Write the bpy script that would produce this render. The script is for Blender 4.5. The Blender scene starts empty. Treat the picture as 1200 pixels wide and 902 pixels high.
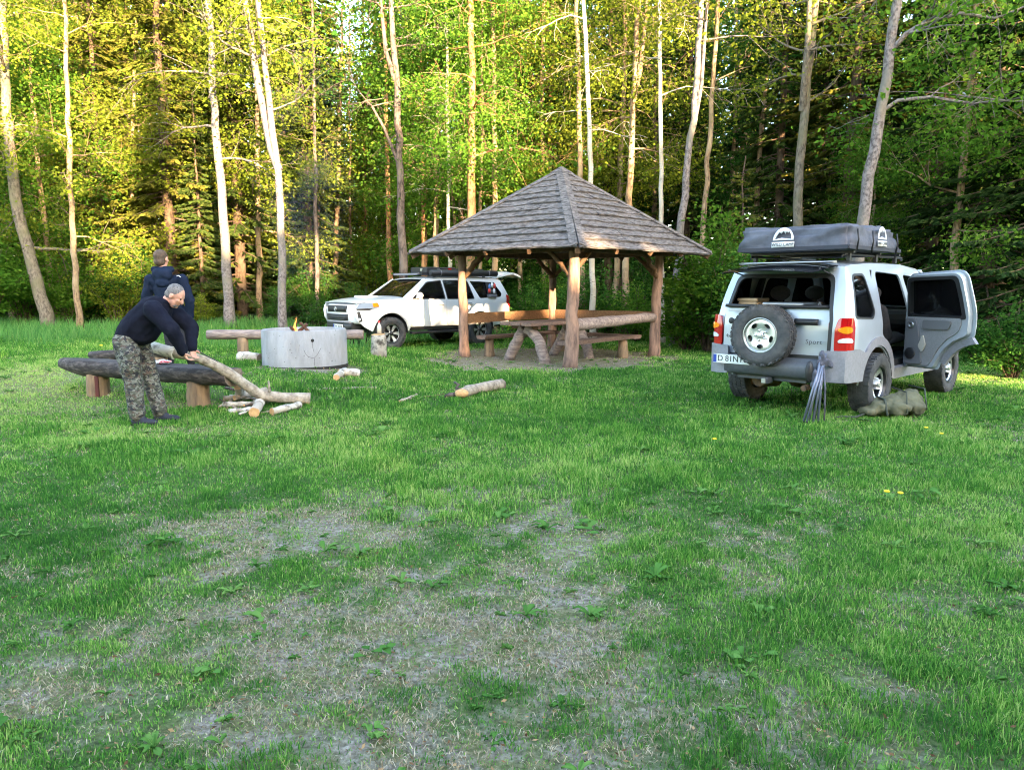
import bpy, bmesh, math, random
import numpy as np
from mathutils import Vector, Matrix, Quaternion
from mathutils.geometry import delaunay_2d_cdt

SC = bpy.context.scene
COL = SC.collection
PI = math.pi
R = math.radians

# ------------------------------------------------------------------ camera
FPX = 867.0
PITCH = math.atan((451 - 336) / FPX)
CAMH = 1.54
cd = bpy.data.cameras.new('camera')
cam = bpy.data.objects.new('camera', cd)
COL.objects.link(cam)
cam.location = (0, 0, CAMH)
cam.rotation_euler = (R(90) - PITCH, 0, 0)
cd.sensor_width = 36
cd.lens = 36 * FPX / 1200
cd.clip_end = 900
cd.clip_start = 0.05
SC.camera = cam

# ------------------------------------------------------------------ sky, sun, exposure
SUN_EL, SUN_FROM = 10.0, (0.42, -0.91)          # where the sun stands: behind the camera, a little to the right
w = bpy.data.worlds.new('World')
SC.world = w
w.use_nodes = True
nt = w.node_tree
bg = nt.nodes['Background']
sky = nt.nodes.new('ShaderNodeTexSky')
sky.sky_type = 'NISHITA'
sky.sun_disc = False
sky.sun_elevation = R(SUN_EL)
sky.sun_rotation = math.atan2(SUN_FROM[0], SUN_FROM[1])
sky.air_density = 1.0
sky.dust_density = 1.6
sky.ozone_density = 1.0
bg.inputs['Strength'].default_value = 0.15
nt.links.new(sky.outputs[0], bg.inputs['Color'])
sl = bpy.data.lights.new('sun', 'SUN')
sl.energy = 3.8
sl.angle = R(0.5)
sl.color = (1.0, 0.70, 0.40)
so = bpy.data.objects.new('sun', sl)
COL.objects.link(so)
sd = Vector((SUN_FROM[0], SUN_FROM[1], 0)).normalized() * math.cos(R(SUN_EL)) + Vector((0, 0, math.sin(R(SUN_EL))))
so.rotation_euler = sd.to_track_quat('Z', 'Y').to_euler()
so.location = sd * 60
SC.view_settings.view_transform = 'Standard'
SC.view_settings.look = 'None'
SC.view_settings.gamma = 1
SC.view_settings.use_curve_mapping = False
SC.view_settings.exposure = 3.75
SC.render.engine = 'CYCLES'
cy = SC.cycles
cy.max_bounces = 6
cy.diffuse_bounces = 3
cy.glossy_bounces = 3
cy.transmission_bounces = 4
cy.transparent_max_bounces = 14
cy.volume_bounces = 0
cy.caustics_reflective = False
cy.caustics_refractive = False
cy.use_denoising = True
cy.filter_width = 1.1
cy.use_adaptive_sampling = True
cy.adaptive_threshold = 0.02

# ------------------------------------------------------------------ helpers
def at(px, py, Y):
    """design helper: the spot at true depth Y (metres) seen at a reading of the survey photo"""
    u = (px - 600) / FPX; v = (451 - py) / FPX
    dy = math.cos(PITCH) + v * math.sin(PITCH); dz = v * math.cos(PITCH) - math.sin(PITCH)
    t = Y / dy
    return Vector((u * t, Y, CAMH + t * dz))

def sm(t):
    t = np.clip(t, 0, 1)
    return t * t * (3 - 2 * t)

def vnoise(x, y, seed=0):
    x = np.asarray(x, float); y = np.asarray(y, float)
    xi = np.floor(x).astype(np.int64); yi = np.floor(y).astype(np.int64)
    fx = x - xi; fy = y - yi
    fx = fx * fx * (3 - 2 * fx); fy = fy * fy * (3 - 2 * fy)
    def h(a, b):
        n = (a * 374761393 + b * 668265263 + seed * 1442695041) & 0xffffffff
        n = ((n ^ (n >> 13)) * 1274126177) & 0xffffffff
        return ((n ^ (n >> 16)) & 0xffff) / 65535.0
    return (h(xi, yi) * (1 - fx) + h(xi + 1, yi) * fx) * (1 - fy) + (h(xi, yi + 1) * (1 - fx) + h(xi + 1, yi + 1) * fx) * fy

def fbm(x, y, seed=0, oct=4):
    s = 0; a = .5; t = 0
    for k in range(oct):
        s = s + a * vnoise(x, y, seed + k * 17); t += a
        x = x * 2.03 + 11.3; y = y * 2.03 + 5.7; a *= .5
    return s / t

def gz(x, y):
    """ground height"""
    x = np.asarray(x, float); y = np.asarray(y, float)
    h = .28 * sm((y - 8.3) / 2.7) * sm((-x - .9) / 2.6) * (1 - sm((y - 15) / 3.5) * sm((x + 9) / 4.))
    far = sm((y - 30) / 30)
    h = h + .03 * (fbm(x * .9 + 40, y * .9, 3, 2) - .5) * sm((y - 1) / 3)
    h = h + far * 0.6 * (fbm(x * .1, y * .1, 8, 3))
    return h

def g(x, y):
    return float(gz(np.array([x]), np.array([y]))[0])

def tag(o, label=None, cat=None, group=None, kind=None):
    if label: o['label'] = label
    if cat: o['category'] = cat
    if group: o['group'] = group
    if kind: o['kind'] = kind
    return o

def thing(name, label, cat, loc=(0, 0, 0), rz=0, group=None):
    o = bpy.data.objects.new(name, None)
    o.empty_display_size = .1
    COL.objects.link(o)
    o.location = loc; o.rotation_euler = (0, 0, rz)
    return tag(o, label, cat, group)

def link(name, me, mats=None, parent=None, smooth=False):
    if mats is not None:
        for m in (mats if isinstance(mats, (list, tuple)) else [mats]):
            me.materials.append(m)
    if smooth:
        me.polygons.foreach_set('use_smooth', [True] * len(me.polygons))
    o = bpy.data.objects.new(name, me)
    COL.objects.link(o)
    if parent is not None: o.parent = parent
    return o

def obj(name, bm, mats, parent=None, smooth=False, bevel=0):
    me = bpy.data.meshes.new(name)
    bm.to_mesh(me); bm.free()
    o = link(name, me, mats, parent, smooth)
    if bevel:
        b = o.modifiers.new('bevel', 'BEVEL'); b.width = bevel; b.segments = 2; b.limit_method = 'ANGLE'
        b.angle_limit = R(40)
    return o

def autosmooth(o, ang=35):
    me = o.data
    me.polygons.foreach_set('use_smooth', [True] * len(me.polygons))
    me.set_sharp_from_angle(angle=R(ang))
    return o

def mesh_np(name, V, F4=None, F3=None, attrs=None, mat3=None):
    me = bpy.data.meshes.new(name)
    V = np.asarray(V, np.float32)
    me.vertices.add(len(V)); me.vertices.foreach_set('co', V.ravel())
    n4 = 0 if F4 is None else len(F4); n3 = 0 if F3 is None else len(F3)
    loops = np.concatenate([a.ravel() for a in (F4, F3) if a is not None and len(a)]).astype(np.int32)
    tot = np.concatenate([np.full(n4, 4, np.int32), np.full(n3, 3, np.int32)])
    st = np.concatenate([[0], np.cumsum(tot)[:-1]]).astype(np.int32)
    me.loops.add(len(loops)); me.loops.foreach_set('vertex_index', loops)
    me.polygons.add(n4 + n3); me.polygons.foreach_set('loop_start', st)
    try: me.polygons.foreach_set('loop_total', tot)
    except Exception: pass
    for k, a in (attrs or {}).items():
        at_ = me.attributes.new(k, 'FLOAT', 'POINT'); at_.data.foreach_set('value', np.asarray(a, np.float32))
    me.update(calc_edges=True)
    return me

def copy_tree(o, loc=None, rz=None, label=None, scale=None, parent=None):
    c = o.copy(); COL.objects.link(c)
    if parent is not None: c.parent = parent
    if loc is not None: c.location = loc
    if rz is not None: c.rotation_euler = (o.rotation_euler[0], o.rotation_euler[1], rz)
    if scale is not None: c.scale = (scale,) * 3 if isinstance(scale, (int, float)) else scale
    if label: c['label'] = label
    for ch in o.children: copy_tree(ch, parent=c)
    return c

# --- bmesh shapes
def box(bm, c, s, rot=None, mi=0, taper=None):
    r = bmesh.ops.create_cube(bm, size=1)
    for v in r['verts']:
        if taper and v.co.z > 0:
            v.co.x *= taper[0]; v.co.y *= taper[1]
        v.co = Vector((v.co.x * s[0], v.co.y * s[1], v.co.z * s[2]))
        if rot is not None: v.co = rot @ v.co
        v.co += Vector(c)
    fs = set(f for v in r['verts'] for f in v.link_faces)
    for f in fs: f.material_index = mi
    return r['verts']

def bar(bm, a, b, w, h, up=(0, 0, 1), mi=0):
    a = Vector(a); b = Vector(b); d = b - a
    x = d.normalized(); u = Vector(up)
    y = u.cross(x)
    if y.length < 1e-4: y = Vector((0, 1, 0)).cross(x)
    y.normalize(); z = x.cross(y)
    m = Matrix((x, y, z)).transposed()
    return box(bm, (a + b) / 2, (d.length, w, h), m, mi)

def tube(bm, pts, rad, n=8, mi=0, cap=True, capmi=None, rough=0, rng=None, flat=1.0):
    pts = [Vector(p) for p in pts]
    if isinstance(rad, (int, float)): rad = [rad] * len(pts)
    rings = []
    ref = None
    for i, p in enumerate(pts):
        d = (pts[min(i + 1, len(pts) - 1)] - pts[max(i - 1, 0)]).normalized()
        if ref is None:
            ref = d.orthogonal().normalized() if abs(d.z) > .9 else Vector((0, 0, 1)).cross(d).normalized()
        u = (ref - d * ref.dot(d)).normalized(); v = d.cross(u); ref = u
        ring = []
        for k in range(n):
            a = 2 * PI * k / n
            rr = rad[i] * (1 + (rng.uniform(-rough, rough) if rough and rng else 0))
            ring.append(bm.verts.new(p + u * math.cos(a) * rr + v * math.sin(a) * rr * flat))
        rings.append(ring)
    for i in range(len(rings) - 1):
        for k in range(n):
            f = bm.faces.new((rings[i][k], rings[i][(k + 1) % n], rings[i + 1][(k + 1) % n], rings[i + 1][k]))
            f.material_index = mi; f.smooth = True
    if cap:
        for ring, rev in ((rings[0], True), (rings[-1], False)):
            f = bm.faces.new(list(reversed(ring)) if rev else ring)
            f.material_index = mi if capmi is None else capmi
    return rings

def lathe(bm, prof, axis='y', n=32, c=(0, 0, 0), mi=0, closed=False):
    """prof: (along axis, radius)"""
    rings = []
    for (t, r) in prof:
        ring = []
        for k in range(n):
            a = 2 * PI * k / n
            if axis == 'y': co = (r * math.cos(a), t, r * math.sin(a))
            elif axis == 'x': co = (t, r * math.cos(a), r * math.sin(a))
            else: co = (r * math.cos(a), r * math.sin(a), t)
            ring.append(bm.verts.new(Vector(co) + Vector(c)))
        rings.append(ring)
    rr = list(range(len(rings) - 1)) + ([len(rings) - 1] if closed else [])
    for i in rr:
        j = (i + 1) % len(rings)
        for k in range(n):
            f = bm.faces.new((rings[i][k], rings[i][(k + 1) % n], rings[j][(k + 1) % n], rings[j][k]))
            f.material_index = mi; f.smooth = True
    return rings

def ring_cap(bm, ring, mi=0):
    f = bm.faces.new(ring); f.material_index = mi
    return f

def rounded(pts, seg=4):
    """polygon with per-corner radius (x, y, r)"""
    out = []
    n = len(pts)
    for i in range(n):
        p = Vector(pts[i][:2]); r = pts[i][2] if len(pts[i]) > 2 else 0
        a = Vector(pts[i - 1][:2]); b = Vector(pts[(i + 1) % n][:2])
        if r <= 0: out.append(tuple(p)); continue
        da = (a - p); db = (b - p)
        ra = min(r, da.length * .48, db.length * .48)
        p1 = p + da.normalized() * ra; p2 = p + db.normalized() * ra
        for k in range(seg + 1):
            t = k / seg
            q = p1.lerp(p, t).lerp(p.lerp(p2, t), t)
            out.append((q.x, q.y))
    return out

def pip(x, y, poly):
    ins = False; n = len(poly); j = n - 1
    for i in range(n):
        xi, yi = poly[i]; xj, yj = poly[j]
        if (yi > y) != (yj > y) and x < (xj - xi) * (y - yi) / (yj - yi) + xi: ins = not ins
        j = i
    return ins

def densify(poly, step):
    out = []
    for i, a in enumerate(poly):
        b = poly[(i + 1) % len(poly)]
        L = math.hypot(b[0] - a[0], b[1] - a[1]); k = max(1, int(L / step))
        for q in range(k): out.append((a[0] + (b[0] - a[0]) * q / k, a[1] + (b[1] - a[1]) * q / k))
    return out

def panel_bm(outline, holes, fmap, grid=.08, thick=0.02, mi=0, bm=None, inward=None):
    """a curved sheet of real thickness: the 2D outline minus holes, mapped by fmap to 3D"""
    bm = bm or bmesh.new()
    loops = [densify(outline, grid)] + [densify(h, grid) for h in holes]
    V = []; E = []
    for lp in loops:
        s = len(V); V += [Vector(p) for p in lp]
        E += [(s + i, s + (i + 1) % len(lp)) for i in range(len(lp))]
    xs = [p[0] for p in outline]; ys = [p[1] for p in outline]
    x = min(xs) + grid / 2
    allp = loops
    while x < max(xs):
        y = min(ys) + grid / 2
        while y < max(ys):
            if pip(x, y, loops[0]) and not any(pip(x, y, h) for h in loops[1:]):
                if all((p[0] - x) ** 2 + (p[1] - y) ** 2 > (grid * .35) ** 2 for lp in allp for p in lp):
                    V.append(Vector((x, y)))
            y += grid
        x += grid
    vv, ee, ff, _, _, _ = delaunay_2d_cdt(V, E, [], 0, 1e-5)
    fr = []; vs = {}
    P3 = [Vector(fmap(v.x, v.y)) for v in vv]
    for f in ff:
        cx = sum(vv[i].x for i in f) / 3; cy_ = sum(vv[i].y for i in f) / 3
        if pip(cx, cy_, loops[0]) and not any(pip(cx, cy_, h) for h in loops[1:]): fr.append(f)
    used = sorted(set(i for f in fr for i in f))
    # vertex normals
    N = {i: Vector() for i in used}
    for f in fr:
        n = (P3[f[1]] - P3[f[0]]).cross(P3[f[2]] - P3[f[0]])
        for i in f: N[i] += n
    top = {i: bm.verts.new(P3[i]) for i in used}
    bot = {i: bm.verts.new(P3[i] - N[i].normalized() * thick) for i in used} if thick else None
    ecount = {}
    for f in fr:
        q = bm.faces.new([top[i] for i in f]); q.material_index = mi; q.smooth = True
        if thick:
            q = bm.faces.new([bot[i] for i in reversed(f)]); q.material_index = mi; q.smooth = True
        for a, b in ((f[0], f[1]), (f[1], f[2]), (f[2], f[0])): ecount[(a, b)] = 1
    if thick:
        for (a, b) in ecount:
            if (b, a) not in ecount:
                q = bm.faces.new((top[b], top[a], bot[a], bot[b])); q.material_index = mi
    return bm

def panel(name, outline, holes, fmap, mat, parent, grid=.08, thick=.02):
    bm = panel_bm(outline, holes, fmap, grid, thick)
    o = obj(name, bm, mat, parent)
    o.data.set_sharp_from_angle(angle=R(50))
    return o

def circ(cx, cz, r, a0=0, a1=360, n=24):
    return [(cx + r * math.cos(R(a0 + (a1 - a0) * k / n)), cz + r * math.sin(R(a0 + (a1 - a0) * k / n))) for k in range(n if a1 - a0 == 360 else n + 1)]

def remeshed(name, bm, mats, parent, voxel=.012, smooth=6, disp=None):
    """close many overlapping solids into one continuous skin"""
    me = bpy.data.meshes.new(name); bm.to_mesh(me); bm.free()
    o = bpy.data.objects.new(name, me); COL.objects.link(o)
    m = o.modifiers.new('r', 'REMESH'); m.mode = 'VOXEL'; m.voxel_size = voxel; m.use_smooth_shade = True
    if smooth:
        s = o.modifiers.new('s', 'SMOOTH'); s.factor = .5; s.iterations = smooth
    if disp:
        tx = bpy.data.textures.new('t', 'CLOUDS'); tx.noise_scale = disp[1]
        d = o.modifiers.new('d', 'DISPLACE'); d.texture = tx; d.strength = disp[0]; d.mid_level = .5
    dg = bpy.context.evaluated_depsgraph_get()
    me2 = bpy.data.meshes.new_from_object(o.evaluated_get(dg))
    o.modifiers.clear(); o.data = me2; bpy.data.meshes.remove(me)
    me2.name = name
    me2.materials.clear()
    for q in (mats if isinstance(mats, (list, tuple)) else [mats]): me2.materials.append(q)
    me2.polygons.foreach_set('use_smooth', [True] * len(me2.polygons))
    if parent is not None: o.parent = parent
    return o

def capsule(bm, a, ra, b, rb, seg=2):
    """closed hull of two balls"""
    tmp = bmesh.new()
    for p, r in ((a, ra), (b, rb)):
        rr = r if isinstance(r, (tuple, list)) else (r, r, r)
        q = bmesh.ops.create_icosphere(tmp, subdivisions=seg, radius=1)
        for v in q['verts']: v.co = Vector((v.co.x * rr[0], v.co.y * rr[1], v.co.z * rr[2])) + Vector(p)
    h = bmesh.ops.convex_hull(tmp, input=tmp.verts)
    bmesh.ops.delete(tmp, geom=[v for v in tmp.verts if not v.link_faces], context='VERTS')
    ge = [x for x in h.get('geom_interior', []) if isinstance(x, bmesh.types.BMVert) and x.is_valid]
    if ge: bmesh.ops.delete(tmp, geom=ge, context='VERTS')
    bmesh.ops.recalc_face_normals(tmp, faces=tmp.faces)
    m = bpy.data.meshes.new('t'); tmp.to_mesh(m); tmp.free()
    bm.from_mesh(m); bpy.data.meshes.remove(m)

def ball(bm, c, r, rot=None, seg=3):
    rr = r if isinstance(r, (tuple, list)) else (r, r, r)
    q = bmesh.ops.create_icosphere(bm, subdivisions=seg, radius=1)
    for v in q['verts']:
        p = Vector((v.co.x * rr[0], v.co.y * rr[1], v.co.z * rr[2]))
        if rot is not None: p = rot @ p
        v.co = p + Vector(c)

def text_mesh(s, size, depth=.002, spacing=1.0):
    cu = bpy.data.curves.new('text', 'FONT'); cu.body = s; cu.size = size; cu.extrude = depth
    cu.align_x = 'CENTER'; cu.align_y = 'CENTER'; cu.space_character = spacing
    o = bpy.data.objects.new('text', cu); COL.objects.link(o)
    dg = bpy.context.evaluated_depsgraph_get()
    me = bpy.data.meshes.new_from_object(o.evaluated_get(dg))
    bpy.data.objects.remove(o); bpy.data.curves.remove(cu)
    me.materials.clear()
    return me

# ------------------------------------------------------------------ materials
def mat(name, col, rough=.6, metal=0, col2=None, scale=8, detail=4, stretch=(1, 1, 1), bump=0, bscale=None,
        lo=.35, hi=.65, spec=.5, coat=0, emit=None, alpha=None, kind='noise', rand=False):
    m = bpy.data.materials.new(name); m.use_nodes = True
    n = m.node_tree; b = n.nodes['Principled BSDF']; L = n.links.new
    b.inputs['Base Color'].default_value = (*col, 1)
    b.inputs['Roughness'].default_value = rough
    b.inputs['Metallic'].default_value = metal
    b.inputs['Specular IOR Level'].default_value = spec
    if coat: b.inputs['Coat Weight'].default_value = coat; b.inputs['Coat Roughness'].default_value = .08
    if emit:
        b.inputs['Emission Color'].default_value = (*emit[0], 1); b.inputs['Emission Strength'].default_value = emit[1]
    if alpha is not None: b.inputs['Alpha'].default_value = alpha
    if col2 is not None or bump:
        tc = n.nodes.new('ShaderNodeTexCoord'); mp = n.nodes.new('ShaderNodeMapping')
        mp.inputs['Scale'].default_value = stretch
        L(tc.outputs['Object'], mp.inputs['Vector'])
        if rand:
            oi = n.nodes.new('ShaderNodeObjectInfo'); mu = n.nodes.new('ShaderNodeMath'); mu.operation = 'MULTIPLY'
            mu.inputs[1].default_value = 37.0; L(oi.outputs['Random'], mu.inputs[0]); L(mu.outputs[0], mp.inputs['Location'])
    if col2 is not None:
        if kind == 'voronoi': tx = n.nodes.new('ShaderNodeTexVoronoi'); out = tx.outputs['Distance']
        else: tx = n.nodes.new('ShaderNodeTexNoise'); tx.inputs['Detail'].default_value = detail; tx.inputs['Roughness'].default_value = .62; out = tx.outputs['Fac']
        tx.inputs['Scale'].default_value = scale
        L(mp.outputs[0], tx.inputs['Vector'])
        cr = n.nodes.new('ShaderNodeValToRGB'); cr.color_ramp.elements[0].position = lo; cr.color_ramp.elements[1].position = hi
        cr.color_ramp.elements[0].color = (*col, 1); cr.color_ramp.elements[1].color = (*col2, 1)
        L(out, cr.inputs['Fac']); L(cr.outputs[0], b.inputs['Base Color'])
    if bump:
        t2 = n.nodes.new('ShaderNodeTexNoise'); t2.inputs['Scale'].default_value = bscale or scale * 2; t2.inputs['Detail'].default_value = 5
        L(mp.outputs[0], t2.inputs['Vector'])
        bp = n.nodes.new('ShaderNodeBump'); bp.inputs['Strength'].default_value = bump; bp.inputs['Distance'].default_value = .02
        L(t2.outputs['Fac'], bp.inputs['Height']); L(bp.outputs[0], b.inputs['Normal'])
    return m

def leafmat(name, ca, cb, cc=None, trans=.35, rough=.5):
    """two-sided leaf: colour varies by leaf (attribute rnd) and by plant"""
    m = bpy.data.materials.new(name); m.use_nodes = True
    n = m.node_tree; L = n.links.new
    for x in list(n.nodes): n.nodes.remove(x)
    out = n.nodes.new('ShaderNodeOutputMaterial')
    a = n.nodes.new('ShaderNodeAttribute'); a.attribute_name = 'rnd'
    cr = n.nodes.new('ShaderNodeValToRGB')
    e = cr.color_ramp.elements
    e[0].position = 0; e[0].color = (*ca, 1); e[1].position = 1; e[1].color = (*(cc or cb), 1)
    if cc: q = e.new(.55); q.color = (*cb, 1)
    L(a.outputs['Fac'], cr.inputs['Fac'])
    oi = n.nodes.new('ShaderNodeObjectInfo')
    hs = n.nodes.new('ShaderNodeHueSaturation')
    mr = n.nodes.new('ShaderNodeMapRange'); mr.inputs['To Min'].default_value = .8; mr.inputs['To Max'].default_value = 1.2
    L(oi.outputs['Random'], mr.inputs['Value']); L(mr.outputs[0], hs.inputs['Value'])
    L(cr.outputs[0], hs.inputs['Color'])
    d = n.nodes.new('ShaderNodeBsdfDiffuse'); t = n.nodes.new('ShaderNodeBsdfTranslucent'); mx = n.nodes.new('ShaderNodeMixShader')
    mx.inputs[0].default_value = trans
    L(hs.outputs[0], d.inputs[0]); L(hs.outputs[0], t.inputs[0]); L(d.outputs[0], mx.inputs[1]); L(t.outputs[0], mx.inputs[2])
    L(mx.outputs[0], out.inputs[0])
    return m

M = {}
M['grass'] = leafmat('grass', (.042, .135, .028), (.128, .32, .045), (.38, .49, .145), .4)
M['tall_grass'] = leafmat('tall_grass', (.06, .17, .045), (.10, .26, .06), (.17, .30, .09), .4)
M['straw'] = leafmat('straw', (.20, .14, .08), (.42, .33, .20), (.62, .53, .38), .2)
M['weed'] = leafmat('weed', (.06, .17, .035), (.12, .28, .06), (.22, .38, .10), .3)
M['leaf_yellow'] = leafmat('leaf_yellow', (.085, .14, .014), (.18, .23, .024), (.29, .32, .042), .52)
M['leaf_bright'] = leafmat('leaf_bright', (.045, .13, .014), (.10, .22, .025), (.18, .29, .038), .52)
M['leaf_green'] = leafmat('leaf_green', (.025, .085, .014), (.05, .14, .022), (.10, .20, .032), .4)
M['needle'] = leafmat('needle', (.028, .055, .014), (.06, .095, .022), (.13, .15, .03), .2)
M['needle_sunlit'] = leafmat('needle_sunlit', (.06, .08, .016), (.13, .14, .025), (.24, .20, .04), .25)  # needle copy with low golden sunlight put into its colour
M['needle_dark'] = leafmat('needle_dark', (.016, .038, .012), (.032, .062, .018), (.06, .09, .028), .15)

def barkmat(name, ca, cb, cc, scale, stretch, bump=.6, lo=.42, hi=.58):
    m = mat(name, ca, .9, col2=cb, scale=scale, stretch=stretch, bump=bump, bscale=scale * 2.2, lo=lo, hi=hi, spec=.2, rand=True)
    n = m.node_tree; L = n.links.new
    b = n.nodes['Principled BSDF']
    src = b.inputs['Base Color'].links[0].from_socket
    mp = [x for x in n.nodes if x.type == 'MAPPING'][0]
    t = n.nodes.new('ShaderNodeTexNoise'); t.inputs['Scale'].default_value = 1.6; t.inputs['Detail'].default_value = 3
    tc = [x for x in n.nodes if x.type == 'TEX_COORD'][0]
    L(tc.outputs['Object'], t.inputs['Vector'])
    cr = n.nodes.new('ShaderNodeValToRGB'); cr.color_ramp.elements[0].position = .48; cr.color_ramp.elements[1].position = .62
    L(t.outputs['Fac'], cr.inputs['Fac'])
    mx = n.nodes.new('ShaderNodeMixRGB'); mx.inputs[2].default_value = (*cc, 1)
    L(cr.outputs[0], mx.inputs[0]); L(src, mx.inputs[1]); L(mx.outputs[0], b.inputs['Base Color'])
    return m
M['birch'] = barkmat('birch_bark', (.46, .42, .35), (.08, .065, .05), (.38, .33, .25), 5.5, (1.2, 1.2, 5), .4, .60, .66)
M['alder'] = barkmat('alder_bark', (.19, .16, .125), (.07, .058, .045), (.14, .13, .08), 7, (2.5, 2.5, 1.2), .7, .40, .66)
M['greybark'] = barkmat('grey_bark', (.21, .185, .18), (.085, .072, .07), (.17, .155, .13), 9, (2, 2, 1.5), .7, .42, .62)
M['tanbark'] = barkmat('tan_bark', (.29, .20, .12), (.12, .08, .05), (.32, .24, .15), 7, (2.5, 2.5, .9), .7, .42, .62)
M['pine'] = barkmat('pine_bark', (.36, .17, .075), (.14, .07, .04), (.30, .19, .10), 8, (2.5, 2.5, .8), .9, .42, .6)
M['darkbark'] = barkmat('dark_bark', (.13, .10, .09), (.05, .04, .035), (.16, .13, .11), 8, (2.5, 2.5, .8), .9)
M['sprucebark'] = barkmat('spruce_bark', (.11, .075, .05), (.05, .035, .025), (.14, .10, .07), 8, (2, 2, 1), .8)

# ------------------------------------------------------------------ ground
def bare(x, y):
    """0 lush, 1 worn bare; the worn patches of the clearing"""
    n = fbm(x * .75 + 3.1, y * .75 + 7.7, 21, 4)
    n2 = fbm(x * 2.6, y * 2.6, 5, 3); n3 = fbm(x * 7.5, y * 7.5, 15, 3)
    d = np.exp(-(((x + .65) / 1.9) ** 2 + ((y - 2.9) / 1.25) ** 2)) * .46       # the big worn area in the foreground
    d += np.exp(-(((x - 1.9) / 1.7) ** 2 + ((y - 4.6) / .7) ** 2)) * .20
    d += np.exp(-(((x - 1.0) / .5) ** 2 + ((y - 2.45) / .4) ** 2)) * .32
    d += np.exp(-(((x + 1.75) / 1.0) ** 2 + ((y - 4.9) / .5) ** 2)) * .26
    d += np.exp(-(((x - .2) / 1.6) ** 2 + ((y - 4.9) / .8) ** 2)) * .12
    d += np.exp(-(((x - 1.0) / .35) ** 2 + ((y - 6.4) / .2) ** 2)) * .25
    d += np.exp(-(((x + 5.9) / .5) ** 2 + ((y - 7.5) / .25) ** 2)) * .4
    d += np.exp(-(((x - 2.6) / .7) ** 2 + ((y - 3.4) / .3) ** 2)) * .22
    d -= .06 * sm((y - 6) / 3)
    n4 = fbm(x * 17, y * 17, 25, 2)
    b = sm((n * .30 + n2 * .25 + n3 * .30 + n4 * .15 + d * .42 - .550) / .17)
    # earth floor of the shelter, bare earth round the fire ring, beside the log benches
    gx, gy = x - .75, y - 16.2
    b = np.maximum(b, sm((2.75 - np.hypot(gx * 1.0, gy * .95) + (n2 - .5) * 1.2) / .35))
    b = np.maximum(b, sm((.95 - np.hypot((x + 3.35) * 1.0, (y - 11.9) * 1.25) + (n2 - .5) * .5) / .2))
    b = np.maximum(b, .5 * sm((.5 - np.hypot((x + 4.5) * .5, (y - 9.15) * 1.6) + (n2 - .5) * .6) / .3))
    return np.clip(b, 0, 1)

def earth(x, y):
    """trodden earth under the shelter roof and round the fire ring, where nothing grows"""
    n2 = fbm(x * 2.6, y * 2.6, 5, 3)
    e = sm((2.55 - np.hypot(x - .75, (y - 16.2) * .95) + (n2 - .5) * 1.6) / .5)
    return np.maximum(e, sm((.9 - np.hypot(x + 3.35, (y - 11.9) * 1.25) + (n2 - .5) * .5) / .2))

def pale(x, y):
    """mown, dried paler lawn on the left and far right"""
    v = np.exp(-(((x + 7.5) / 3.0) ** 2 + ((y - 10.2) / 2.6) ** 2)) + .8 * np.exp(-(((x - 8.5) / 3.5) ** 2 + ((y - 12) / 1.8) ** 2))
    v += .45 * np.exp(-(((x + 3.5) / 1.6) ** 2 + ((y - 8.0) / 1.0) ** 2))
    return np.clip(v * (.6 + .8 * fbm(x * 1.3, y * 1.3, 77, 3)) - .1, 0, 1)

def axis_coords(dense0, dense1, step, far):
    a = list(np.arange(dense0, dense1 + 1e-6, step)); s = step
    lo = []; hi = []
    v = dense0
    while v > -far: s *= 1.35; v -= s; lo.append(v)
    s = step; v = dense1
    while v < far: s *= 1.35; v += s; hi.append(v)
    return np.array(lo[::-1] + a + hi)
xs = axis_coords(-14, 14, .12, 420); ys = axis_coords(-2, 27, .12, 420)
GX, GY = np.meshgrid(xs, ys)
GZ = gz(GX, GY)
nx, ny = len(xs), len(ys)
idx = np.arange(nx * ny).reshape(ny, nx)
F4 = np.stack([idx[:-1, :-1], idx[:-1, 1:], idx[1:, 1:], idx[1:, :-1]], -1).reshape(-1, 4)
B_ = bare(GX, GY)
FOREST = lambda x, y: sm((y - (24 - .55 * np.clip(x - 3, 0, 16))) / 2.0)   # the wood's floor
me = mesh_np('ground', np.stack([GX.ravel(), GY.ravel(), GZ.ravel() - .006 - .012 * B_.ravel()], 1), F4,
             attrs={'bare': B_.ravel(), 'pale': pale(GX, GY).ravel(), 'wood': FOREST(GX, GY).ravel()})
gm = bpy.data.materials.new('ground'); gm.use_nodes = True
n = gm.node_tree; L = n.links.new; b = n.nodes['Principled BSDF']
b.inputs['Roughness'].default_value = .95; b.inputs['Specular IOR Level'].default_value = .15
tc = n.nodes.new('ShaderNodeTexCoord')
def N_(sc, det=5, r=.6):
    t = n.nodes.new('ShaderNodeTexNoise'); t.inputs['Scale'].default_value = sc; t.inputs['Detail'].default_value = det
    t.inputs['Roughness'].default_value = r; L(tc.outputs['Object'], t.inputs['Vector']); return t
def RAMP(src, stops):
    c = n.nodes.new('ShaderNodeValToRGB'); e = c.color_ramp.elements
    e[0].position = stops[0][0]; e[0].color = (*stops[0][1], 1); e[1].position = stops[-1][0]; e[1].color = (*stops[-1][1], 1)
    for p, cc in stops[1:-1]: q = e.new(p); q.color = (*cc, 1)
    L(src, c.inputs['Fac']); return c.outputs[0]
def MIX(f, a, b_):
    m = n.nodes.new('ShaderNodeMixRGB')
    for s, v in ((0, f), (1, a), (2, b_)):
        if isinstance(v, (int, float)): m.inputs[s].default_value = v
        elif isinstance(v, tuple): m.inputs[s].default_value = (*v, 1)
        else: L(v, m.inputs[s])
    return m.outputs[0]
def ATT(k):
    a = n.nodes.new('ShaderNodeAttribute'); a.attribute_name = k; return a.outputs['Fac']
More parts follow.
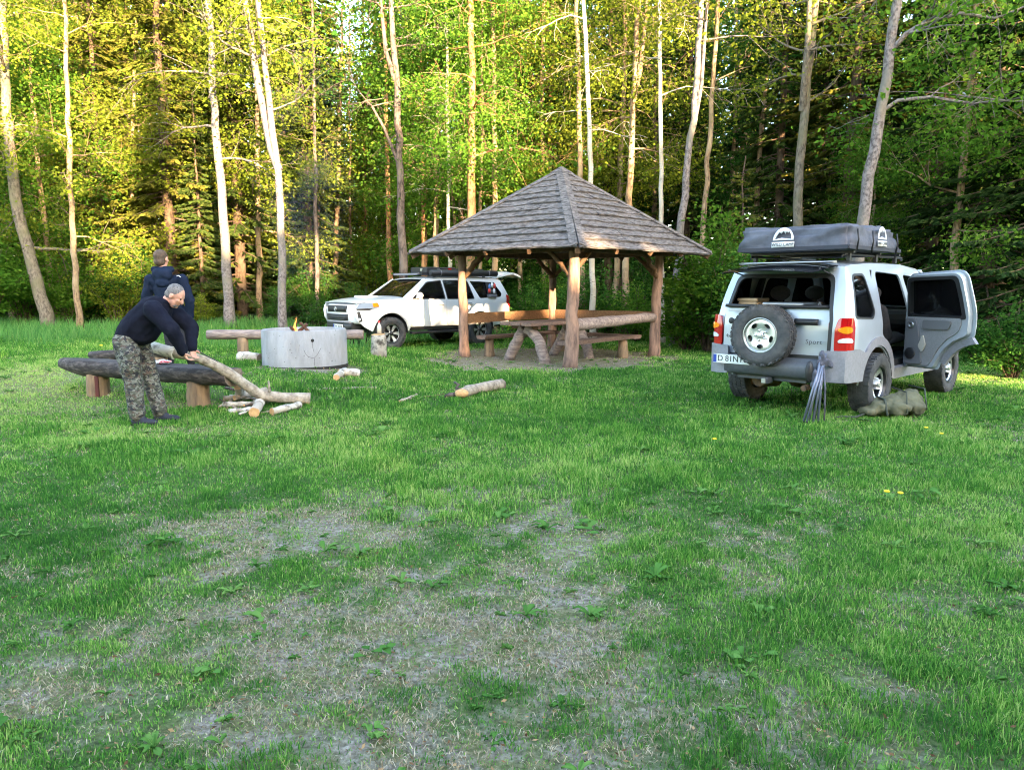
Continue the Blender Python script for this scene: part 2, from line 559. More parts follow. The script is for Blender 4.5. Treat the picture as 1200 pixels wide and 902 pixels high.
fine = N_(38, 6, .75); mid = N_(7, 5)
soil = RAMP(fine.outputs['Fac'], [(.30, (.055, .043, .033)), (.43, (.19, .155, .12)), (.56, (.33, .285, .235)), (.70, (.52, .46, .39))])
strawc = RAMP(fine.outputs['Fac'], [(.3, (.07, .07, .035)), (.5, (.17, .17, .08)), (.7, (.34, .30, .19))])
soil2 = MIX(RAMP(mid.outputs['Fac'], [(.42, (0, 0, 0)), (.58, (1, 1, 1))]), soil, strawc)
turf = RAMP(fine.outputs['Fac'], [(.3, (.020, .040, .012)), (.5, (.07, .13, .03)), (.7, (.17, .20, .08))])
turf = MIX(ATT('pale'), turf, (.20, .22, .09))
c1 = MIX(ATT('bare'), turf, soil2)
litter = RAMP(fine.outputs['Fac'], [(.3, (.02, .018, .012)), (.55, (.055, .042, .025)), (.75, (.10, .075, .04))])
L(MIX(ATT('wood'), c1, litter), b.inputs['Base Color'])
bp = n.nodes.new('ShaderNodeBump'); bp.inputs['Strength'].default_value = .8; bp.inputs['Distance'].default_value = .03
L(fine.outputs['Fac'], bp.inputs['Height']); L(bp.outputs[0], b.inputs['Normal'])
tag(link('ground', me, gm, smooth=True), 'worn grassy ground of the forest clearing', 'ground', kind='structure')

# ------------------------------------------------------------------ grass
RNG = np.random.default_rng(7)
def blades(name, X, Y, H, W, lean, matr, rnd, curl=.5, label='', cat='grass'):
    N = len(X)
    Z = gz(X, Y) - .003
    a = RNG.uniform(0, 2 * PI, N); la = RNG.uniform(0, 2 * PI, N)
    dx, dy = np.cos(a) * W / 2, np.sin(a) * W / 2
    lx, ly = np.cos(la) * lean, np.sin(la) * lean
    V = np.empty((N, 5, 3), np.float32)
    V[:, 0] = np.stack([X - dx, Y - dy, Z], 1); V[:, 1] = np.stack([X + dx, Y + dy, Z], 1)
    mx, my, mz = X + lx * H * .35, Y + ly * H * .35, Z + H * .6 * np.sqrt(np.clip(1 - lean ** 2 * .5, .1, 1))
    V[:, 2] = np.stack([mx + dx * .8, my + dy * .8, mz], 1); V[:, 3] = np.stack([mx - dx * .8, my - dy * .8, mz], 1)
    V[:, 4] = np.stack([X + lx * H, Y + ly * H, Z + H * np.sqrt(np.clip(1 - lean ** 2, .04, 1))], 1)
    base = np.arange(N)[:, None] * 5
    F4 = base + np.array([0, 1, 2, 3]); F3 = base + np.array([3, 2, 4])
    me = mesh_np(name, V.reshape(-1, 3), F4, F3, {'rnd': np.repeat(rnd, 5)})
    o = link(name, me, matr)
    return tag(o, label, cat, kind='stuff')

def scatter(y0, y1, dens, margin=1.18):
    """points over the trapezoid the photograph can see, a step to either side included"""
    xm = lambda y: .72 * y * margin + 2.3 * np.minimum(1, 8 / y)
    A = (xm(y1)) * 2 * (y1 - y0)
    N = int(A * dens)
    X = RNG.uniform(-xm(y1), xm(y1), N); Y = RNG.uniform(y0, y1, N)
    k = np.abs(X) < xm(Y)
    return X[k], Y[k]

def keepout(X, Y):
    k = (np.hypot(X + 3.45, Y - 12.3) > .72)
    return k & (RNG.random(len(X)) > .93 * earth(X, Y))
gx_, gy_, gh_, gw_, gl_, gr_ = [], [], [], [], [], []
DENS = 1.0
for y0, y1, dens, hw_, ww in ((1.3, 3.2, 12500, .034, .0042), (3.2, 4.6, 9500, .034, .0050), (4.6, 6.6, 5200, .038, .0064), (6.6, 9.5, 3200, .042, .0088),
                          (9.5, 13.5, 1700, .046, .0125), (13.5, 19, 900, .05, .017), (19, 25.5, 420, .07, .023)):
    X, Y = scatter(y0, y1, dens * DENS)
    bb = bare(X, Y); tuft = fbm(X * 1.4, Y * 1.4, 55, 3); tl = fbm(X * 5, Y * 5, 56, 2)
    p = (1 - bb) * (.5 + .5 * sm((tl - .3) / .3)) + bb * .30
    p = p * (1 - FOREST(X, Y) * .97)
    k = (RNG.random(len(X)) < p) & keepout(X, Y)
    X, Y, tuft, tl, bb = X[k], Y[k], tuft[k], tl[k], bb[k]
    long_ = sm((tuft - .50) / .14)
    H = hw_ * (.80 + .85 * long_ + .6 * sm((tl - .6) / .15)) * RNG.uniform(.55, 1.35, len(X)) * (1 - .55 * bb) * (1 - .5 * pale(X, Y)) * (.72 + .28 * sm((Y - 3) / 4))
    gx_.append(X); gy_.append(Y); gh_.append(H); gw_.append(np.full(len(X), ww) * RNG.uniform(.7, 1.3, len(X)))
    gl_.append(RNG.uniform(.1, .85, len(X)))
    gr_.append(np.clip(.37 + .45 * (fbm(X * .6, Y * .6, 99, 3) - .5) * 2 + .35 * (fbm(X * 4, Y * 4, 199, 2) - .5) * 2 + RNG.normal(0, .30, len(X)) + .7 * pale(X, Y) + .25 * bb - .06 * sm((4.6 - Y) / 2), 0, 1))
X, Y, H, W_, Ln, Rn = map(np.concatenate, (gx_, gy_, gh_, gw_, gl_, gr_))
print('grass blades', len(X))
blades('grass', X, Y, H, W_, Ln, M['grass'], Rn, label='short green grass of the clearing worn thin in patches')
# dead straw lying in the worn patches
sx, sy, sh, sw = [], [], [], []
for y0, y1, dens, ww in ((1.3, 3.4, 5200, .0034), (3.4, 5.5, 3600, .0046), (5.5, 9, 1500, .0070), (9, 20, 480, .012)):
    X, Y = scatter(y0, y1, dens)
    p = np.clip(bare(X, Y) * .9 * sm((fbm(X * 3, Y * 3, 31, 3) - .32) / .25) + .10 + .9 * pale(X, Y), 0, 1) * (1 - FOREST(X, Y))
    k = (RNG.random(len(X)) < p) & keepout(X, Y)
    X, Y = X[k], Y[k]
    sx.append(X); sy.append(Y); sh.append(RNG.uniform(.012, .040, len(X))); sw.append(np.full(len(X), ww))
X, Y, H, W_ = map(np.concatenate, (sx, sy, sh, sw))
print('straw', len(X))
blades('dead_grass', X, Y, H, W_, RNG.uniform(.9, .995, len(X)), M['straw'], RNG.random(len(X)), label='pale dead grass stalks lying in the worn patches')
# tall grass along the edge of the wood
TX = RNG.uniform(-19, 16, 60000); TY = RNG.uniform(10, 27, 60000)
edge = np.where(TX < 0, 15.2 - .13 * (TX + 8), 21.5 - .45 * np.clip(TX - 2, 0, 14))
p = sm((TY - edge + (fbm(TX * .8, TY * .8, 12, 3) - .5) * 2) / 1.4) * (.35 + .65 * sm((fbm(TX * 1.2, TY * 1.2, 91, 3) - .35) / .2))
car = (np.hypot((TX + 2.4) / 3.4, (TY - 19.8) / 3.0) < 1) | (np.hypot(TX - 1, TY - 16.7) < 3.8)
p = np.where(car, 0, p) * (1 - .55 * FOREST(TX, TY - 1))
p = np.where((TX > -1.5) & (TX < 4), p * .35, p)
k = RNG.random(len(TX)) < p
TX, TY = TX[k], TY[k]
blades('tall_grass', TX, TY, RNG.uniform(.14, .42, len(TX)) * (.7 + .6 * fbm(TX, TY, 14, 2)), RNG.uniform(.012, .022, len(TX)), RNG.uniform(.1, .6, len(TX)),
       M['tall_grass'], RNG.random(len(TX)), label='tall unmown grass along the edge of the wood')
# broad-leaved weeds
def leaf_quads(C, S, nrm_bias=None, seed=0, aspect=.6, flat=0.0):
    """diamond leaves at centres C, size S; flat -> lie horizontally"""
    rg = np.random.default_rng(seed); N = len(C)
    a = rg.normal(size=(N, 3)); a[:, 2] *= (1 - flat); a /= np.linalg.norm(a, axis=1)[:, None]
    b_ = rg.normal(size=(N, 3)); b_[:, 2] *= (1 - flat)
    b_ -= (a * b_).sum(1)[:, None] * a; b_ /= np.linalg.norm(b_, axis=1)[:, None] + 1e-9
    S = S[:, None] if np.ndim(S) else S
    V = np.empty((N, 4, 3), np.float32)
    V[:, 0] = C - a * S * .5; V[:, 2] = C + a * S * .5
    V[:, 1] = C + b_ * S * aspect * .5; V[:, 3] = C - b_ * S * aspect * .5
    F = np.arange(N)[:, None] * 4 + np.arange(4)
    return V.reshape(-1, 3), F
def rosettes():
    V = []; F = []; RN = []; q = np.random.default_rng(12); rg_ = random.Random(12)
    for i in range(520):
        y = 1.7 + 15 * rg_.random() ** 1.4; x = rg_.uniform(-.8, .8) * y
        kind = rg_.random(); nl = rg_.randint(5, 13); far = 1 if y < 7 else 1.35
        big = (.40 + .8 * rg_.random() ** 2.5) * (1 if y > 3.5 else .8)
        tone = rg_.uniform(-.2, .3)
        for k in range(nl):
            a = rg_.uniform(0, 2 * PI); Ll = (.050 + .045 * rg_.random()) * big * far; W_ = Ll * (.17 if kind < .6 else .34)
            if kind >= .6: ox, oy = rg_.gauss(0, .05) * big, rg_.gauss(0, .05) * big
            else: ox = oy = 0
            bx, by = x + ox, y + oy; bz = g(bx, by) + .004
            ca, sa = math.cos(a), math.sin(a); rise = rg_.uniform(.1, .55)
            prof = ((0, .15, 0), (.35, .8, .75), (.7, 1.0, 1.0), (1.0, .05, .75))
            st = len(V)
            for (t, w_, h_) in prof:
                px, py, pz = bx + ca * Ll * t, by + sa * Ll * t, bz + rise * Ll * h_
                V.append((px - sa * W_ * w_, py + ca * W_ * w_, pz + .004)); V.append((px, py, pz - .003)); V.append((px + sa * W_ * w_, py - ca * W_ * w_, pz + .004))
            for j in range(3):
                for u in range(2): F.append((st + j * 3 + u, st + j * 3 + u + 1, st + j * 3 + u + 4, st + j * 3 + u + 3))
            r = min(1, max(0, .5 + tone + rg_.gauss(0, .15))); RN += [r] * 12
    me = mesh_np('lawn_weeds', np.array(V), np.array(F), attrs={'rnd': RN})
    tag(link('lawn_weeds', me, M['weed']), 'low broad leaved weeds growing through the lawn', 'weeds', kind='stuff')
    # dry leaves and bits of twig
    N = 5200; Y = 1.6 + 14 * q.random(N) ** 1.5; X = q.uniform(-.8, .8, N) * Y
    C = np.stack([X, Y, gz(X, Y) + .006], 1)
    V, F = leaf_quads(C, q.uniform(.010, .028, N) * np.where(Y > 7, 1.4, 1), seed=4, aspect=.5, flat=.85)
    link_ = link('dead_leaves', mesh_np('dead_leaves', V, F, attrs={'rnd': np.repeat(q.random(N), 4)}), leafmat('dead_leaf', (.07, .035, .02), (.22, .12, .06), (.40, .27, .14), .1))
    tag(link_, 'brown dead leaves and bark scraps scattered over the lawn', 'dead leaves', kind='stuff')
rosettes()
# ------------------------------------------------------------------ trees
def crown_mesh(name, C, S, seed, aspect=.65, flat=.25, rnd=None):
    V, F = leaf_quads(C, S, seed=seed, aspect=aspect, flat=flat)
    q = np.random.default_rng(seed + 5)
    r = q.random(len(C)) if rnd is None else rnd
    return mesh_np(name, V, F, attrs={'rnd': np.repeat(np.clip(r, 0, 1), 4)})

def limb(bm, rg, p, d, L, r, depth, tips, droop=0.0, n=6, seglen=.35, kids=(3, 5), wander=.16):
    """one branch with its own side branches; collects the places where leaves sit"""
    pts = [p.copy()]; rad = [r]; k = max(3, int(L / seglen)); d = d.normalized()
    for i in range(k):
        d = (d + Vector((rg.gauss(0, wander), rg.gauss(0, wander), rg.gauss(0, wander) - droop))).normalized()
        pts.append(pts[-1] + d * (L / k)); rad.append(max(.004, r * (1 - (i + 1) / k * .85)))
        if depth == 0 or i > k * .35: tips.append((pts[-1].copy(), depth, (i + 1) / k))
    tube(bm, pts, rad, n if depth < 1 else 4, cap=False)
    if depth < 2:
        for _ in range(rg.randint(*kids)):
            i = rg.randint(max(1, k // 4), k - 1)
            dd = (pts[i + 1] - pts[i]).normalized()
            side = dd.cross(Vector((rg.gauss(0, 1), rg.gauss(0, 1), rg.gauss(0, 1)))).normalized()
            nd = (dd * .7 + side * rg.uniform(.6, 1.0) + Vector((0, 0, rg.uniform(-.1, .15)))).normalized()
            limb(bm, rg, pts[i].copy(), nd, L * rg.uniform(.35, .6), rad[i] * .55, depth + 1, tips, droop, n, seglen, (1, 3), wander)

def broadleaf(name, label, path, r0, bark, leafm, seed, first=3.0, nb=16, blen=(1.6, 3.2), rise=.25, leaves=26, leaf=.10,
              clump=.34, droop=.02, forks=(), group=None, extra=None, cat='tree', top=None):
    """path: world points of the stem from the ground up"""
    rg = random.Random(seed); q = np.random.default_rng(seed)
    base = Vector(path[0]); pts = [Vector(p) - base for p in path]
    # resample, thin upward
    fine = []
    for i in range(len(pts) - 1):
        L_ = (pts[i + 1] - pts[i]).length; k = max(1, int(L_ / .45))
        for t in range(k): fine.append(pts[i].lerp(pts[i + 1], t / k))
    fine.append(pts[-1])
    Ht = fine[-1].z
    rad = [r0 * (1.0 - .72 * (p.z / Ht)) * (1 + .35 * math.exp(-p.z / .3)) for p in fine]
    fine = [p + Vector((rg.gauss(0, .018), rg.gauss(0, .018), 0)) for p in fine]
    fine[0].z -= .25
    bm = bmesh.new()
    tube(bm, fine, rad, 12, rough=.05, rng=rg)
    tips = []
    for fk in forks:      # fork: list of world points, radius
        fp = [Vector(p) - base for p in fk[0]]; ff = []
        for i in range(len(fp) - 1):
            k = max(1, int((fp[i + 1] - fp[i]).length / .45))
            for t in range(k): ff.append(fp[i].lerp(fp[i + 1], t / k))
        ff.append(fp[-1])
        tube(bm, ff, [fk[1] * (1 - .6 * i / len(ff)) for i in range(len(ff))], 9, cap=False, rough=.05, rng=rg)
        for _ in range(6):
            i = rg.randint(len(ff) // 3, len(ff) - 1); a = rg.uniform(0, 2 * PI)
            limb(bm, rg, ff[i].copy(), Vector((math.cos(a), math.sin(a), rise)), rg.uniform(*blen) * .8, fk[1] * .4, 0, tips, droop)
    for b_ in range(nb):
        z = first + (Ht - first) * ((b_ + rg.random()) / nb) ** .9
        i = min(range(len(fine)), key=lambda j: abs(fine[j].z - z))
        a = b_ * 2.4 + rg.uniform(-.4, .4)
        f = 1 - .55 * max(0, (z - first) / max(.1, Ht - first)) ** 2
        limb(bm, rg, fine[i].copy(), Vector((math.cos(a), math.sin(a), rise + rg.uniform(-.15, .2))), rg.uniform(*blen) * f, rad[i] * rg.uniform(.28, .42), 0, tips, droop)
    t = thing(name, label, cat, base, 0, group)
    obj('trunk', bm, bark, t)
    P = []; RR = []
    for (p, dep, fr) in tips:
        if p.z < (first * .6): continue
        nl = int(leaves * rg.uniform(.35, 1.4))
        RR.append(rg.gauss(.5, .22) + q.normal(0, .08, nl))
        P.append(np.array(p) + q.normal(size=(nl, 3)) * np.array([clump, clump, clump * .38]) - np.array([0, 0, droop * 2]))
    if P:
        C = np.concatenate(P)
        rr = np.clip(np.concatenate(RR), 0, 1)
        link('crown', crown_mesh('crown', C, np.clip(q.lognormal(0, .32, len(C)), .45, 2.0) * leaf, seed, rnd=rr), leafm, t)
    return t

def spruce_mesh(seed, Ht, Lmax, r0=.17, first=.6, dens=1.0, droop=.32, gap=.34, power=.75, dead=0.0):
    rg = random.Random(seed); q = np.random.default_rng(seed)
    bm = bmesh.new()
    k = int(Ht / .6)
    tube(bm, [Vector((rg.gauss(0, .02), rg.gauss(0, .02), Ht * i / k - (.3 if i == 0 else 0))) for i in range(k + 1)], [r0 * (1 - .95 * i / k) + .01 for i in range(k + 1)], 9, rough=.06, rng=rg)
    C = []; D = []; S = []
    z = first
    while z < Ht - .15:
        nb = rg.randint(4, 6)
        for j in range(nb):
            a = rg.uniform(0, 2 * PI)
            L_ = Lmax * ((Ht - z) / (Ht - first)) ** power * rg.uniform(.6, 1.12) + .12
            bz = z + rg.uniform(-.15, .15)
            ca, sa = math.cos(a), math.sin(a)
            pts = []
            kk = 5
            for i in range(kk + 1):
                s = i / kk * L_
                pts.append(Vector((ca * s, sa * s, bz - droop * L_ * (s / L_) ** 1.4 + .10 * L_ * max(0, s / L_ - .7) * 3)))
            tube(bm, pts, [.022 * L_ / 2 * (1 - i / kk) + .006 for i in range(kk + 1)], 4, cap=False)
            nt_ = max(6, int(L_ * 30 * dens))
            s = np.sqrt(q.uniform(.02, 1, nt_)) * L_
            sz = bz - droop * L_ * (s / L_) ** 1.4 + .10 * L_ * np.clip(s / L_ - .7, 0, 1) * 3
            side = q.choice([-1, 1], nt_) * q.uniform(.25, 1.1, nt_)
            tl = (.16 + .34 * (1 - s / L_)) * q.uniform(.6, 1.2, nt_) * min(1, L_ / 1.2)
            # twig direction: outward and sideways, hanging
            ang = a + side
            d = np.stack([np.cos(ang), np.sin(ang), -q.uniform(.15, .95, nt_)], 1)
            d /= np.linalg.norm(d, axis=1)[:, None]
            c0 = np.stack([ca * s, sa * s, sz], 1)
            C.append(c0 + d * tl[:, None] * .5); D.append(d); S.append(tl)
        z += gap * rg.uniform(.75, 1.25)
    C = np.concatenate(C); D = np.concatenate(D); S = np.concatenate(S)
    # every twig: two crossed slim diamonds
    N = len(C); Vs = []
    up = q.normal(size=(N, 3)); up -= (up * D).sum(1)[:, None] * D; up /= np.linalg.norm(up, axis=1)[:, None]
    w2 = np.cross(D, up)
    W_ = .034 + .025 * q.random(N)
    for u in (up, w2):
        V = np.empty((N, 4, 3), np.float32)
        V[:, 0] = C - D * S[:, None] * .62; V[:, 2] = C + D * S[:, None] * .62
        V[:, 1] = C + u * W_[:, None]; V[:, 3] = C - u * W_[:, None]
        Vs.append(V)
    V = np.concatenate(Vs).reshape(-1, 3)
    F = np.arange(2 * N)[:, None] * 4 + np.arange(4)
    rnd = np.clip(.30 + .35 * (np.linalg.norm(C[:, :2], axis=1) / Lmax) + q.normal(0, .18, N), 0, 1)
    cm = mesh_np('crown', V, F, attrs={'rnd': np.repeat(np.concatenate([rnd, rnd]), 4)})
    tm = bpy.data.meshes.new('trunk'); bm.to_mesh(tm); bm.free()
    tm.materials.append(M['sprucebark'])
    return tm, cm

SPR = [spruce_mesh(11, 19, 2.9, .2, .5, 1.0, .34), spruce_mesh(12, 17, 2.4, .17, .8, 1.0, .42), spruce_mesh(13, 21, 3.1, .22, 1.2, .9, .30),
       spruce_mesh(14, 14, 2.2, .14, .3, 1.1, .3), spruce_mesh(15, 20, 1.9, .18, 5.5, .8, .40)]
def spruce(v, x, y, s=1.0, rz=0, mt='needle', label='', group='spruces of the forest behind the clearing', nm='spruce_tree'):
    t = thing(nm, label, 'spruce tree', (x, y, g(x, y) - .05), rz, group)
    t.scale = (s, s, s)
    tm, cm = SPR[v]
    link('trunk', tm, None, t)
    c = link('crown', cm, None, t)
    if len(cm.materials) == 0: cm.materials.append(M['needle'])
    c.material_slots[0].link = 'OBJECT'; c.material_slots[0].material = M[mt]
    return t

# spruces one can single out at the front of the wood
front_spruces = [
 (0, at(205, 385, 26.5), 1.0, 'needle_sunlit', 'sunlit golden spruce with drooping boughs behind the two people'),
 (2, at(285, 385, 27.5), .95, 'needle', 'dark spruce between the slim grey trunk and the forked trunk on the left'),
 (1, at(130, 385, 27), .9, 'needle_sunlit', 'spruce toned sunlit gold behind the thin straight trunk at far left'),
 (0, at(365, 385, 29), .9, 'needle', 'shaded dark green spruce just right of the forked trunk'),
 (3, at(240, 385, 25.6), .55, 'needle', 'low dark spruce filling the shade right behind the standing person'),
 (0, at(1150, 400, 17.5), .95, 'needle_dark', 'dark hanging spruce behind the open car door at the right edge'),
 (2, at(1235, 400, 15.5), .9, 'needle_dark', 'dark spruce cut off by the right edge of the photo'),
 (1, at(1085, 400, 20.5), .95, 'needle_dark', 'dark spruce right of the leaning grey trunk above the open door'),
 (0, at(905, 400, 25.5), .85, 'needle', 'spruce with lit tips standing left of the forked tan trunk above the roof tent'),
 (2, at(985, 400, 23.5), .95, 'needle_sunlit', 'spruce toned sunlit gold between the two big trunks above the roof tent'),
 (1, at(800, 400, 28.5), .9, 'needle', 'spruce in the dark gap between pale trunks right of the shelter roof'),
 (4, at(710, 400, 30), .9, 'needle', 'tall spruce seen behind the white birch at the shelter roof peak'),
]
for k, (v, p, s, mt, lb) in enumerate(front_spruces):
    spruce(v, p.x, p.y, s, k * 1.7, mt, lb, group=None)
# young spruce right of shelter, sparse leader
v_small = spruce_mesh(31, 4.9, .95, .05, .3, .9, .05, gap=.30)
SPR.append(v_small)
p = at(868, 330, 19.5)
spruce(5, p.x, p.y, 1.0, 0, 'needle_sunlit', 'slender young spruce with bare leader left of the roof tent', group=None, nm='young_spruce')

rg = random.Random(5)
bgs = []
for row, (y, step) in enumerate(((31, 3.1), (36, 3.3), (42, 3.6), (50, 4.2))):
    x = -y * .80
    while x < y * .85:
        bgs.append((x + rg.uniform(-.8, .8), y + rg.uniform(-1.5, 1.5))); x += step * rg.uniform(.8, 1.25)
for (x, y) in bgs:
    px = 600 + FPX * x / y
    if 388 < px < 455 and y < 60 : continue         # the gap where the sky shows
    if 440 < px < 620 and rg.random() < .55: continue
    if y > 25 and x > 12 and rg.random() < .2: continue
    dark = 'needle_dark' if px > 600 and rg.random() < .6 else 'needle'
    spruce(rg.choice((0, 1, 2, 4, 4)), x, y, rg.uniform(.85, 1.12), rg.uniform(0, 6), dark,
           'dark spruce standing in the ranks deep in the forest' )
# right flank, nearer
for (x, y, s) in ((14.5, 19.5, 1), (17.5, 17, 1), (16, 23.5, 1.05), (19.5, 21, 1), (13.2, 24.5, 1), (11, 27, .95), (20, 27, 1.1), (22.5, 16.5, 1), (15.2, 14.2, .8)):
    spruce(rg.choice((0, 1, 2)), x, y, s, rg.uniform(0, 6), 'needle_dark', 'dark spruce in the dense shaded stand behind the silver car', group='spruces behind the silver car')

# --- named stems: (base px, base py, top px at py 0, depth, width px at mid, bark, leaf, label, options)
def stem(bx, by, tx, Y, wpx, ht=15.0, bend=0, mid=None):
    b0 = at(bx, by, Y); z0 = g(b0.x, Y)
    b0 = Vector((b0.x, Y, z0))
    t0 = at(tx, 0, Y)
    pts = [b0]
    if mid:
        for (mx, my) in mid: pts.append(at(mx, my, Y))
    pts.append(t0)
    d = (t0 - pts[-2]).normalized()
    pts.append(t0 + d * max(1.0, ht - t0.z))
    r = wpx * Y / FPX / 2 / 1.1
    return pts, r

LY, LB, LG = M['leaf_yellow'], M['leaf_bright'], M['leaf_green']
def T(lb, st, bark, leafm, seed, nm='tree', **kw):
    pts, r = st
    return broadleaf(nm, lb, pts, r, M[bark], leafm, seed, **kw)
T('crooked thick alder leaning left at the left edge of the photo', stem(58, 380, 2, 22.5, 16, mid=[(20, 250), (9, 150)]), 'alder', LY, 101, nm='alder_tree', first=2.4, nb=16, blen=(1.6, 3.0), leaves=44, leaf=.085)
T('thin straight pale trunk right of the leaning alder at far left', stem(93, 382, 76, 22, 8, mid=[(83, 240)]), 'tanbark', LY, 102, first=2.0, nb=18, blen=(1.3, 2.6), leaves=34, leaf=.08)
T('slim grey trunk rising right of the standing person', stem(270, 380, 244, 23, 13, mid=[(262, 260), (252, 130)]), 'greybark', LY, 103, first=5.0, nb=18, blen=(1.8, 3.4), leaves=34, leaf=.078)
fk = at(327, 200, 21.5)
pts, r = stem(331, 385, 302, 21.5, 11, mid=[(329, 270), (327, 200), (316, 130)])
broadleaf('forked_tree', 'grey trunk forking into two stems behind the concrete fire ring', pts, r, M['greybark'], LY, 104, first=5.6, nb=12, blen=(1.5, 3.0), leaves=18, leaf=.09,
          forks=[([fk, at(318, 175, 21.6), at(301, 90, 21.8), at(287, 0, 22), at(280, -120, 22)], .12)])
T('dark mossy trunk behind the white car with a bare curved bough', stem(475, 335, 459, 24, 12, mid=[(468, 200), (464, 90)]), 'darkbark', LG, 105, first=9.0, nb=7, blen=(1.5, 2.5), leaves=9, leaf=.09,
  forks=[([at(466, 190, 24), at(450, 150, 23.8), at(436, 125, 23.8), at(428, 118, 23.8)], .06), ([at(463, 95, 24), at(452, 60, 24), at(447, 10, 24), at(440, -60, 24)], .08)])
T('orange pine trunk just left of the dark mossy trunk', stem(457, 340, 450, 28, 8), 'pine', LG, 106, nm='pine_tree', first=11, nb=6, leaves=8)
T('thin sunlit tan trunk left of the white car against yellow foliage', stem(392, 370, 402, 30, 7, mid=[(398, 140)]), 'tanbark', LY, 107, first=8.5, nb=5, blen=(1, 2), leaves=8)
T('very thin pale trunk left of the white car roof', stem(411, 370, 409, 31, 4), 'tanbark', LY, 108, first=7, nb=8, blen=(.8, 1.6), leaves=10)
T('brown pine trunk above the white car windscreen', stem(497, 330, 494, 27, 9), 'pine', LB, 109, nm='pine_tree', first=5, nb=12, leaves=18)
T('thin white birch left of the orange trunk above the white car', stem(527, 330, 523, 25, 6), 'birch', LB, 110, nm='birch_tree', first=3.6, nb=22, blen=(1.2, 2.4), leaves=24, leaf=.075, droop=.10)
T('thick orange pine rising behind the left slope of the shelter roof', stem(551, 340, 552, 23.5, 13, mid=[(553, 130)]), 'pine', LB, 111, nm='pine_tree', first=5.2, nb=18, blen=(1.6, 3.0), leaves=26, leaf=.08, droop=.09)
T('slim pale trunk close right of the thick orange pine', stem(561, 340, 566, 25, 5), 'tanbark', LB, 112, first=4, nb=16, blen=(1.2, 2.4), leaves=24, leaf=.08, droop=.08)
T('white birch rising just right of the shelter roof peak', stem(695, 372, 683, 20.8, 8, mid=[(694, 240), (690, 130)]), 'birch', LY, 113, nm='birch_tree', first=5.2, nb=16, blen=(1.2, 2.6), leaves=22, leaf=.07, droop=.12)
T('tan trunk directly left of the birch at the shelter roof peak', stem(683, 370, 676, 23, 9), 'tanbark', LY, 114, first=6.5, nb=14, blen=(1.3, 2.6), leaves=20, leaf=.08, droop=.08)
T('straight tan trunk with a fork right of the shelter roof peak', stem(731, 365, 749, 22.5, 10, mid=[(737, 230), (743, 100)]), 'tanbark', LY, 115, first=5, nb=16, blen=(1.3, 2.6), leaves=20, leaf=.08, droop=.08,
  forks=[([at(742, 120, 22.5), at(750, 85, 22.5), at(757, 20, 22.5), at(760, -40, 22.5)], .07)])
T('slender very white birch right of the forked tan trunk', stem(777, 375, 773, 20.5, 7, mid=[(775, 200)]), 'birch', LY, 116, nm='birch_tree', first=6.2, nb=14, blen=(1.0, 2.2), leaves=18, leaf=.07, droop=.12)
T('grey lilac double trunk leaning right beside the shelter', stem(790, 380, 823, 19.5, 11, mid=[(797, 275), (812, 140)]), 'greybark', LY, 117, first=7.5, nb=10, blen=(1.2, 2.4), leaves=16, leaf=.08,
  forks=[([at(813, 150, 19.5), at(822, 100, 19.5), at(829, 0, 19.5), at(834, -80, 19.5)], .055)])
T('tan speckled trunk right of the grey double trunk', stem(818, 385, 841, 20.5, 8, mid=[(823, 280), (834, 120)]), 'tanbark', LY, 118, first=6.4, nb=12, blen=(1.1, 2.3), leaves=18, leaf=.08, droop=.05)
T('brown trunk between the shelter and the roof tent deep in the dark', stem(884, 330, 907, 26, 8, mid=[(888, 210), (898, 90)]), 'tanbark', LG, 119, first=6.5, nb=12, blen=(1.2, 2.4), leaves=14)
pts, r = stem(928, 380, 957, 18.5, 14, mid=[(934, 262), (940, 150), (950, 60)])
broadleaf('forked_tree', 'mottled forked trunk above the left half of the roof tent', pts, r, M['alder'], LY, 120, first=5.0, nb=12, blen=(1.3, 2.8), leaves=16, leaf=.085,
          forks=[([at(940, 130, 18.5), at(943, 90, 18.3), at(948, 30, 18.3), at(950, -60, 18.2)], .085)])
pts, r = stem(992, 400, 1052, 15.5, 17, mid=[(1010, 262), (1034, 120)])
broadleaf('leaning_tree', 'big smooth grey trunk leaning right above the roof tent', pts, r, M['greybark'], LB, 121, first=6.5, nb=9, blen=(1.5, 3.0), leaves=16, leaf=.09,
          forks=[([at(1042, 62, 15.5), at(1062, 40, 15.3), at(1085, 26, 15.2), at(1125, 16, 15.0), at(1165, 22, 15)], .055),
                 ([at(1030, 133, 15.5), at(1052, 118, 15.4), at(1090, 114, 15.2), at(1140, 122, 15), at(1180, 118, 14.8)], .045)])
# slim extras
extra = [(20, 378, 30, 27, 6, 'slim stem between the leaning alder and the photo edge', 'tanbark', LB), (150, 375, 160, 27, 6, 'slim stem lost in golden leaves behind the men', 'tanbark', LY),
         (372, 372, 366, 27, 6, 'slim shaded stem right of the forked trunk', 'darkbark', LG), (540, 340, 517, 27, 5, 'slender leaning stem in the bright foliage above the white car', 'tanbark', LB),
         (612, 340, 600, 27, 7, 'hidden stem carrying bright leaves behind the shelter roof', 'tanbark', LY), (640, 340, 648, 29, 8, 'orange stem deep behind the shelter roof peak', 'pine', LB),
         (765, 350, 770, 28, 7, 'dull brown stem behind the slender white birch', 'sprucebark', LG), (1118, 330, 1122, 24, 8, 'dark brown stem above the open car door', 'sprucebark', LG),
         (430, 360, 425, 32, 5, 'thin orange stem in the bright gap left of the white car', 'pine', LY)]
for k, (bx, by, tx, Y, wp, lb, bk, lf) in enumerate(extra):
    T(lb, stem(bx, by, tx, Y, wp), bk, lf, 140 + k, first=3.5 if lf is not LG else 7, nb=14, blen=(1.2, 2.6), leaves=16, leaf=.10)

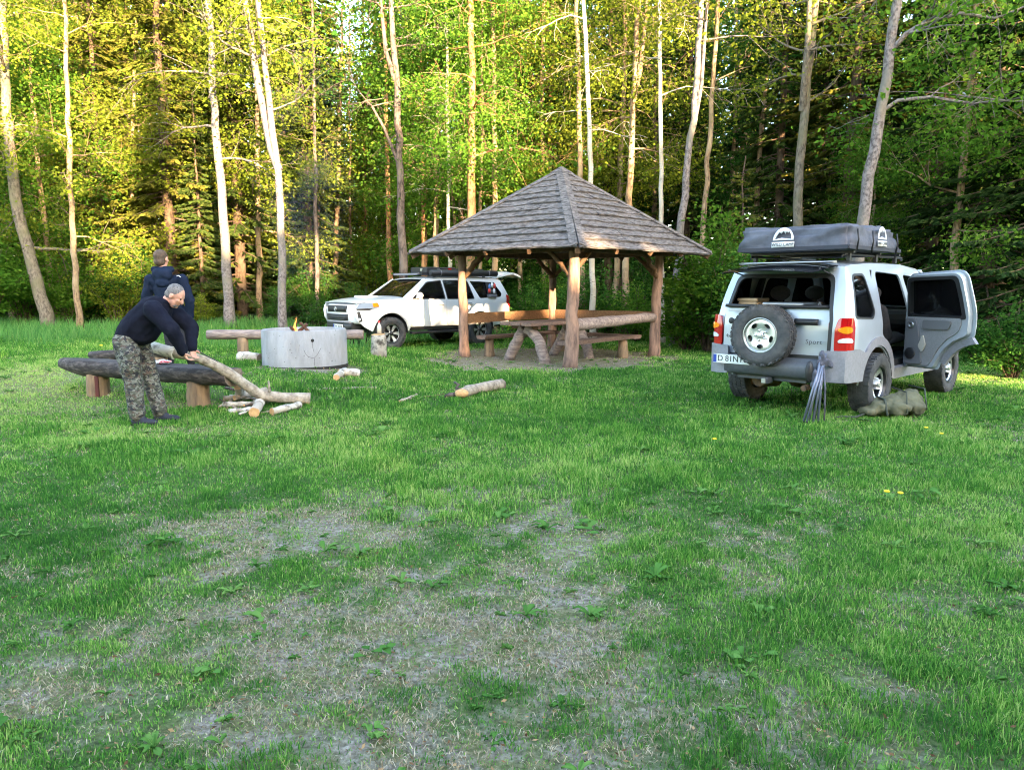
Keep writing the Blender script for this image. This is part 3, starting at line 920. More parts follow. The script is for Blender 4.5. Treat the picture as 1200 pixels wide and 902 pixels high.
# --- leafy trees filling the wood, copied from three built ones
def leafy_proto(seed, Ht, first, nb, blen, leaves, leaf, droop):
    t = broadleaf('leafy_tree', '', [Vector((0, 0, 0)), Vector((.2, .1, Ht * .5)), Vector((.1, -.1, Ht))], .11, M['tanbark'], LY, seed, first=first, nb=nb, blen=blen, leaves=leaves, leaf=leaf, droop=droop, clump=.42)
    r = ([c for c in t.children if c.name.startswith('trunk')][0].data, [c for c in t.children if c.name.startswith('crown')][0].data)
    for c in list(t.children): bpy.data.objects.remove(c)
    bpy.data.objects.remove(t)
    return r
LEAFY = [leafy_proto(201, 13, 1.6, 34, (1.6, 3.2), 56, .088, .04), leafy_proto(202, 16, 3.0, 36, (1.5, 3.0), 56, .082, .09), leafy_proto(203, 10, 1.0, 30, (1.4, 2.6), 54, .085, .02)]
def leafy(v, x, y, s, lf, label, group=None, rz=0):
    t = thing('leafy_tree', label, 'tree', (x, y, g(x, y)), rz, group); t.scale = (s, s, s)
    tm, cm = LEAFY[v]
    link('trunk', tm, None, t); c = link('crown', cm, None, t)
    c.material_slots[0].link = 'OBJECT'; c.material_slots[0].material = M[lf]
    return t
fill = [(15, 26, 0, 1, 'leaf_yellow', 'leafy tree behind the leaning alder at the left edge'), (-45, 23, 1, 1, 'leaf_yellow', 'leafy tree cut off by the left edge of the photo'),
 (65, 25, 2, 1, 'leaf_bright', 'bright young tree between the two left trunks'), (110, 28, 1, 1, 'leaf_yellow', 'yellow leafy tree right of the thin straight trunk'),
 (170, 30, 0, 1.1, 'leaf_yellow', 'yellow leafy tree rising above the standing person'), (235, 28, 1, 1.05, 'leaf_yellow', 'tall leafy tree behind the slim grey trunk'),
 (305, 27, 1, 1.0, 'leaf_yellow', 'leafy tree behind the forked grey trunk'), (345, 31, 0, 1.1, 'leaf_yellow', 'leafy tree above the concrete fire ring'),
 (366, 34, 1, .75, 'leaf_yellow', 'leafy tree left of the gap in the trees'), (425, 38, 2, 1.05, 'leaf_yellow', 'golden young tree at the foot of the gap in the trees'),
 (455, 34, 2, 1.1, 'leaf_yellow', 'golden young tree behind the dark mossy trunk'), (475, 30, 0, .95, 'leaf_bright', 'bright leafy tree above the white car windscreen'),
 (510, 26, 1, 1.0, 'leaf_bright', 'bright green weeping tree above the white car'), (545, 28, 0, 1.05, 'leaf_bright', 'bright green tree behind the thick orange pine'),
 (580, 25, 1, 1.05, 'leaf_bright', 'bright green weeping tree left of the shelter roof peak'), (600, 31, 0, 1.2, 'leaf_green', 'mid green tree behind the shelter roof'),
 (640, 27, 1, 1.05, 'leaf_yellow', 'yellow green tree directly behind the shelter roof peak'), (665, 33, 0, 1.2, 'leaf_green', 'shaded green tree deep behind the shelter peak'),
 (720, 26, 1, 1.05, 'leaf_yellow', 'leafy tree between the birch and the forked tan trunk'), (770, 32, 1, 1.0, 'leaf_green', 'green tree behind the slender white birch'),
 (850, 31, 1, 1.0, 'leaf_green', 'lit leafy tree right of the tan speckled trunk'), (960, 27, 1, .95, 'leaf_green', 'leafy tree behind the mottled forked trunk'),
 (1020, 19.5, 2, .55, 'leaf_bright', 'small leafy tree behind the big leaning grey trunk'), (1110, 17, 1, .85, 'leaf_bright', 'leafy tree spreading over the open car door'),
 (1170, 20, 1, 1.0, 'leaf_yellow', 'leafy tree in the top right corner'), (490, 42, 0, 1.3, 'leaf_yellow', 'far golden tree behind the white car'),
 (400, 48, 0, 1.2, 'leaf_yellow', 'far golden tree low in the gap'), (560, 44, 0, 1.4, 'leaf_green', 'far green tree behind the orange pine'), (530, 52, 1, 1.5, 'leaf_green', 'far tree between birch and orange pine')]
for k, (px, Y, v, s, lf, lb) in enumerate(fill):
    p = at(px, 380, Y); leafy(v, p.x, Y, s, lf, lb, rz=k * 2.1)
# --- understorey bushes
def bush_mesh(seed, h, rad, leaf, n, layers=True):
    rg_ = random.Random(seed); q = np.random.default_rng(seed)
    bm = bmesh.new(); C = []
    for k in range(n):
        a = rg_.uniform(0, 2 * PI); e = rg_.uniform(.15, 1.0)
        top = Vector((math.cos(a) * rad * e, math.sin(a) * rad * e, h * rg_.uniform(.35, 1.0) * (1.15 - .5 * e)))
        p0 = Vector((math.cos(a) * .08, math.sin(a) * .08, -.05)); m_ = p0.lerp(top, .5) + Vector((0, 0, h * .12))
        pts = [p0, m_.lerp(p0, .5), m_, top.lerp(m_, .4), top]
        tube(bm, pts, [.016, .013, .010, .007, .004], 4, cap=False)
        for s in range(9):
            c = m_.lerp(top, s / 8) if s > 1 else pts[1].lerp(m_, s)
            nl = rg_.randint(10, 24)
            C.append(np.array(c) + q.normal(size=(nl, 3)) * np.array([.20, .20, .07]) * (h / 2.2) ** .5)
    C = np.concatenate(C); C[:, 2] = np.maximum(C[:, 2], .03)
    cm = crown_mesh('foliage', C, q.uniform(.7, 1.3, len(C)) * leaf, seed, aspect=.62, flat=.45, rnd=np.clip(q.normal(.45, .22, len(C)) + .2 * (C[:, 2] / h - .5), 0, 1))
    tm = bpy.data.meshes.new('stem'); bm.to_mesh(tm); bm.free(); tm.materials.append(M['sprucebark'])
    return tm, cm
BUSH = [bush_mesh(1, 2.6, 1.3, .10, 34), bush_mesh(2, 1.7, 1.0, .085, 28), bush_mesh(3, 3.6, 1.5, .11, 46), bush_mesh(4, 1.0, .75, .07, 22)]
def bush(v, x, y, s, lf, label, group=None, rz=0):
    t = thing('bush', label, 'bush', (x, y, g(x, y)), rz, group); t.scale = (s, s, s)
    tm, cm = BUSH[v]
    link('stem', tm, None, t); c = link('foliage', cm, None, t)
    if len(cm.materials) == 0: cm.materials.append(M[lf])
    c.material_slots[0].link = 'OBJECT'; c.material_slots[0].material = M[lf]
    return t
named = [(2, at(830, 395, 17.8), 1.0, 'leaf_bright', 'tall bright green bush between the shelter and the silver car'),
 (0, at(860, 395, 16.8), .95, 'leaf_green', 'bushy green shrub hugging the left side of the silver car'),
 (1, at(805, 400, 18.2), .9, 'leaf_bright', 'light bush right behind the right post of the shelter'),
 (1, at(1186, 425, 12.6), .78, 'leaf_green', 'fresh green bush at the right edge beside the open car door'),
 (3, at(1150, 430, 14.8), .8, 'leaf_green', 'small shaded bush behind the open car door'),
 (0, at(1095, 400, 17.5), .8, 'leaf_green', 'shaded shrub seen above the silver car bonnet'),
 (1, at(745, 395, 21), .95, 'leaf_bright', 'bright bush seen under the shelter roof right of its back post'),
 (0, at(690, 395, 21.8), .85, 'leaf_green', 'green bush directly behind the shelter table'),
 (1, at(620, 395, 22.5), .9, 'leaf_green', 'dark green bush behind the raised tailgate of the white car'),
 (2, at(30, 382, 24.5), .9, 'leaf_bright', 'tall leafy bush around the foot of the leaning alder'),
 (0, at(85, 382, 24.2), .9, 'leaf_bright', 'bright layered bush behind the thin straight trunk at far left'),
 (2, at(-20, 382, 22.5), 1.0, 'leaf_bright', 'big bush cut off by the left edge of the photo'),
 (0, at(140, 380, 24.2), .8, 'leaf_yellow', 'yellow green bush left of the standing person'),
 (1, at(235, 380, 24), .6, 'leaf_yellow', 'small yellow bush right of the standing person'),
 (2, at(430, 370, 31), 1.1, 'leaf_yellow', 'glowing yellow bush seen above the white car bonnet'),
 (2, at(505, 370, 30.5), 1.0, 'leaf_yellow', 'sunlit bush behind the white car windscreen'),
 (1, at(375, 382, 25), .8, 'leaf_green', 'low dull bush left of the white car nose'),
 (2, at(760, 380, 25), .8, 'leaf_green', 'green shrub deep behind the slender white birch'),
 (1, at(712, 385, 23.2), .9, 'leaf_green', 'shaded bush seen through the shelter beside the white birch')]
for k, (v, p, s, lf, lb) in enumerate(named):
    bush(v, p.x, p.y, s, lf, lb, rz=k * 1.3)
rg = random.Random(9)
for k in range(34):
    px = rg.uniform(-60, 1200); y = rg.uniform(24.5, 30) if px < 780 else rg.uniform(20, 27)
    if 360 < px < 640 and y < 26: y += 3
    p = at(px, 380, y)
    lf = rg.choice(('leaf_green', 'leaf_bright', 'leaf_green')) if px < 780 else 'leaf_green'
    bush(rg.choice((0, 1, 2)), p.x, y, rg.uniform(.5, .85), lf, 'leafy understorey bush between the trunks of the forest edge', 'understorey bushes', rg.uniform(0, 6))

# --- the far wood closing every gap low down
def far_wood():
    q = np.random.default_rng(5); rg_ = random.Random(6); C = []; S = []
    for row in range(4):
        a = -50.
        while a < 52:
            rad_ = 56 + row * 5 + rg_.uniform(-2, 2); x = math.sin(R(a)) * rad_; y = math.cos(R(a)) * rad_
            px = 600 + FPX * x / y
            gap = 375 < px < 450 or 600 < px < 625
            Ht = rg_.uniform(12, 15) if gap else rg_.uniform(21, 28); nn = int(Ht * 46); w_ = rg_.uniform(1.8, 2.8)
            t = q.random(nn) ** 1.1; rr_ = w_ * (1 - t) ** .7 * np.sqrt(q.random(nn)) + .15; an = q.uniform(0, 2 * PI, nn)
            C.append(np.stack([x + rr_ * np.cos(an), y + rr_ * np.sin(an), .2 + t * Ht], 1)); S.append(q.uniform(.35, .8, nn))
            a += 2.2 * rg_.uniform(.8, 1.2)
    C = np.concatenate(C); S = np.concatenate(S); V, F = leaf_quads(C, S, seed=9, aspect=.35, flat=.1)
    tag(link('far_wood', mesh_np('far_wood', V, F, attrs={'rnd': np.repeat(q.random(len(C)) * .7, 4)}), M['needle_dark']), 'far dark wood closing the gaps between the nearer trunks', 'wood', kind='stuff')
far_wood()
# --- the wood behind the camera, which keeps the clearing in shade
def wood_behind():
    q = np.random.default_rng(77); C = []; Sx = []
    rg_ = random.Random(78); bm = bmesh.new()
    for row, (y0, st) in enumerate(((-20, 2.2), (-24, 2.4), (-29, 2.8))):
        x = -26
        while x < 60:
            xx = x + rg_.uniform(-.7, .7); yy = y0 + rg_.uniform(-1, 1); Ht = rg_.uniform(12, 17)
            w_ = rg_.uniform(1.5, 2.3)
            tube(bm, [(xx, yy, -.2), (xx, yy, Ht)], [.16, .03], 6, cap=False)
            nn = 2300
            t = q.random(nn) ** 1.05; z = .4 + t * (Ht - .4)
            rr_ = w_ * (1 - t) ** .7 * np.sqrt(q.random(nn)) + .1; a = q.uniform(0, 2 * PI, nn)
            C.append(np.stack([xx + rr_ * np.cos(a), yy + rr_ * np.sin(a), z], 1)); Sx.append(np.full(nn, .55) * q.uniform(.6, 1.2, nn))
            x += st * rg_.uniform(.8, 1.3)
    C = np.concatenate(C); S = np.concatenate(Sx)
    # leaves cut away along sun rays, shaped to put sunlight on chosen spots
    d = np.array(sd); keep = np.ones(len(C), bool)
    for (T_, r) in (((1.06, 18.85, 1.2), .25), ((-1.0, 19.6, .95), .3), ((-2.3, 19.0, 1.0), .2), ((-9.5, 25.5, 4.2), 2.0), ((-6.5, 25.5, 2.6), .9), ((-8.8, 10.5, 0), .9),
                    ((8.3, 11.2, 0), .6), ((10, 17.5, 7.0), .8), ((-12.5, 24, 3), 1.0)):
        v = C - np.array(T_); t = v @ d; keep &= (np.linalg.norm(v - t[:, None] * d, axis=1) > r + .25)
    C, S = C[keep], S[keep]
    V, F = leaf_quads(C, S, seed=8, aspect=.7, flat=.3)
    me1 = bpy.data.meshes.new('t'); bm.to_mesh(me1); bm.free()
    nv = len(V)
    bm2 = bmesh.new(); bm2.from_mesh(mesh_np('w', V, F, attrs={'rnd': q.random(nv)})); bm2.from_mesh(me1)
    me = bpy.data.meshes.new('woodland'); bm2.to_mesh(me); bm2.free()
    tag(link('woodland', me, M['needle']), 'dense spruce wood on the near side of the clearing behind the viewer', 'woodland', kind='stuff')
wood_behind()
# ------------------------------------------------------------------ shelter, table, benches, logs, fire ring
M['roofwood'] = mat('weathered_shingle', (.050, .042, .040), .9, col2=(.25, .225, .215), scale=7, stretch=(1, 1, 7), bump=1.0, bscale=14, lo=.35, hi=.7, spec=.2, rand=True)
M['postwood'] = mat('stripped_post_wood', (.30, .185, .135), .8, col2=(.11, .072, .058), scale=4, stretch=(3, 3, .7), bump=.7, bscale=16, lo=.4, hi=.66, spec=.25, rand=True)
M['beamwood'] = mat('brown_beam_wood', (.13, .075, .04), .8, col2=(.07, .042, .028), scale=5, stretch=(2, 2, 2), bump=.4, spec=.25)
M['plank'] = mat('brown_plank_wood', (.26, .14, .07), .75, col2=(.15, .08, .045), scale=5, stretch=(1, 6, 6), bump=.4, spec=.25)
M['tablewood'] = mat('table_plank_wood', (.24, .155, .12), .8, col2=(.12, .08, .065), scale=5, stretch=(1, 7, 7), bump=.6, spec=.25)
M['silverlog'] = mat('silvered_log', (.36, .28, .24), .85, col2=(.16, .12, .11), scale=4, stretch=(1, 5, 5), bump=.8, bscale=12, spec=.2)
M['blacklog'] = mat('dark_weathered_log', (.046, .039, .040), .85, col2=(.18, .15, .14), scale=5, stretch=(1, 4, 4), bump=.9, bscale=12, lo=.45, hi=.75, spec=.25, rand=True)
M['stumpwood'] = mat('stump_wood', (.30, .20, .12), .85, col2=(.14, .10, .07), scale=4, stretch=(4, 4, .6), bump=.6, spec=.2, rand=True)
M['cutwood'] = mat('fresh_cut_wood', (.62, .38, .18), .7, col2=(.48, .27, .12), scale=20, bump=.2, spec=.2)
M['cutgrey'] = mat('old_cut_wood', (.26, .20, .15), .85, col2=(.15, .11, .09), scale=18, bump=.4, spec=.2)
M['firebirch'] = barkmat('firewood_birch_bark', (.60, .55, .48), (.13, .11, .09), (.42, .36, .29), 9, (1, 1, 1), .5, .46, .62)
M['branchbark'] = mat('branch_bark', (.44, .37, .29), .85, col2=(.20, .16, .12), scale=14, bump=.7, spec=.2, lo=.38, hi=.66)
M['concrete'] = mat('concrete', (.36, .36, .37), .85, col2=(.24, .235, .235), scale=3.5, bump=.25, bscale=60, spec=.3, stretch=(1, 1, .35))
M['near_black'] = mat('near_black', (.02, .018, .016), .95)  # near-black for the hole disc, cracks and base band
M['rust'] = mat('dark_red_steel', (.09, .015, .012), .6)

def wobbly(bm, a, b, ra, rb, n=10, seed=0, rough=.07, wander=.02, segs=8, mi=0, capmi=None, flat=1.0, mid=None):
    rg_ = random.Random(seed); a = Vector(a); b = Vector(b); pts = []; rad = []
    for i in range(segs + 1):
        t = i / segs; p = a.lerp(b, t)
        if mid is not None: p = a.lerp(Vector(mid), t).lerp(Vector(mid).lerp(b, t), t)
        w_ = wander * (1 if 0 < i < segs else .3)
        pts.append(p + Vector((rg_.gauss(0, w_), rg_.gauss(0, w_), rg_.gauss(0, w_) * .5)))
        rad.append((ra + (rb - ra) * t) * (1 + rg_.uniform(-rough, rough)))
    tube(bm, pts, rad, n, mi, True, capmi, rough, rg_, flat)
    return pts

# shelter frame of reference: corner 0 front, 1 right, 2 back, 3 left
GC = Vector((1.08, 16.62, 0)); GA = R(1.5)
def gdir(k): a = -PI / 2 + GA + k * PI / 2; return Vector((math.cos(a), math.sin(a), 0))
PR = 2.22
post_at = [GC + gdir(0) * 2.32, GC + gdir(1) * 2.17, GC + gdir(2) * 2.25, GC + gdir(3) * 2.14]
EZ, AZ, ER = 2.27, 4.05, 3.33
sh = thing('picnic_shelter', 'square open timber shelter with a pyramid roof of grey wooden shingles', 'shelter', (GC.x, GC.y, 0))
def L_(p): return Vector(p) - Vector((GC.x, GC.y, 0))
leans = [Vector((.05, 0, 0)), Vector((.02, .03, 0)), Vector((0, 0, 0)), Vector((-.05, 0, 0))]
for k in range(4):
    p = L_(post_at[k]); bm = bmesh.new(); rg_ = random.Random(40 + k)
    rb = (.125, .115, .105, .105)[k]; pts = []; rad = []
    for i in range(12):
        t = i / 11
        kink = (.045 if k == 1 and .35 < t < .65 else 0)
        pts.append(p + leans[k] * t + Vector((rg_.gauss(0, .010) - kink * (.4 if k == 1 else 0) + (.05 * (1 - t) ** 3 * (-1 if k == 1 else 0)), rg_.gauss(0, .010), -.1 + t * (EZ + .16))))
        rad.append(rb * (1.12 - .32 * t + .22 * max(0, .15 - t) / .15) * (1 + rg_.uniform(-.05, .05)))
    tube(bm, pts, rad, 12, rough=.06, rng=rg_)
    po = obj('post', bm, M['postwood'], sh)
    for s in (1, -1):
        q = (L_(post_at[(k + s) % 4]) - p).normalized()
        bm = bmesh.new(); wobbly(bm, p + Vector((0, 0, 1.72)), p + q * .62 + Vector((0, 0, EZ - .02)), .055, .05, 7, k * 7 + s, mid=p + q * .22 + Vector((0, 0, 1.95)))
        obj('brace', bm, M['beamwood'], sh)
for k in range(4):
    a = L_(post_at[k]); b_ = L_(post_at[(k + 1) % 4]); d = (b_ - a).normalized()
    bm = bmesh.new(); bar(bm, a - d * .35 + Vector((0, 0, EZ + .02)), b_ + d * .35 + Vector((0, 0, EZ + .02)), .13, .15)
    obj('wall_plate', bm, M['beamwood'], sh)
apex = Vector((0, 0, AZ))
corner = [gdir(k) * ER + Vector((0, 0, EZ - .02)) for k in range(4)]
corner[0] = gdir(0) * 3.35 + Vector((0, 0, EZ - .04))
rg_ = random.Random(3)
for k in range(4):
    A = corner[k]; B = corner[(k + 1) % 4]
    nrm = (B - A).cross(apex - A).normalized()
    if nrm.z < 0: nrm = -nrm
    bm = bmesh.new(); NC = 13
    for c in range(NC):
        t0 = c / NC - .006; t1 = min(1, (c + 1) / NC + .03)
        if c == 0: t0 = -.012
        w0 = rg_.uniform(-.008, .008)
        cuts = [0] + sorted(rg_.uniform(.12, .88) for _ in range(2 if c < 8 else 1 if c < 11 else 0)) + [1]
        for ci in range(len(cuts) - 1):
            sa, sb = cuts[ci] + (.0015 if ci else 0), cuts[ci + 1] - .0015
            ns = max(2, int((sb - sa) * 14 * (1 - c / NC)) + 1)
            j = rg_.uniform(-.010, .010)
            top0 = []; top1 = []; bot0 = []; bot1 = []
            for i in range(ns + 1):
                s = sa + (sb - sa) * i / ns
                wob = rg_.uniform(-.016, .016)
                p0 = (A.lerp(B, s)).lerp(apex, t0 + w0 + wob * .4); p1 = (A.lerp(B, s)).lerp(apex, t1)
                lift = .062 + j + rg_.uniform(-.010, .010)
                top0.append(bm.verts.new(p0 + nrm * lift)); top1.append(bm.verts.new(p1 + nrm * .014))
                bot0.append(bm.verts.new(p0 + nrm * (lift - .034))); bot1.append(bm.verts.new(p1 - nrm * .012))
            for i in range(ns):
                bm.faces.new((top0[i], top0[i + 1], top1[i + 1], top1[i])); bm.faces.new((bot0[i + 1], bot0[i], bot1[i], bot1[i + 1]))
                bm.faces.new((bot0[i], bot0[i + 1], top0[i + 1], top0[i])); bm.faces.new((top1[i], top1[i + 1], bot1[i + 1], bot1[i]))
            bm.faces.new((bot0[0], top0[0], top1[0], bot1[0])); bm.faces.new((top0[-1], bot0[-1], bot1[-1], top1[-1]))
    bmesh.ops.recalc_face_normals(bm, faces=bm.faces)
    obj('roof_slope', bm, M['roofwood'], sh)
    # hip boards
    bm = bmesh.new()
    for s in (1, -1):
        other = corner[(k + s) % 4]; e = (other - corner[k]).normalized()
        nr = (other - corner[k]).cross(apex - corner[k]).normalized(); nr = nr if nr.z > 0 else -nr
        a = corner[k] - (apex - corner[k]).normalized() * .03 + e * .07 + nr * .072; b_ = apex + e * .05 + nr * .05
        bar(bm, a, b_, .15, .022, up=nr)
    obj('hip_board', bm, M['roofwood'], sh)
    # rafters under the slope
    bm = bmesh.new(); bar(bm, corner[k] * .99 + Vector((0, 0, -.03)), apex - Vector((0, 0, .12)), .09, .12)
    for s in (.25, .5, .75):
        e = A.lerp(B, s); t = 2 * min(s, 1 - s)
        bar(bm, e + Vector((0, 0, -.05)), e.lerp(apex, t * .96) - Vector((0, 0, .07)), .06, .09)
    obj('rafter', bm, M['beamwood'], sh)
bm = bmesh.new()
r_ = bmesh.ops.create_cone(bm, cap_ends=True, segments=4, radius1=.26, radius2=.02, depth=.14, matrix=Matrix.Translation((0, 0, AZ + .02)) @ Matrix.Rotation(GA, 4, 'Z'))
obj('roof_cap', bm, M['roofwood'], sh)
# backrest rails between posts
def rail(a, b, z0, z1, kind, seed):
    bm = bmesh.new(); a = L_(a); b = L_(b)
    if kind == 'log':
        wobbly(bm, a + Vector((0, 0, z0)), b + Vector((0, 0, z1)), .125, .10, 10, seed, .05, .01); return obj('backrest_log', bm, M['silverlog'], sh)
    bar(bm, a + Vector((0, 0, z0)), b + Vector((0, 0, z1)), .05, .22); return obj('backrest_plank', bm, M['plank'], sh)
rail(post_at[0] + Vector((.05, .10, 0)), post_at[1] + Vector((-.06, -.02, 0)), .80, .86, 'log', 5)
rail(post_at[1] + Vector((-.08, .10, 0)), post_at[2] + Vector((.10, -.08, 0)), .88, .86, 'plank', 6)
rail(post_at[2] + Vector((-.10, -.10, 0)), post_at[3] + Vector((.05, .06, 0)), .86, .84, 'plank', 7)

def seat_bench(name, label, a, b, z, w, leg_ts, inn, seed):
    a = Vector(a); b = Vector(b); t = thing(name, label, 'bench', ((a.x + b.x) / 2, (a.y + b.y) / 2, 0), 0, 'plank benches inside the shelter')
    o = Vector(t.location); d = (b - a).normalized(); rg_ = random.Random(seed)
    bm = bmesh.new(); side = Vector((-d.y, d.x, 0)); k = 10; rows = []
    for i in range(k + 1):
        p = a.lerp(b, i / k) - o; h1 = w / 2 + rg_.uniform(-.02, .02); h2 = w / 2 + rg_.uniform(-.02, .02)
        rows.append([bm.verts.new(p + side * h1 + Vector((0, 0, z))), bm.verts.new(p - side * h2 + Vector((0, 0, z))),
                     bm.verts.new(p - side * h2 * .75 + Vector((0, 0, z - .075))), bm.verts.new(p + side * h1 * .75 + Vector((0, 0, z - .075)))])
    for i in range(k):
        for j in range(4): bm.faces.new((rows[i][j], rows[i][(j + 1) % 4], rows[i + 1][(j + 1) % 4], rows[i + 1][j]))
    bm.faces.new(rows[0]); bm.faces.new(list(reversed(rows[-1]))); bmesh.ops.recalc_face_normals(bm, faces=bm.faces)
    obj('seat', bm, M['tablewood'], t)
    for tt in leg_ts:
        p = a.lerp(b, tt) - o; bm = bmesh.new()
        wobbly(bm, p + Vector((0, 0, -.05)), p + Vector((0, 0, z - .07)), .13, .09, 9, seed + int(tt * 10), .05, .006, 5)
        obj('leg', bm, M['stumpwood'], t)
C0, C1, C2, C3 = [Vector((p.x, p.y, 0)) for p in post_at]
inn = lambda k: (Vector((GC.x, GC.y, 0)) - (post_at[k] + post_at[(k + 1) % 4]) / 2).normalized()
i01 = ((GC - (C0 + C1) / 2).normalized()) * .42; i12 = ((GC - (C1 + C2) / 2).normalized()) * .40; i23 = ((GC - (C2 + C3) / 2).normalized()) * .40
for v in (i01, i12, i23): v.z = 0
seat_bench('plank_bench', 'rough plank bench along the log backrest at the near right side of the shelter', C0.lerp(C1, .02) + i01 * .6, C0.lerp(C1, .92) + i01, .47, .34, (.1, .82), None, 1)
seat_bench('plank_bench', 'rough plank bench along the back right side of the shelter', C1.lerp(C2, .08) + i12, C1.lerp(C2, .9) + i12, .46, .32, (.15, .85), None, 2)
seat_bench('plank_bench', 'plank bench on stump legs nearest the white car inside the shelter', C3.lerp(C2, .06) + i23 * .85, C3.lerp(C2, .9) + i23, .46, .33, (.10, .8), None, 3)
# table
td = (C1 - C0).normalized(); ts = Vector((-td.y, td.x, 0))
tc0 = Vector((.10, 15.30, 0)); tl = 2.15
tb = thing('picnic_table', 'heavy plank table on forked natural branch legs under the shelter roof', 'table', (tc0 + td * tl / 2)[:])
o = Vector(tb.location)
bm = bmesh.new(); rg_ = random.Random(8)
for j in range(3):
    off = (j - 1) * .285; e0 = rg_.uniform(-.08, .08); e1 = rg_.uniform(-.06, .06)
    bar(bm, tc0 - o + td * e0 + ts * off + Vector((0, 0, .775 + j * .002)), tc0 - o + td * (tl + e1) + ts * off + Vector((0, 0, .775 + j * .002)), .27, .07)
obj('table_top', bm, M['tablewood'], tb, bevel=.012)
for tt in (.30, 1.85):
    bm = bmesh.new(); bar(bm, tc0 - o + td * tt - ts * .36 + Vector((0, 0, .70)), tc0 - o + td * tt + ts * .36 + Vector((0, 0, .70)), .10, .07)
    obj('cross_bar', bm, M['beamwood'], tb)
for tt in (.30, 1.85):
    for s in (1, -1):
        bm = bmesh.new(); c = tc0 - o + td * tt
        wobbly(bm, c + ts * s * .52 + Vector((0, 0, -.06)), c + ts * s * .04 + Vector((0, 0, .69)), .115, .12, 10, int(tt * 10) + s, .06, .012, 8, mid=c + ts * s * (.42 if s < 0 else .22) + Vector((0, 0, .50)))
        obj('leg', bm, M['silverlog'], tb)

# log benches around the fire
def log_bench(label, a, b, r, legs, flat_top, matl, seed, legr=.11, legm='stumpwood', group='log benches round the fire ring', post=False):
    a = Vector(a); b = Vector(b); c = (a + b) / 2
    t = thing('log_bench', label, 'bench', (c.x, c.y, g(c.x, c.y)), 0, group); o = Vector(t.location)
    rg_ = random.Random(seed); d = (b - a).normalized(); side = Vector((0, 0, 1)).cross(d).normalized(); up = d.cross(side)
    bm = bmesh.new(); k = 22; rings = []; n_ = 14
    for i in range(k + 1):
        p = a.lerp(b, i / k) - o; ring = []
        rr0 = r * (1 + rg_.uniform(-.03, .03)) * (1 if 0 < i < k else .94) * (.55 + .45 * min(1, i / 3) if flat_top else 1)
        for j in range(n_):
            an = 2 * PI * j / n_; x = math.cos(an) * rr0 * 1.15; z = math.sin(an) * rr0
            if flat_top: z = min(z, r * .45) + (.003 * rg_.random())
            q = 1 + rg_.uniform(-.035, .035)
            ring.append(bm.verts.new(p + side * x * q + up * (z * q if z < r * .4 else z)))
        rings.append(ring)
    for i in range(k):
        for j in range(n_):
            f = bm.faces.new((rings[i][j], rings[i + 1][j], rings[i + 1][(j + 1) % n_], rings[i][(j + 1) % n_])); f.smooth = not flat_top or not (math.sin(2 * PI * (j + .5) / n_) > .5)
    f = bm.faces.new(rings[0]); f.material_index = 1; f = bm.faces.new(list(reversed(rings[-1]))); f.material_index = 1
    bmesh.ops.recalc_face_normals(bm, faces=bm.faces)
    obj('seat_log', bm, [matl, M['cutgrey']], t)
    for q in legs:
        p = a.lerp(b, q); gzv = g(p.x, p.y); bm = bmesh.new()
        wobbly(bm, Vector((p.x, p.y, gzv - .12)) - o, Vector((p.x, p.y, p.z - r * .55)) - o, legr * 1.08, legr, 12, seed + int(q * 9), .03, .004, 4)
        lg = obj('leg', bm, M[legm], t)
        if post and q == legs[0]:
            bm = bmesh.new(); box(bm, Vector((p.x + legr * .42, p.y - legr * .98, (gzv + p.z - r) / 2)) - o, (.045, .02, p.z - r * .7 - gzv))
            obj('steel_strap', bm, M['rust'], lg)
    return t
fb_a = Vector((-6.0, 9.85, .53)); fb_b = Vector((-3.42, 9.02, .47))
log_bench('long dark half log bench on two stumps in front of the bending man', fb_a, fb_b, .155, (.21, .80), True, M['blacklog'], 1, .135, post=True)
pa = at(107, 416, 11.2); pb = at(196, 412, 11.0)
log_bench('dark split log bench mostly hidden behind the bending man', (pa.x, pa.y, pa.z), (pb.x, pb.y, pb.z + .02), .12, (.16, .90), True, M['blacklog'], 2, .10)
pa = at(243, 392, 14.1); pb = at(426, 392, 14.4)
log_bench('far log bench whose ends show either side of the concrete fire ring', (pa.x, pa.y, pa.z), (pb.x, pb.y, pb.z), .095, (.22, .8), False, M['silverlog'], 3, .10)

# fire ring
FR = Vector((-3.45, 12.3, 0)); FR.z = g(FR.x, FR.y) - .05
fr = thing('fire_ring', 'round pale concrete fire ring with a small hole and cracks', 'fire pit', FR)
Rr, Hh = .685, .62
bm = bmesh.new()
lathe(bm, [(0.0, Rr), (.03, Rr + .004), (Hh - .02, Rr), (Hh, Rr - .015), (Hh, Rr - .09), (Hh - .02, Rr - .10), (.0, Rr - .10)], 'z', 72, closed=True)
bmesh.ops.recalc_face_normals(bm, faces=bm.faces)
ringo = obj('ring_wall', bm, M['concrete'], fr); autosmooth(ringo, 40)
def on_ring(px, py):
    a = math.asin(max(-1, min(1, (px - 351) / 48.5))); z = (431 - py) / 44.0 * .60 + .06
    return Vector((math.sin(a) * (Rr + .003), -math.cos(a) * (Rr + .003), z))
bm = bmesh.new(); h0 = on_ring(372, 401); bmesh.ops.create_circle(bm, cap_ends=True, segments=14, radius=.026, matrix=Matrix.Translation(h0) @ Matrix.Rotation(math.atan2(h0.x, -h0.y), 4, 'Z') @ Matrix.Rotation(R(90), 4, 'X'))
obj('drain_hole', bm, M['near_black'], fr)
bm = bmesh.new()
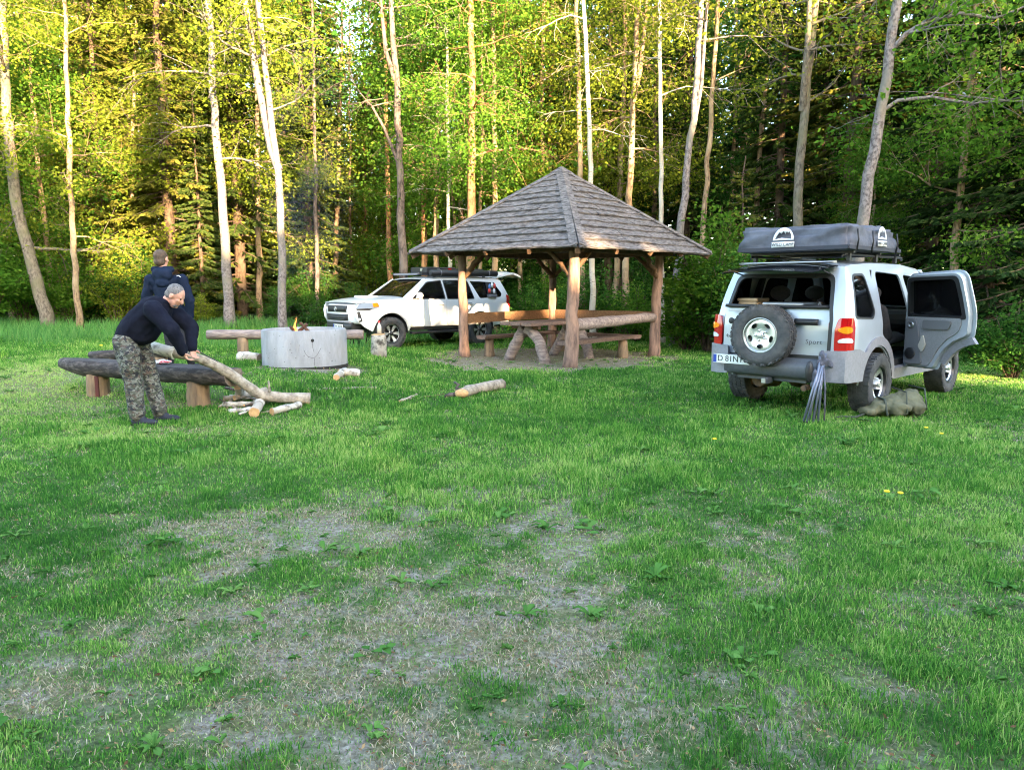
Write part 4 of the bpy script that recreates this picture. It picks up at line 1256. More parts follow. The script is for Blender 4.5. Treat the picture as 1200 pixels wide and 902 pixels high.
for pl in ([(363, 412), (365, 417), (368, 420), (371, 421), (373, 421), (376, 418), (378, 414), (380, 410)], [(373, 421), (373.5, 425), (373, 430)], [(372, 403), (372, 409), (373, 414)]):
    pp = [on_ring(*q) for q in pl]
    tube(bm, pp, .0022, 4, cap=False)
for k in range(26):
    rg_ = random.Random(k); q = on_ring(308 + rg_.random() * 88, 390 + rg_.random() * 38); tube(bm, [q, q * 1.001 + Vector((.006, 0, .002))], rg_.uniform(.003, .008), 5)
obj('crack', bm, M['near_black'], fr)
bm = bmesh.new(); lathe(bm, [(-.02, Rr + .012), (.045, Rr + .010)], 'z', 72); obj('dark_base_band', bm, M['near_black'], fr)  # thin near-black band round the foot of the wall
M['ash'] = mat('ash', (.12, .11, .10), .95, col2=(.28, .27, .26), scale=14, bump=.5)
bm = bmesh.new(); bmesh.ops.create_circle(bm, cap_ends=True, segments=40, radius=Rr - .1, matrix=Matrix.Translation((0, 0, .42))); obj('ash_bed', bm, M['ash'], fr)
M['flame'] = mat('flame', (1, .35, .05), .5, emit=((1, .28, .04), .35), alpha=.5)
M['ember'] = mat('charred_wood', (.03, .025, .02), .9, col2=(.12, .05, .02), scale=12)
fl = thing('burning_wood', 'charred sticks with a small orange flame rising over the fire ring rim', 'campfire', (FR.x, FR.y, FR.z + .42))
for k, (a, b_, r) in enumerate([((-.3, .1, .0), (.05, .0, .28), .035), ((.25, -.1, .0), (-.08, .05, .30), .03), ((-.16, .05, .05), (-.12, .0, .40), .014), ((-.05, .3, 0), (-.2, -.1, .24), .03), ((.3, .25, .02), (-.3, .1, .1), .04)]):
    bm = bmesh.new(); wobbly(bm, a, b_, r, r * .8, 7, k, .08, .006, 5); obj('charred_stick', bm, M['ember'], fl)
for k, (x, y, h, w_) in enumerate([(-.13, -.05, .32, .022), (-.17, .03, .25, .018)]):
    bm = bmesh.new(); tube(bm, [(x, y, .06), (x + .01, y, .06 + h * .35), (x - .012, y, .06 + h * .65), (x + .02, y, .06 + h * .9), (x + .015, y, .06 + h)], [w_ * .6, w_, w_ * .6, w_ * .25, .003], 8)
    obj('flame', bm, M['flame'], fl)

# firewood and branches: each with its own bark and cut ends
def log(label, a, b, r0, r1, bark='firebirch', cut='cutwood', name='firewood_log', cat='log', group=None, seed=0, wander=.008, segs=6, n_=10, mid=None, rough=.06):
    a = Vector(a); b = Vector(b); c = (a + b) / 2
    bm = bmesh.new(); wobbly(bm, a - c, b - c, r0, r1, n_, seed, rough, wander, segs, 0, 1, mid=(Vector(mid) - c) if mid is not None else None)
    o = obj(name, bm, [M[bark], M[cut]]); o.location = c
    return tag(o, label, cat, group)
def onG(px, py, r, lift=0):
    """point whose ground contact is seen at px,py; returns centre of a log of radius r"""
    lo_, hi_ = 2.5, 30
    for _ in range(40):
        m_ = (lo_ + hi_) / 2; q = at(px, py, m_)
        if q.z > g(q.x, q.y): lo_ = m_
        else: hi_ = m_
    q = at(px, py, m_); return Vector((q.x, q.y, g(q.x, q.y) + r * .9 + lift))
FW = 'firewood piled under the long branch'
br = thing('birch_branch', 'long pale crooked birch branch held by the bending man and resting on grass', 'branch', (-3.5, 9.0, .1))
o = Vector(br.location)
end = onG(364, 474, .085); p0 = at(186, 409, 8.75); p1 = at(205, 414, 8.7); p2 = at(228, 418, 8.75); p3 = at(252, 428, 8.85); p4 = at(285, 449, 9.0); p5 = at(305, 463, 9.1); p6 = at(330, 466, 9.2)
bm = bmesh.new(); rg_ = random.Random(2)
pp = [p0, p1, p2, p3, at(268, 437, 8.92), p4, p5, p6, end.lerp(p6, .5), end]
P_ = []
for i in range(len(pp) - 1):
    for t in range(4): P_.append(pp[i].lerp(pp[i + 1], t / 4))
P_.append(pp[-1]); P_ = [P_[0]] + [(P_[i - 1] + P_[i] * 2 + P_[i + 1]) / 4 for i in range(1, len(P_) - 1)] + [P_[-1]]
tube(bm, [p - o for p in P_], [(.052 + .024 * i / len(P_)) * (1 + rg_.uniform(-.05, .05)) for i in range(len(P_))], 12, 0, True, 1, .05, rg_)
obj('branch_wood', bm, [M['branchbark'], M['cutgrey']], br)
bm = bmesh.new(); q = at(316, 462, 9.12) - o; wobbly(bm, q, q + Vector((.0, -.02, .17)), .022, .012, 6, 4, segs=3, wander=.004); obj('snag', bm, M['branchbark'], br)
bm = bmesh.new(); wobbly(bm, p1 - o + Vector((0, 0, 0)), p0 - o - Vector((.10, 0, -.03)), .070, .066, 12, 5, segs=4, wander=.003); obj('birch_bark_end', bm, M['firebirch'], br)
logs = [
 ('stubby log with an orange cut end leaning upright against the branch', (279, 452), (283, 470), .055, 9.0, 'firebirch', 1),
 ('thick short log pointing at the viewer in the middle of the pile', (309, 469), (298, 489), .062, None, 'firebirch', 0),
 ('lone short log with a cut end lying right of the pile', (318, 486), (352, 478), .045, None, 'firebirch', 0),
 ('thin log lying lowest at the front left of the pile', (268, 485), (296, 482), .032, None, 'firebirch', 0),
 ('slim pale log lying left to right across the pile', (262, 477), (300, 476), .036, None, 'firebirch', 0),
 ('slim log at the back left of the pile', (262, 470), (292, 468), .036, None, 'branchbark', 0),
 ('second log stacked on the back of the pile', (275, 474), (312, 464), .040, None, 'branchbark', .05),
 ('short log poking out right behind the thick pointing log', (300, 476), (322, 470), .034, None, 'firebirch', 0),
]
for k, (lb, A, B, r, Y, bk, up) in enumerate(logs):
    if Y: a = at(A[0], A[1], Y + .1); b_ = onG(B[0], B[1], r, .04)
    else: a = onG(A[0], A[1], r, up); b_ = onG(B[0], B[1], r, up)
    log(lb, a, b_, r * .95, r, bk, 'cutwood', group=FW, seed=k)
thin = [('thin crooked stick left of the whole pile', (256, 478), (276, 470), .014), ('thin dark stick at the back of the pile', (270, 466), (300, 470), .013), ('short pale stick under the thick pointing log', (286, 480), (304, 474), .016),
        ('thin stick jutting forward from the left of the pile', (276, 484), (272, 474), .014), ('bark covered stick crossing the middle of the pile', (284, 470), (316, 474), .018), ('fine twig fanning out left of the pile', (258, 472), (282, 478), .009),
        ('fine twig fanning out right of the pile', (306, 484), (332, 480), .009), ('short split stick at the very front of the pile', (280, 489), (296, 487), .015), ('slim stick leaning under the long branch right of the pile', (322, 472), (346, 470), .015)]
for k, (lb, A, B, r) in enumerate(thin):
    log(lb, onG(A[0], A[1], r, .02 * (k % 3)), onG(B[0], B[1], r, .03 * ((k + 1) % 3)), r, r * .8, ('branchbark', 'firebirch', 'darkbark')[k % 3], 'cutwood', 'stick', 'stick', FW, seed=60 + k, wander=.012, n_=7)
log('thin grey stick lying across the right of the firewood pile', onG(296, 470, .012, .03), onG(306, 480, .012), .012, .010, 'branchbark', 'cutwood', 'stick', 'stick', seed=21)
log('knotty thin branch lying behind the firewood pile under the bench end', onG(264, 458, .02, .02), onG(292, 462, .02), .020, .016, 'darkbark', 'cutgrey', 'stick', 'stick', seed=22)
log('pale gnarled log lying against the left foot of the fire ring', onG(281, 424, .09), onG(305, 425, .08), .10, .085, 'firebirch', 'cutgrey', group=None, seed=30)
log('short birch log with orange ends lying right of the fire ring', onG(397, 440, .055), onG(420, 441, .06), .055, .06, 'firebirch', group='two short birch logs right of the fire ring', seed=31)
log('shorter birch log pointing forward beside its pair right of the fire ring', onG(404, 437, .05), onG(394, 446, .05), .05, .05, 'firebirch', group='two short birch logs right of the fire ring', seed=32)
log('long straight stick lying in the grass right of the firewood pile', onG(362, 458, .02), onG(441, 455, .018), .024, .016, 'branchbark', 'cutgrey', 'stick', 'stick', seed=33, segs=12, wander=.010)
log('small bent stick alone on the open lawn', onG(469, 472, .02), onG(488, 464, .02), .018, .024, 'branchbark', 'cutwood', 'stick', 'stick', seed=34)
log('very thin straw coloured twig on the open lawn', onG(494, 466, .01), onG(517, 463, .01), .008, .007, 'stumpwood', 'cutwood', 'twig', 'stick', seed=35)
bl = thing('birch_log', 'mossy grey log with a broken orange end lying alone before the shelter', 'log', onG(560, 462, .0))
o = Vector(bl.location); bm = bmesh.new()
a = onG(537, 467, .075); b_ = onG(588, 456, .08)
wobbly(bm, a - o, b_ - o, .075, .085, 12, 9, .05, .008, 8, 0, 1, mid=(a + b_) / 2 - o + Vector((0, .03, .03))); obj('log_wood', bm, [M['branchbark'], M['cutgrey']], bl)
bm = bmesh.new(); ball(bm, a - o + Vector((.05, -.03, .01)), (.10, .07, .065), seg=2); obj('split_end', bm, M['cutwood'], bl)
bm = bmesh.new(); wobbly(bm, a - o + Vector((-.02, 0, 0)), a - o + Vector((-.18, -.05, -.03)), .04, .02, 7, 3, segs=3); wobbly(bm, a - o + Vector((.05, 0, .05)), a - o + Vector((-.06, .1, .15)), .025, .015, 6, 5, segs=3)
obj('stub', bm, M['darkbark'], bl)
M['stumpbirch'] = barkmat('stump_birch_bark', (.36, .33, .28), (.07, .06, .05), (.26, .22, .18), 9, (1, 1, 1), .7, .44, .60)
# chopping block with a bottle on it
p = onG(444, 417, 0)
st = thing('chopping_block', 'upright birch stump standing before the front wheel of the white car', 'stump', (p.x, p.y, g(p.x, p.y)))
bm = bmesh.new(); wobbly(bm, (0, 0, -.05), (0, 0, .42), .155, .14, 14, 6, .05, .006, 5, 0, 1); obj('stump_wood', bm, [M['stumpbirch'], M['cutwood']], st)
bt = thing('bottle', 'pale bottle with a red cap standing on the birch stump', 'bottle', (p.x + .02, p.y, g(p.x, p.y) + .435))
bm = bmesh.new(); lathe(bm, [(0, .001), (0, .042), (.13, .043), (.17, .030), (.19, .018), (.215, .018)], 'z', 16); obj('bottle_body', bm, mat('pale_glass', (.55, .50, .42), .25), bt)
bm = bmesh.new(); lathe(bm, [(.205, .021), (.245, .021), (.246, .001)], 'z', 14); obj('cap', bm, mat('red_plastic', (.6, .03, .02), .4), bt)
# cloth and tool
rgq = np.random.default_rng(4)
bm = bmesh.new()
for k in range(9): ball(bm, (rgq.uniform(-.12, .12), rgq.uniform(-.05, .05), rgq.uniform(0, .02)), (rgq.uniform(.04, .08), rgq.uniform(.03, .05), rgq.uniform(.012, .03)), seg=2)
q = fb_a.lerp(fb_b, .60)
cl = remeshed('rag', bm, mat('white_red_cloth', (.72, .70, .72), .9, col2=(.55, .05, .05), scale=9, lo=.56, hi=.60), None, .01, 2, (.02, .03))
cl.location = (q.x, q.y, q.z + .085); cl.rotation_euler = (0, 0, -.3)
tag(cl, 'crumpled white and red rag lying on the long dark log bench', 'cloth')
hs = thing('hand_saw', 'slim dark green tool lying along the raised birch branch', 'tool', at(241, 415, 8.80))
bm = bmesh.new(); a = at(231, 411, 8.8) - Vector(hs.location); b_ = at(256, 424, 8.86) - Vector(hs.location)
bar(bm, a, b_, .035, .012); obj('blade', bm, mat('dark_steel', (.06, .075, .07), .4, metal=.6), hs)
bm = bmesh.new(); bar(bm, a * 1.5, a * .7, .045, .035); obj('handle', bm, mat('dark_green_plastic', (.02, .05, .035), .5), hs, bevel=.01)
# dandelions
M['dandelion'] = mat('dandelion_yellow', (.85, .60, .02), .8); M['stalk'] = mat('green_stalk', (.12, .28, .05), .6)
dn = [(1083, 513, 'in front of the rucksack'), (1101, 517, 'just right of the rucksack'), (835, 528, 'alone in the middle of the right lawn'), (1052, 592, 'nearest the viewer at the right, right of its neighbour'), (1036, 590, 'nearest the viewer at the right, left of its neighbour'), (118, 409, 'behind the long dark bench at far left'), (242, 396, 'left of the far log bench'), (1150, 447, 'behind the open car door')]
for k, (px, py, wh) in enumerate(dn):
    p = onG(px, py + 3, 0); bm = bmesh.new(); h = .10 + .04 * random.Random(k).random(); s = .02 if p.y < 9 else .032
    tube(bm, [(0, 0, -.02), (.01, 0, h * .6), (.015, .005, h)], .003, 5, mi=1)
    q = bmesh.ops.create_icosphere(bm, subdivisions=2, radius=s, matrix=Matrix.Translation((.015, .005, h)) @ Matrix.Diagonal((1, 1, .45, 1)))
    o = obj('dandelion', bm, [M['dandelion'], M['stalk']]); o.location = (p.x, p.y, g(p.x, p.y)); tag(o, 'small yellow dandelion ' + wh, 'flower', 'dandelions in the lawn')
# ------------------------------------------------------------------ vehicles
M['silver'] = mat('silver_paint', (.45, .49, .545), .34, metal=.3, coat=.8, col2=(.40, .435, .485), scale=1.5)
M['white'] = mat('white_paint', (.78, .79, .80), .28, coat=.8, col2=(.72, .73, .73), scale=1.2)
M['clad'] = mat('grey_cladding', (.25, .245, .27), .55, col2=(.20, .195, .215), scale=30, bump=.1)
M['bumper'] = mat('dark_bumper', (.085, .088, .10), .5, col2=(.065, .068, .08), scale=25, bump=.1)
M['black'] = mat('black_plastic', (.018, .018, .02), .5)
M['interior'] = mat('dark_interior', (.022, .021, .023), .8)
M['trimgrey'] = mat('grey_door_trim', (.27, .265, .27), .65, col2=(.23, .225, .23), scale=50, bump=.1)
M['trimdark'] = mat('dark_door_trim', (.15, .15, .16), .7)
M['tyre'] = mat('tyre_rubber', (.040, .041, .045), .85, col2=(.085, .083, .083), scale=9, bump=.3, bscale=50)
M['alloy'] = mat('silver_alloy', (.62, .64, .66), .3, metal=.7)
M['darkalloy'] = mat('dark_alloy', (.05, .05, .055), .35, metal=.6)
M['steel'] = mat('steel', (.45, .45, .46), .35, metal=.9)
M['rustmetal'] = mat('rusty_underbody', (.06, .045, .035), .9, col2=(.22, .12, .06), scale=10)
M['red'] = mat('red_lens', (.42, .006, .008), .12, coat=1)
M['amber'] = mat('amber_lens', (.95, .28, .01), .12, coat=1)
M['clearlens'] = mat('clear_lens', (.75, .77, .80), .1, coat=1)
M['plate'] = mat('plate_white', (.78, .78, .76), .4); M['plateblue'] = mat('plate_blue', (.01, .05, .35), .4); M['ink'] = mat('black_ink', (.01, .01, .01), .5)
M['cargo_tan'] = mat('tan_crate', (.55, .36, .20), .7); M['seatcloth'] = mat('seat_cloth', (.04, .036, .036), .9, col2=(.06, .05, .05), scale=30)
M['orange'] = mat('orange_strap', (.85, .25, .01), .6)
def glassmat(name, tint, tr, rough=.02):
    m = bpy.data.materials.new(name); m.use_nodes = True; n = m.node_tree; L = n.links.new
    for x in list(n.nodes): n.nodes.remove(x)
    o = n.nodes.new('ShaderNodeOutputMaterial'); t = n.nodes.new('ShaderNodeBsdfTransparent'); gl = n.nodes.new('ShaderNodeBsdfGlossy')
    d = n.nodes.new('ShaderNodeBsdfDiffuse'); d.inputs[0].default_value = (.01, .01, .012, 1)
    t.inputs[0].default_value = (*tint, 1); gl.inputs['Roughness'].default_value = rough
    mx = n.nodes.new('ShaderNodeMixShader'); mx.inputs[0].default_value = 1 - tr
    f = n.nodes.new('ShaderNodeFresnel'); f.inputs[0].default_value = 1.5
    m2 = n.nodes.new('ShaderNodeMixShader')
    L(t.outputs[0], mx.inputs[1]); L(d.outputs[0], mx.inputs[2]); L(f.outputs[0], m2.inputs[0]); L(mx.outputs[0], m2.inputs[1]); L(gl.outputs[0], m2.inputs[2]); L(m2.outputs[0], o.inputs[0])
    return m
M['glass'] = glassmat('clear_car_glass', (.75, .82, .80), .85); M['tint'] = glassmat('tinted_car_glass', (.22, .24, .25), .55)

def side_map(s, hw, off=0.0):
    return lambda u, z: (-s * u, s * (hw(-s * u, z) + off), z) if s > 0 else (u, -(hw(u, z) + off), z)
def side_panel(name, s, outline, holes, hw, matr, parent, off=0.0, thick=.02, grid=.08):
    f = (lambda q: (-q[0],) + tuple(q[1:])) if s > 0 else (lambda q: q)
    return panel(name, rounded([f(q) for q in outline]), [rounded([f(q) for q in h]) for h in holes], side_map(s, hw, off), matr, parent, grid, thick)

def wheel(parent, loc, R_, W_, rr, side, style, name='wheel', yaw=0, axis_rot=None, dirty=False):
    """hub at loc; side = +1/-1: the outer face looks along side*y"""
    w_ = bpy.data.objects.new(name, None); w_.empty_display_size = .1; COL.objects.link(w_); w_.parent = parent; w_.location = loc
    w_.rotation_euler = axis_rot or (0, 0, yaw + (0 if side > 0 else PI))
    bm = bmesh.new(); h = W_ / 2
    prof = [(-h * .80, rr), (-h * .98, rr + .03), (-h, rr + (R_ - rr) * .55), (-h * .93, R_ * .965), (-h * .78, R_ * .985), (h * .78, R_ * .985), (h * .93, R_ * .965), (h, rr + (R_ - rr) * .55), (h * .98, rr + .03), (h * .80, rr)]
    lathe(bm, prof, 'y', 56, closed=True)
    nb = 44
    for k in range(nb):
        a = 2 * PI * k / nb
        for j, (y0, wy) in enumerate(((-.74, .34), (-.26, .30), (.24, .30), (.74, .34))):
            aa = a + (.5 if j % 2 else 0) * 2 * PI / nb
            m_ = Matrix.Rotation(-aa, 3, 'Y')
            box(bm, m_ @ Vector((R_ * .993, h * y0, 0)), (R_ * .022, h * wy * 1.18, 2 * PI * R_ / nb * .72), m_ @ Matrix.Rotation(.3 if j in (1, 2) else 0, 3, 'X'))
    for k in range(nb // 2):      # shoulder lugs
        a = 2 * PI * k / (nb // 2); m_ = Matrix.Rotation(-a, 3, 'Y')
        for s_ in (-1, 1): box(bm, m_ @ Vector((R_ * .955, s_ * h * .95, 0)), (R_ * .06, h * .08, R_ * .12), m_)
    bmesh.ops.recalc_face_normals(bm, faces=bm.faces)
    obj('tyre', bm, M['tyre'], w_)
    # rim
    holes = []
    if style == 'round5':
        for k in range(5):
            a = 360 * k / 5 + 90 + 36; c = Vector((math.cos(R(a)), math.sin(R(a))))
            t_ = Vector((-c.y, c.x)); pc = c * rr * .66
            holes.append([tuple(pc + c * math.cos(q) * rr * .13 + t_ * math.sin(q) * rr * .21) for q in [2 * PI * i / 16 for i in range(16)]])
        fm = lambda u, v: (u, h * (.52 - .16 * math.cos(min(1, math.hypot(u, v) / rr) * PI * 1.3) + (.14 if math.hypot(u, v) < rr * .3 else 0)), v)
        mt = M['alloy']
    elif style == 'spoke5':
        for k in range(5):
            a = 360 * k / 5 + 90; i0, i1 = rr * .30, rr * .86
            holes.append([(i0 * math.cos(R(a - 14)), i0 * math.sin(R(a - 14))), (i1 * math.cos(R(a - 24)), i1 * math.sin(R(a - 24))), (i1 * 1.02 * math.cos(R(a)), i1 * 1.02 * math.sin(R(a))), (i1 * math.cos(R(a + 24)), i1 * math.sin(R(a + 24))), (i0 * math.cos(R(a + 14)), i0 * math.sin(R(a + 14)))])
        fm = lambda u, v: (u, h * (.25 + .55 * (math.hypot(u, v) / rr) ** 3 * .8 + (.18 if math.hypot(u, v) < rr * .25 else 0)), v)
        mt = M['alloy']
    else:
        for k in range(6):
            a = 360 * k / 6 + 90; i0, i1 = rr * .26, rr * .90
            holes.append([(i0 * math.cos(R(a - 12)), i0 * math.sin(R(a - 12))), (i1 * math.cos(R(a - 18)), i1 * math.sin(R(a - 18))), (i1 * 1.02 * math.cos(R(a)), i1 * 1.02 * math.sin(R(a))), (i1 * math.cos(R(a + 18)), i1 * math.sin(R(a + 18))), (i0 * math.cos(R(a + 12)), i0 * math.sin(R(a + 12)))])
        fm = lambda u, v: (u, h * (.50 + .22 * (math.hypot(u, v) / rr) ** 2 + (.12 if math.hypot(u, v) < rr * .22 else 0)), v)
        mt = M['alloy']
    # the face looks along +y: use (-u) so the sheet's normal comes out right
    bm = panel_bm([(rr * .985 * math.cos(2 * PI * k / 40), rr * .985 * math.sin(2 * PI * k / 40)) for k in range(40)], holes, lambda u, v: ((lambda p: (-p[0], p[1], p[2]))(fm(u, v))), rr * .16, .018)
    rm = obj('rim', bm, mt, w_); rm.data.set_sharp_from_angle(angle=R(40))
    bm = bmesh.new(); lathe(bm, [(-h * .8, rr), (-h * .8, rr - .012), (h * .86, rr - .012), (h * .90, rr + .004), (h * .86, rr + .008)], 'y', 48)
    r_ = lathe(bm, [(-h * .2, rr * .97), (-h * .21, .01)], 'y', 32)
    obj('rim_barrel', bm, M['darkalloy'] if style != 'round5' else M['steel'], w_)
    bm = bmesh.new(); lathe(bm, [(h * .2, rr * .22), (h * .82, rr * .20), (h * .88, rr * .15), (h * .885, .001)], 'y', 20)
    for k in range(5):
        a = 2 * PI * k / 5; lathe(bm, [(h * .4, .014), (h * .80, .012), (h * .805, .001)], 'y', 8, c=(rr * .30 * math.cos(a), 0, rr * .30 * math.sin(a)))
    obj('hub_cap', bm, M['alloy'] if style != 'spoke6' else M['darkalloy'], w_)
    bm = bmesh.new(); lathe(bm, [(-h * .35, rr * .78), (-h * .25, rr * .78), (-h * .24, .05)], 'y', 28); obj('brake_disc', bm, M['rustmetal'], w_)
    return w_

def sweep_y(bm, prof, ys, xoff, zoff=lambda y: 0, sc=lambda y: 1, mi=0):
    rows = []
    for y in ys: rows.append([bm.verts.new((xoff(y) + px * sc(y), y, zoff(y) + pz)) for px, pz in prof])
    n_ = len(prof)
    for i in range(len(rows) - 1):
        for j in range(n_):
            f = bm.faces.new((rows[i][j], rows[i][(j + 1) % n_], rows[i + 1][(j + 1) % n_], rows[i + 1][j])); f.smooth = True; f.material_index = mi
    bm.faces.new(rows[0]); bm.faces.new(list(reversed(rows[-1])))
    bmesh.ops.recalc_face_normals(bm, faces=bm.faces)
    return bm
def lin(a, b, n_): return [a + (b - a) * i / n_ for i in range(n_ + 1)]
def interp(tbl, x):
    if x <= tbl[0][0]: return tbl[0][1]
    for (a, va), (b, vb) in zip(tbl, tbl[1:]):
        if x <= b:
            t = (x - a) / (b - a); return va + (vb - va) * t
    return tbl[-1][1]

# ================================================= the silver car seen from behind
CAR1 = thing('parked_car', 'silver off-road car with open rear door, spare wheel and a tent on its roof', 'car', (3.85, 9.60, g(3.85, 9.6)), R(43.4))
c1 = CAR1
def hw1(x, z):
    w_ = .865
    if z > 1.08: w_ -= .185 * ((z - 1.08) / .74) ** 1.35
    if z < .6: w_ -= .03 * ((.6 - z) / .2)
    if x < -.58: w_ -= .05 * ((-.58 - x) / .28) ** 2
    if x > 2.7: w_ -= .14 * ((x - 2.7) / .7) ** 2
    return w_
def xr1(z): return interp([(.4, -.86), (1.08, -.86), (1.3, -.83), (1.80, -.66), (1.9, -.60)], z)
def rz1(x): return interp([(-.66, 1.775), (-.5, 1.80), (.1, 1.83), (1.1, 1.83), (1.6, 1.79), (1.8, 1.74)], x)
archF = [(2.65 + .44 * math.cos(R(a)), .38 + .44 * math.sin(R(a))) for a in range(180, -1, -12)]
archR = [(0 + .44 * math.cos(R(a)), .38 + .44 * math.sin(R(a))) for a in range(180, -1, -12)]
side_out = [(xr1(.46), .46)] + [(-.44, .46)] + archR + [(.46, .44), (2.19, .44)] + archF + [(3.12, .46), (3.40, .50), (3.46, .72, .05), (3.42, .98, .08), (3.30, 1.06, .1), (2.35, 1.20, .05), (2.20, 1.24),
            (1.72, 1.745, .08), (1.1, rz1(1.1)), (.1, rz1(.1)), (-.5, rz1(-.5)), (xr1(1.775), 1.775, .05), (xr1(1.3), 1.30), (xr1(1.08), 1.08)]
qwin = [(-.66, 1.19, .05), (-.17, 1.17, .05), (-.10, 1.25, .04), (-.21, 1.69, .07), (-.54, 1.68, .08)]
doorR = [(1.02, .52, .05), (1.03, 1.15), (.93, 1.70, .08), (.14, 1.735, .10), (.11, 1.25), (.13, .96, .05), (.30, .875), (.42, .76), (.51, .62), (.545, .52, .03)]
winF = [(1.14, 1.20, .05), (2.05, 1.21, .04), (1.62, 1.67, .10), (1.06, 1.70, .06)]
winRr = [(.22, 1.19, .05), (.95, 1.19, .05), (.86, 1.66, .07), (.22, 1.67, .09)]
bs = side_panel('side_panel', -1, side_out, [qwin, doorR, winF], hw1, M['silver'], c1, grid=.07)
side_panel('side_panel', 1, side_out, [qwin, winRr, winF], hw1, M['silver'], c1, grid=.09)
for s in (-1, 1):
    side_panel('side_window', s, [(-.68, 1.17), (-.15, 1.15), (-.08, 1.25), (-.19, 1.71), (-.56, 1.70)], [], hw1, M['tint'], c1, off=-.010, thick=.004)
    side_panel('side_window', s, winF, [], hw1, M['glass'], c1, off=-.010, thick=.004)
side_panel('side_window', 1, winRr, [], hw1, M['glass'], c1, off=-.010, thick=.004)
for s in (-1, 1):   # window rubbers
    side_panel('window_seal', s, [(-.675, 1.178, .05), (-.16, 1.158, .05), (-.085, 1.25, .04), (-.20, 1.705, .07), (-.55, 1.695, .08)], [[(-.645, 1.20, .05), (-.18, 1.18, .05), (-.112, 1.25, .04), (-.22, 1.678, .07), (-.53, 1.668, .08)]], hw1, M['black'], c1, off=.003, thick=.012)
# roof
def roof_map(x, y):
    w_ = hw1(x, rz1(x)); q = min(1, abs(y) / w_); return (x - .04 * (1 - q ** 3) * (1 if x < -.5 else 0), y, rz1(x) + .050 * (1 - q ** 2.6))
xe = lin(-.66, 1.78, 14)
ro = [(x, -hw1(x, rz1(x))) for x in xe] + [(x, hw1(x, rz1(x))) for x in reversed(xe)]
panel('roof', ro, [], roof_map, M['silver'], c1, .09, .02)
# windscreen, bonnet, front
def cw(x): return interp([(1.72, hw1(1.7, 1.74)), (2.2, hw1(2.2, 1.24))], x)
zw = lambda x: interp([(1.74, 1.76), (2.22, 1.235)], x)
panel('windscreen', [(1.76, -.66), (2.22, -.80), (2.22, .80), (1.76, .66)], [], lambda x, y: (x + .06 * (1 - (y / .8) ** 2), y, zw(x)), M['glass'], c1, .15, .006)
for s in (-1, 1):
    bm = bmesh.new(); bar(bm, (1.74, s * .69, 1.765), (2.24, s * .83, 1.225), .07, .05); obj('windscreen_pillar', bm, M['silver'], c1, bevel=.015)
hb = lin(2.2, 3.34, 8); zb = lambda x: interp([(2.2, 1.235), (2.35, 1.205), (3.30, 1.06), (3.34, 1.04)], x)
panel('bonnet', [(x, -hw1(x, 1.1) + .005) for x in hb] + [(x, hw1(x, 1.1) - .005) for x in reversed(hb)], [], lambda x, y: (x + .05 * (1 - (y / .8) ** 2), y, zb(x) + .04 * (1 - (abs(y) / .85) ** 2.5)), M['silver'], c1, .12, .02)
bm = bmesh.new(); sweep_y(bm, [(0, .72), (.04, .9), (-.02, 1.05), (-.12, 1.06), (-.2, .6)], lin(-.70, .70, 8), lambda y: 3.40 - .08 * abs(y / .7) ** 3); obj('grille_panel', bm, M['silver'], c1)
bm = bmesh.new(); sweep_y(bm, [(0, .44), (.08, .52), (.08, .66), (.0, .72), (-.2, .72), (-.2, .44)], lin(-.80, .80, 10), lambda y: 3.42 - .14 * abs(y / .8) ** 3); obj('front_bumper', bm, M['bumper'], c1)
# tailgate opening frame
def rear_map(y, z): return lambda: 0
def rmap(u, z):       # u = -y so that the sheet faces backwards
    y = -u; w_ = hw1(xr1(z), z); q = min(1, abs(y) / w_); return (xr1(z) - .05 * (1 - q ** 3), y, z)
zz = lin(.46, 1.775, 12)
ro = [(-hw1(xr1(z), z), z) for z in reversed(zz)] + [(hw1(xr1(z), z), z) for z in zz]
gate_hole = [(-.70, .72, .04), (.655, .72, .04), (.665, 1.16), (.60, 1.68, .10), (-.60, 1.68, .10), (-.70, 1.16)]
panel('rear_frame', ro, [rounded(gate_hole)], rmap, M['silver'], c1, .07, .03)
panel('gate_seal', rounded([(-.715, .705, .04), (.67, .705, .04), (.68, 1.16), (.615, 1.70, .10), (-.615, 1.70, .10), (-.715, 1.16)]), [rounded([(-.675, .745, .04), (.63, .745, .04), (.64, 1.16), (.575, 1.655, .10), (-.575, 1.655, .10), (-.675, 1.16)])],
      lambda u, z: (rmap(u, z)[0] - .004, -u, z), M['black'], c1, .09, .03)
# swinging tailgate, a little ajar, hinged on the left
HG = (-.90, .70, 0)
tg = bpy.data.objects.new('tailgate', None); COL.objects.link(tg); tg.parent = c1; tg.location = HG; tg.rotation_euler = (0, 0, R(5.0))
def gmap(u, z): q = rmap(u, z); return (q[0] - HG[0] - .022, q[1] - HG[1], z)
panel('gate_skin', rounded([(-.70, .715, .05), (.645, .715, .05), (.655, 1.12), (.64, 1.315, .03), (-.69, 1.315, .03)]), [], gmap, M['silver'], tg, .07, .05)
bm = bmesh.new(); sweep_y(bm, [(0, 1.295), (-.012, 1.325), (-.05, 1.33), (-.06, 1.29)], lin(-1.33, -.02, 8), lambda y: .03 - .05 * (1 - abs((y + .7) / .8) ** 3) + .02); obj('gate_top_seal', bm, M['black'], tg)
bm = bmesh.new(); ys = lin(-1.20, -.93, 6); sweep_y(bm, [(0, 1.095), (-.03, 1.10), (-.045, 1.12), (-.045, 1.145), (-.03, 1.165), (0, 1.17)], ys, lambda y: -.055); obj('gate_handle', bm, M['black'], tg)
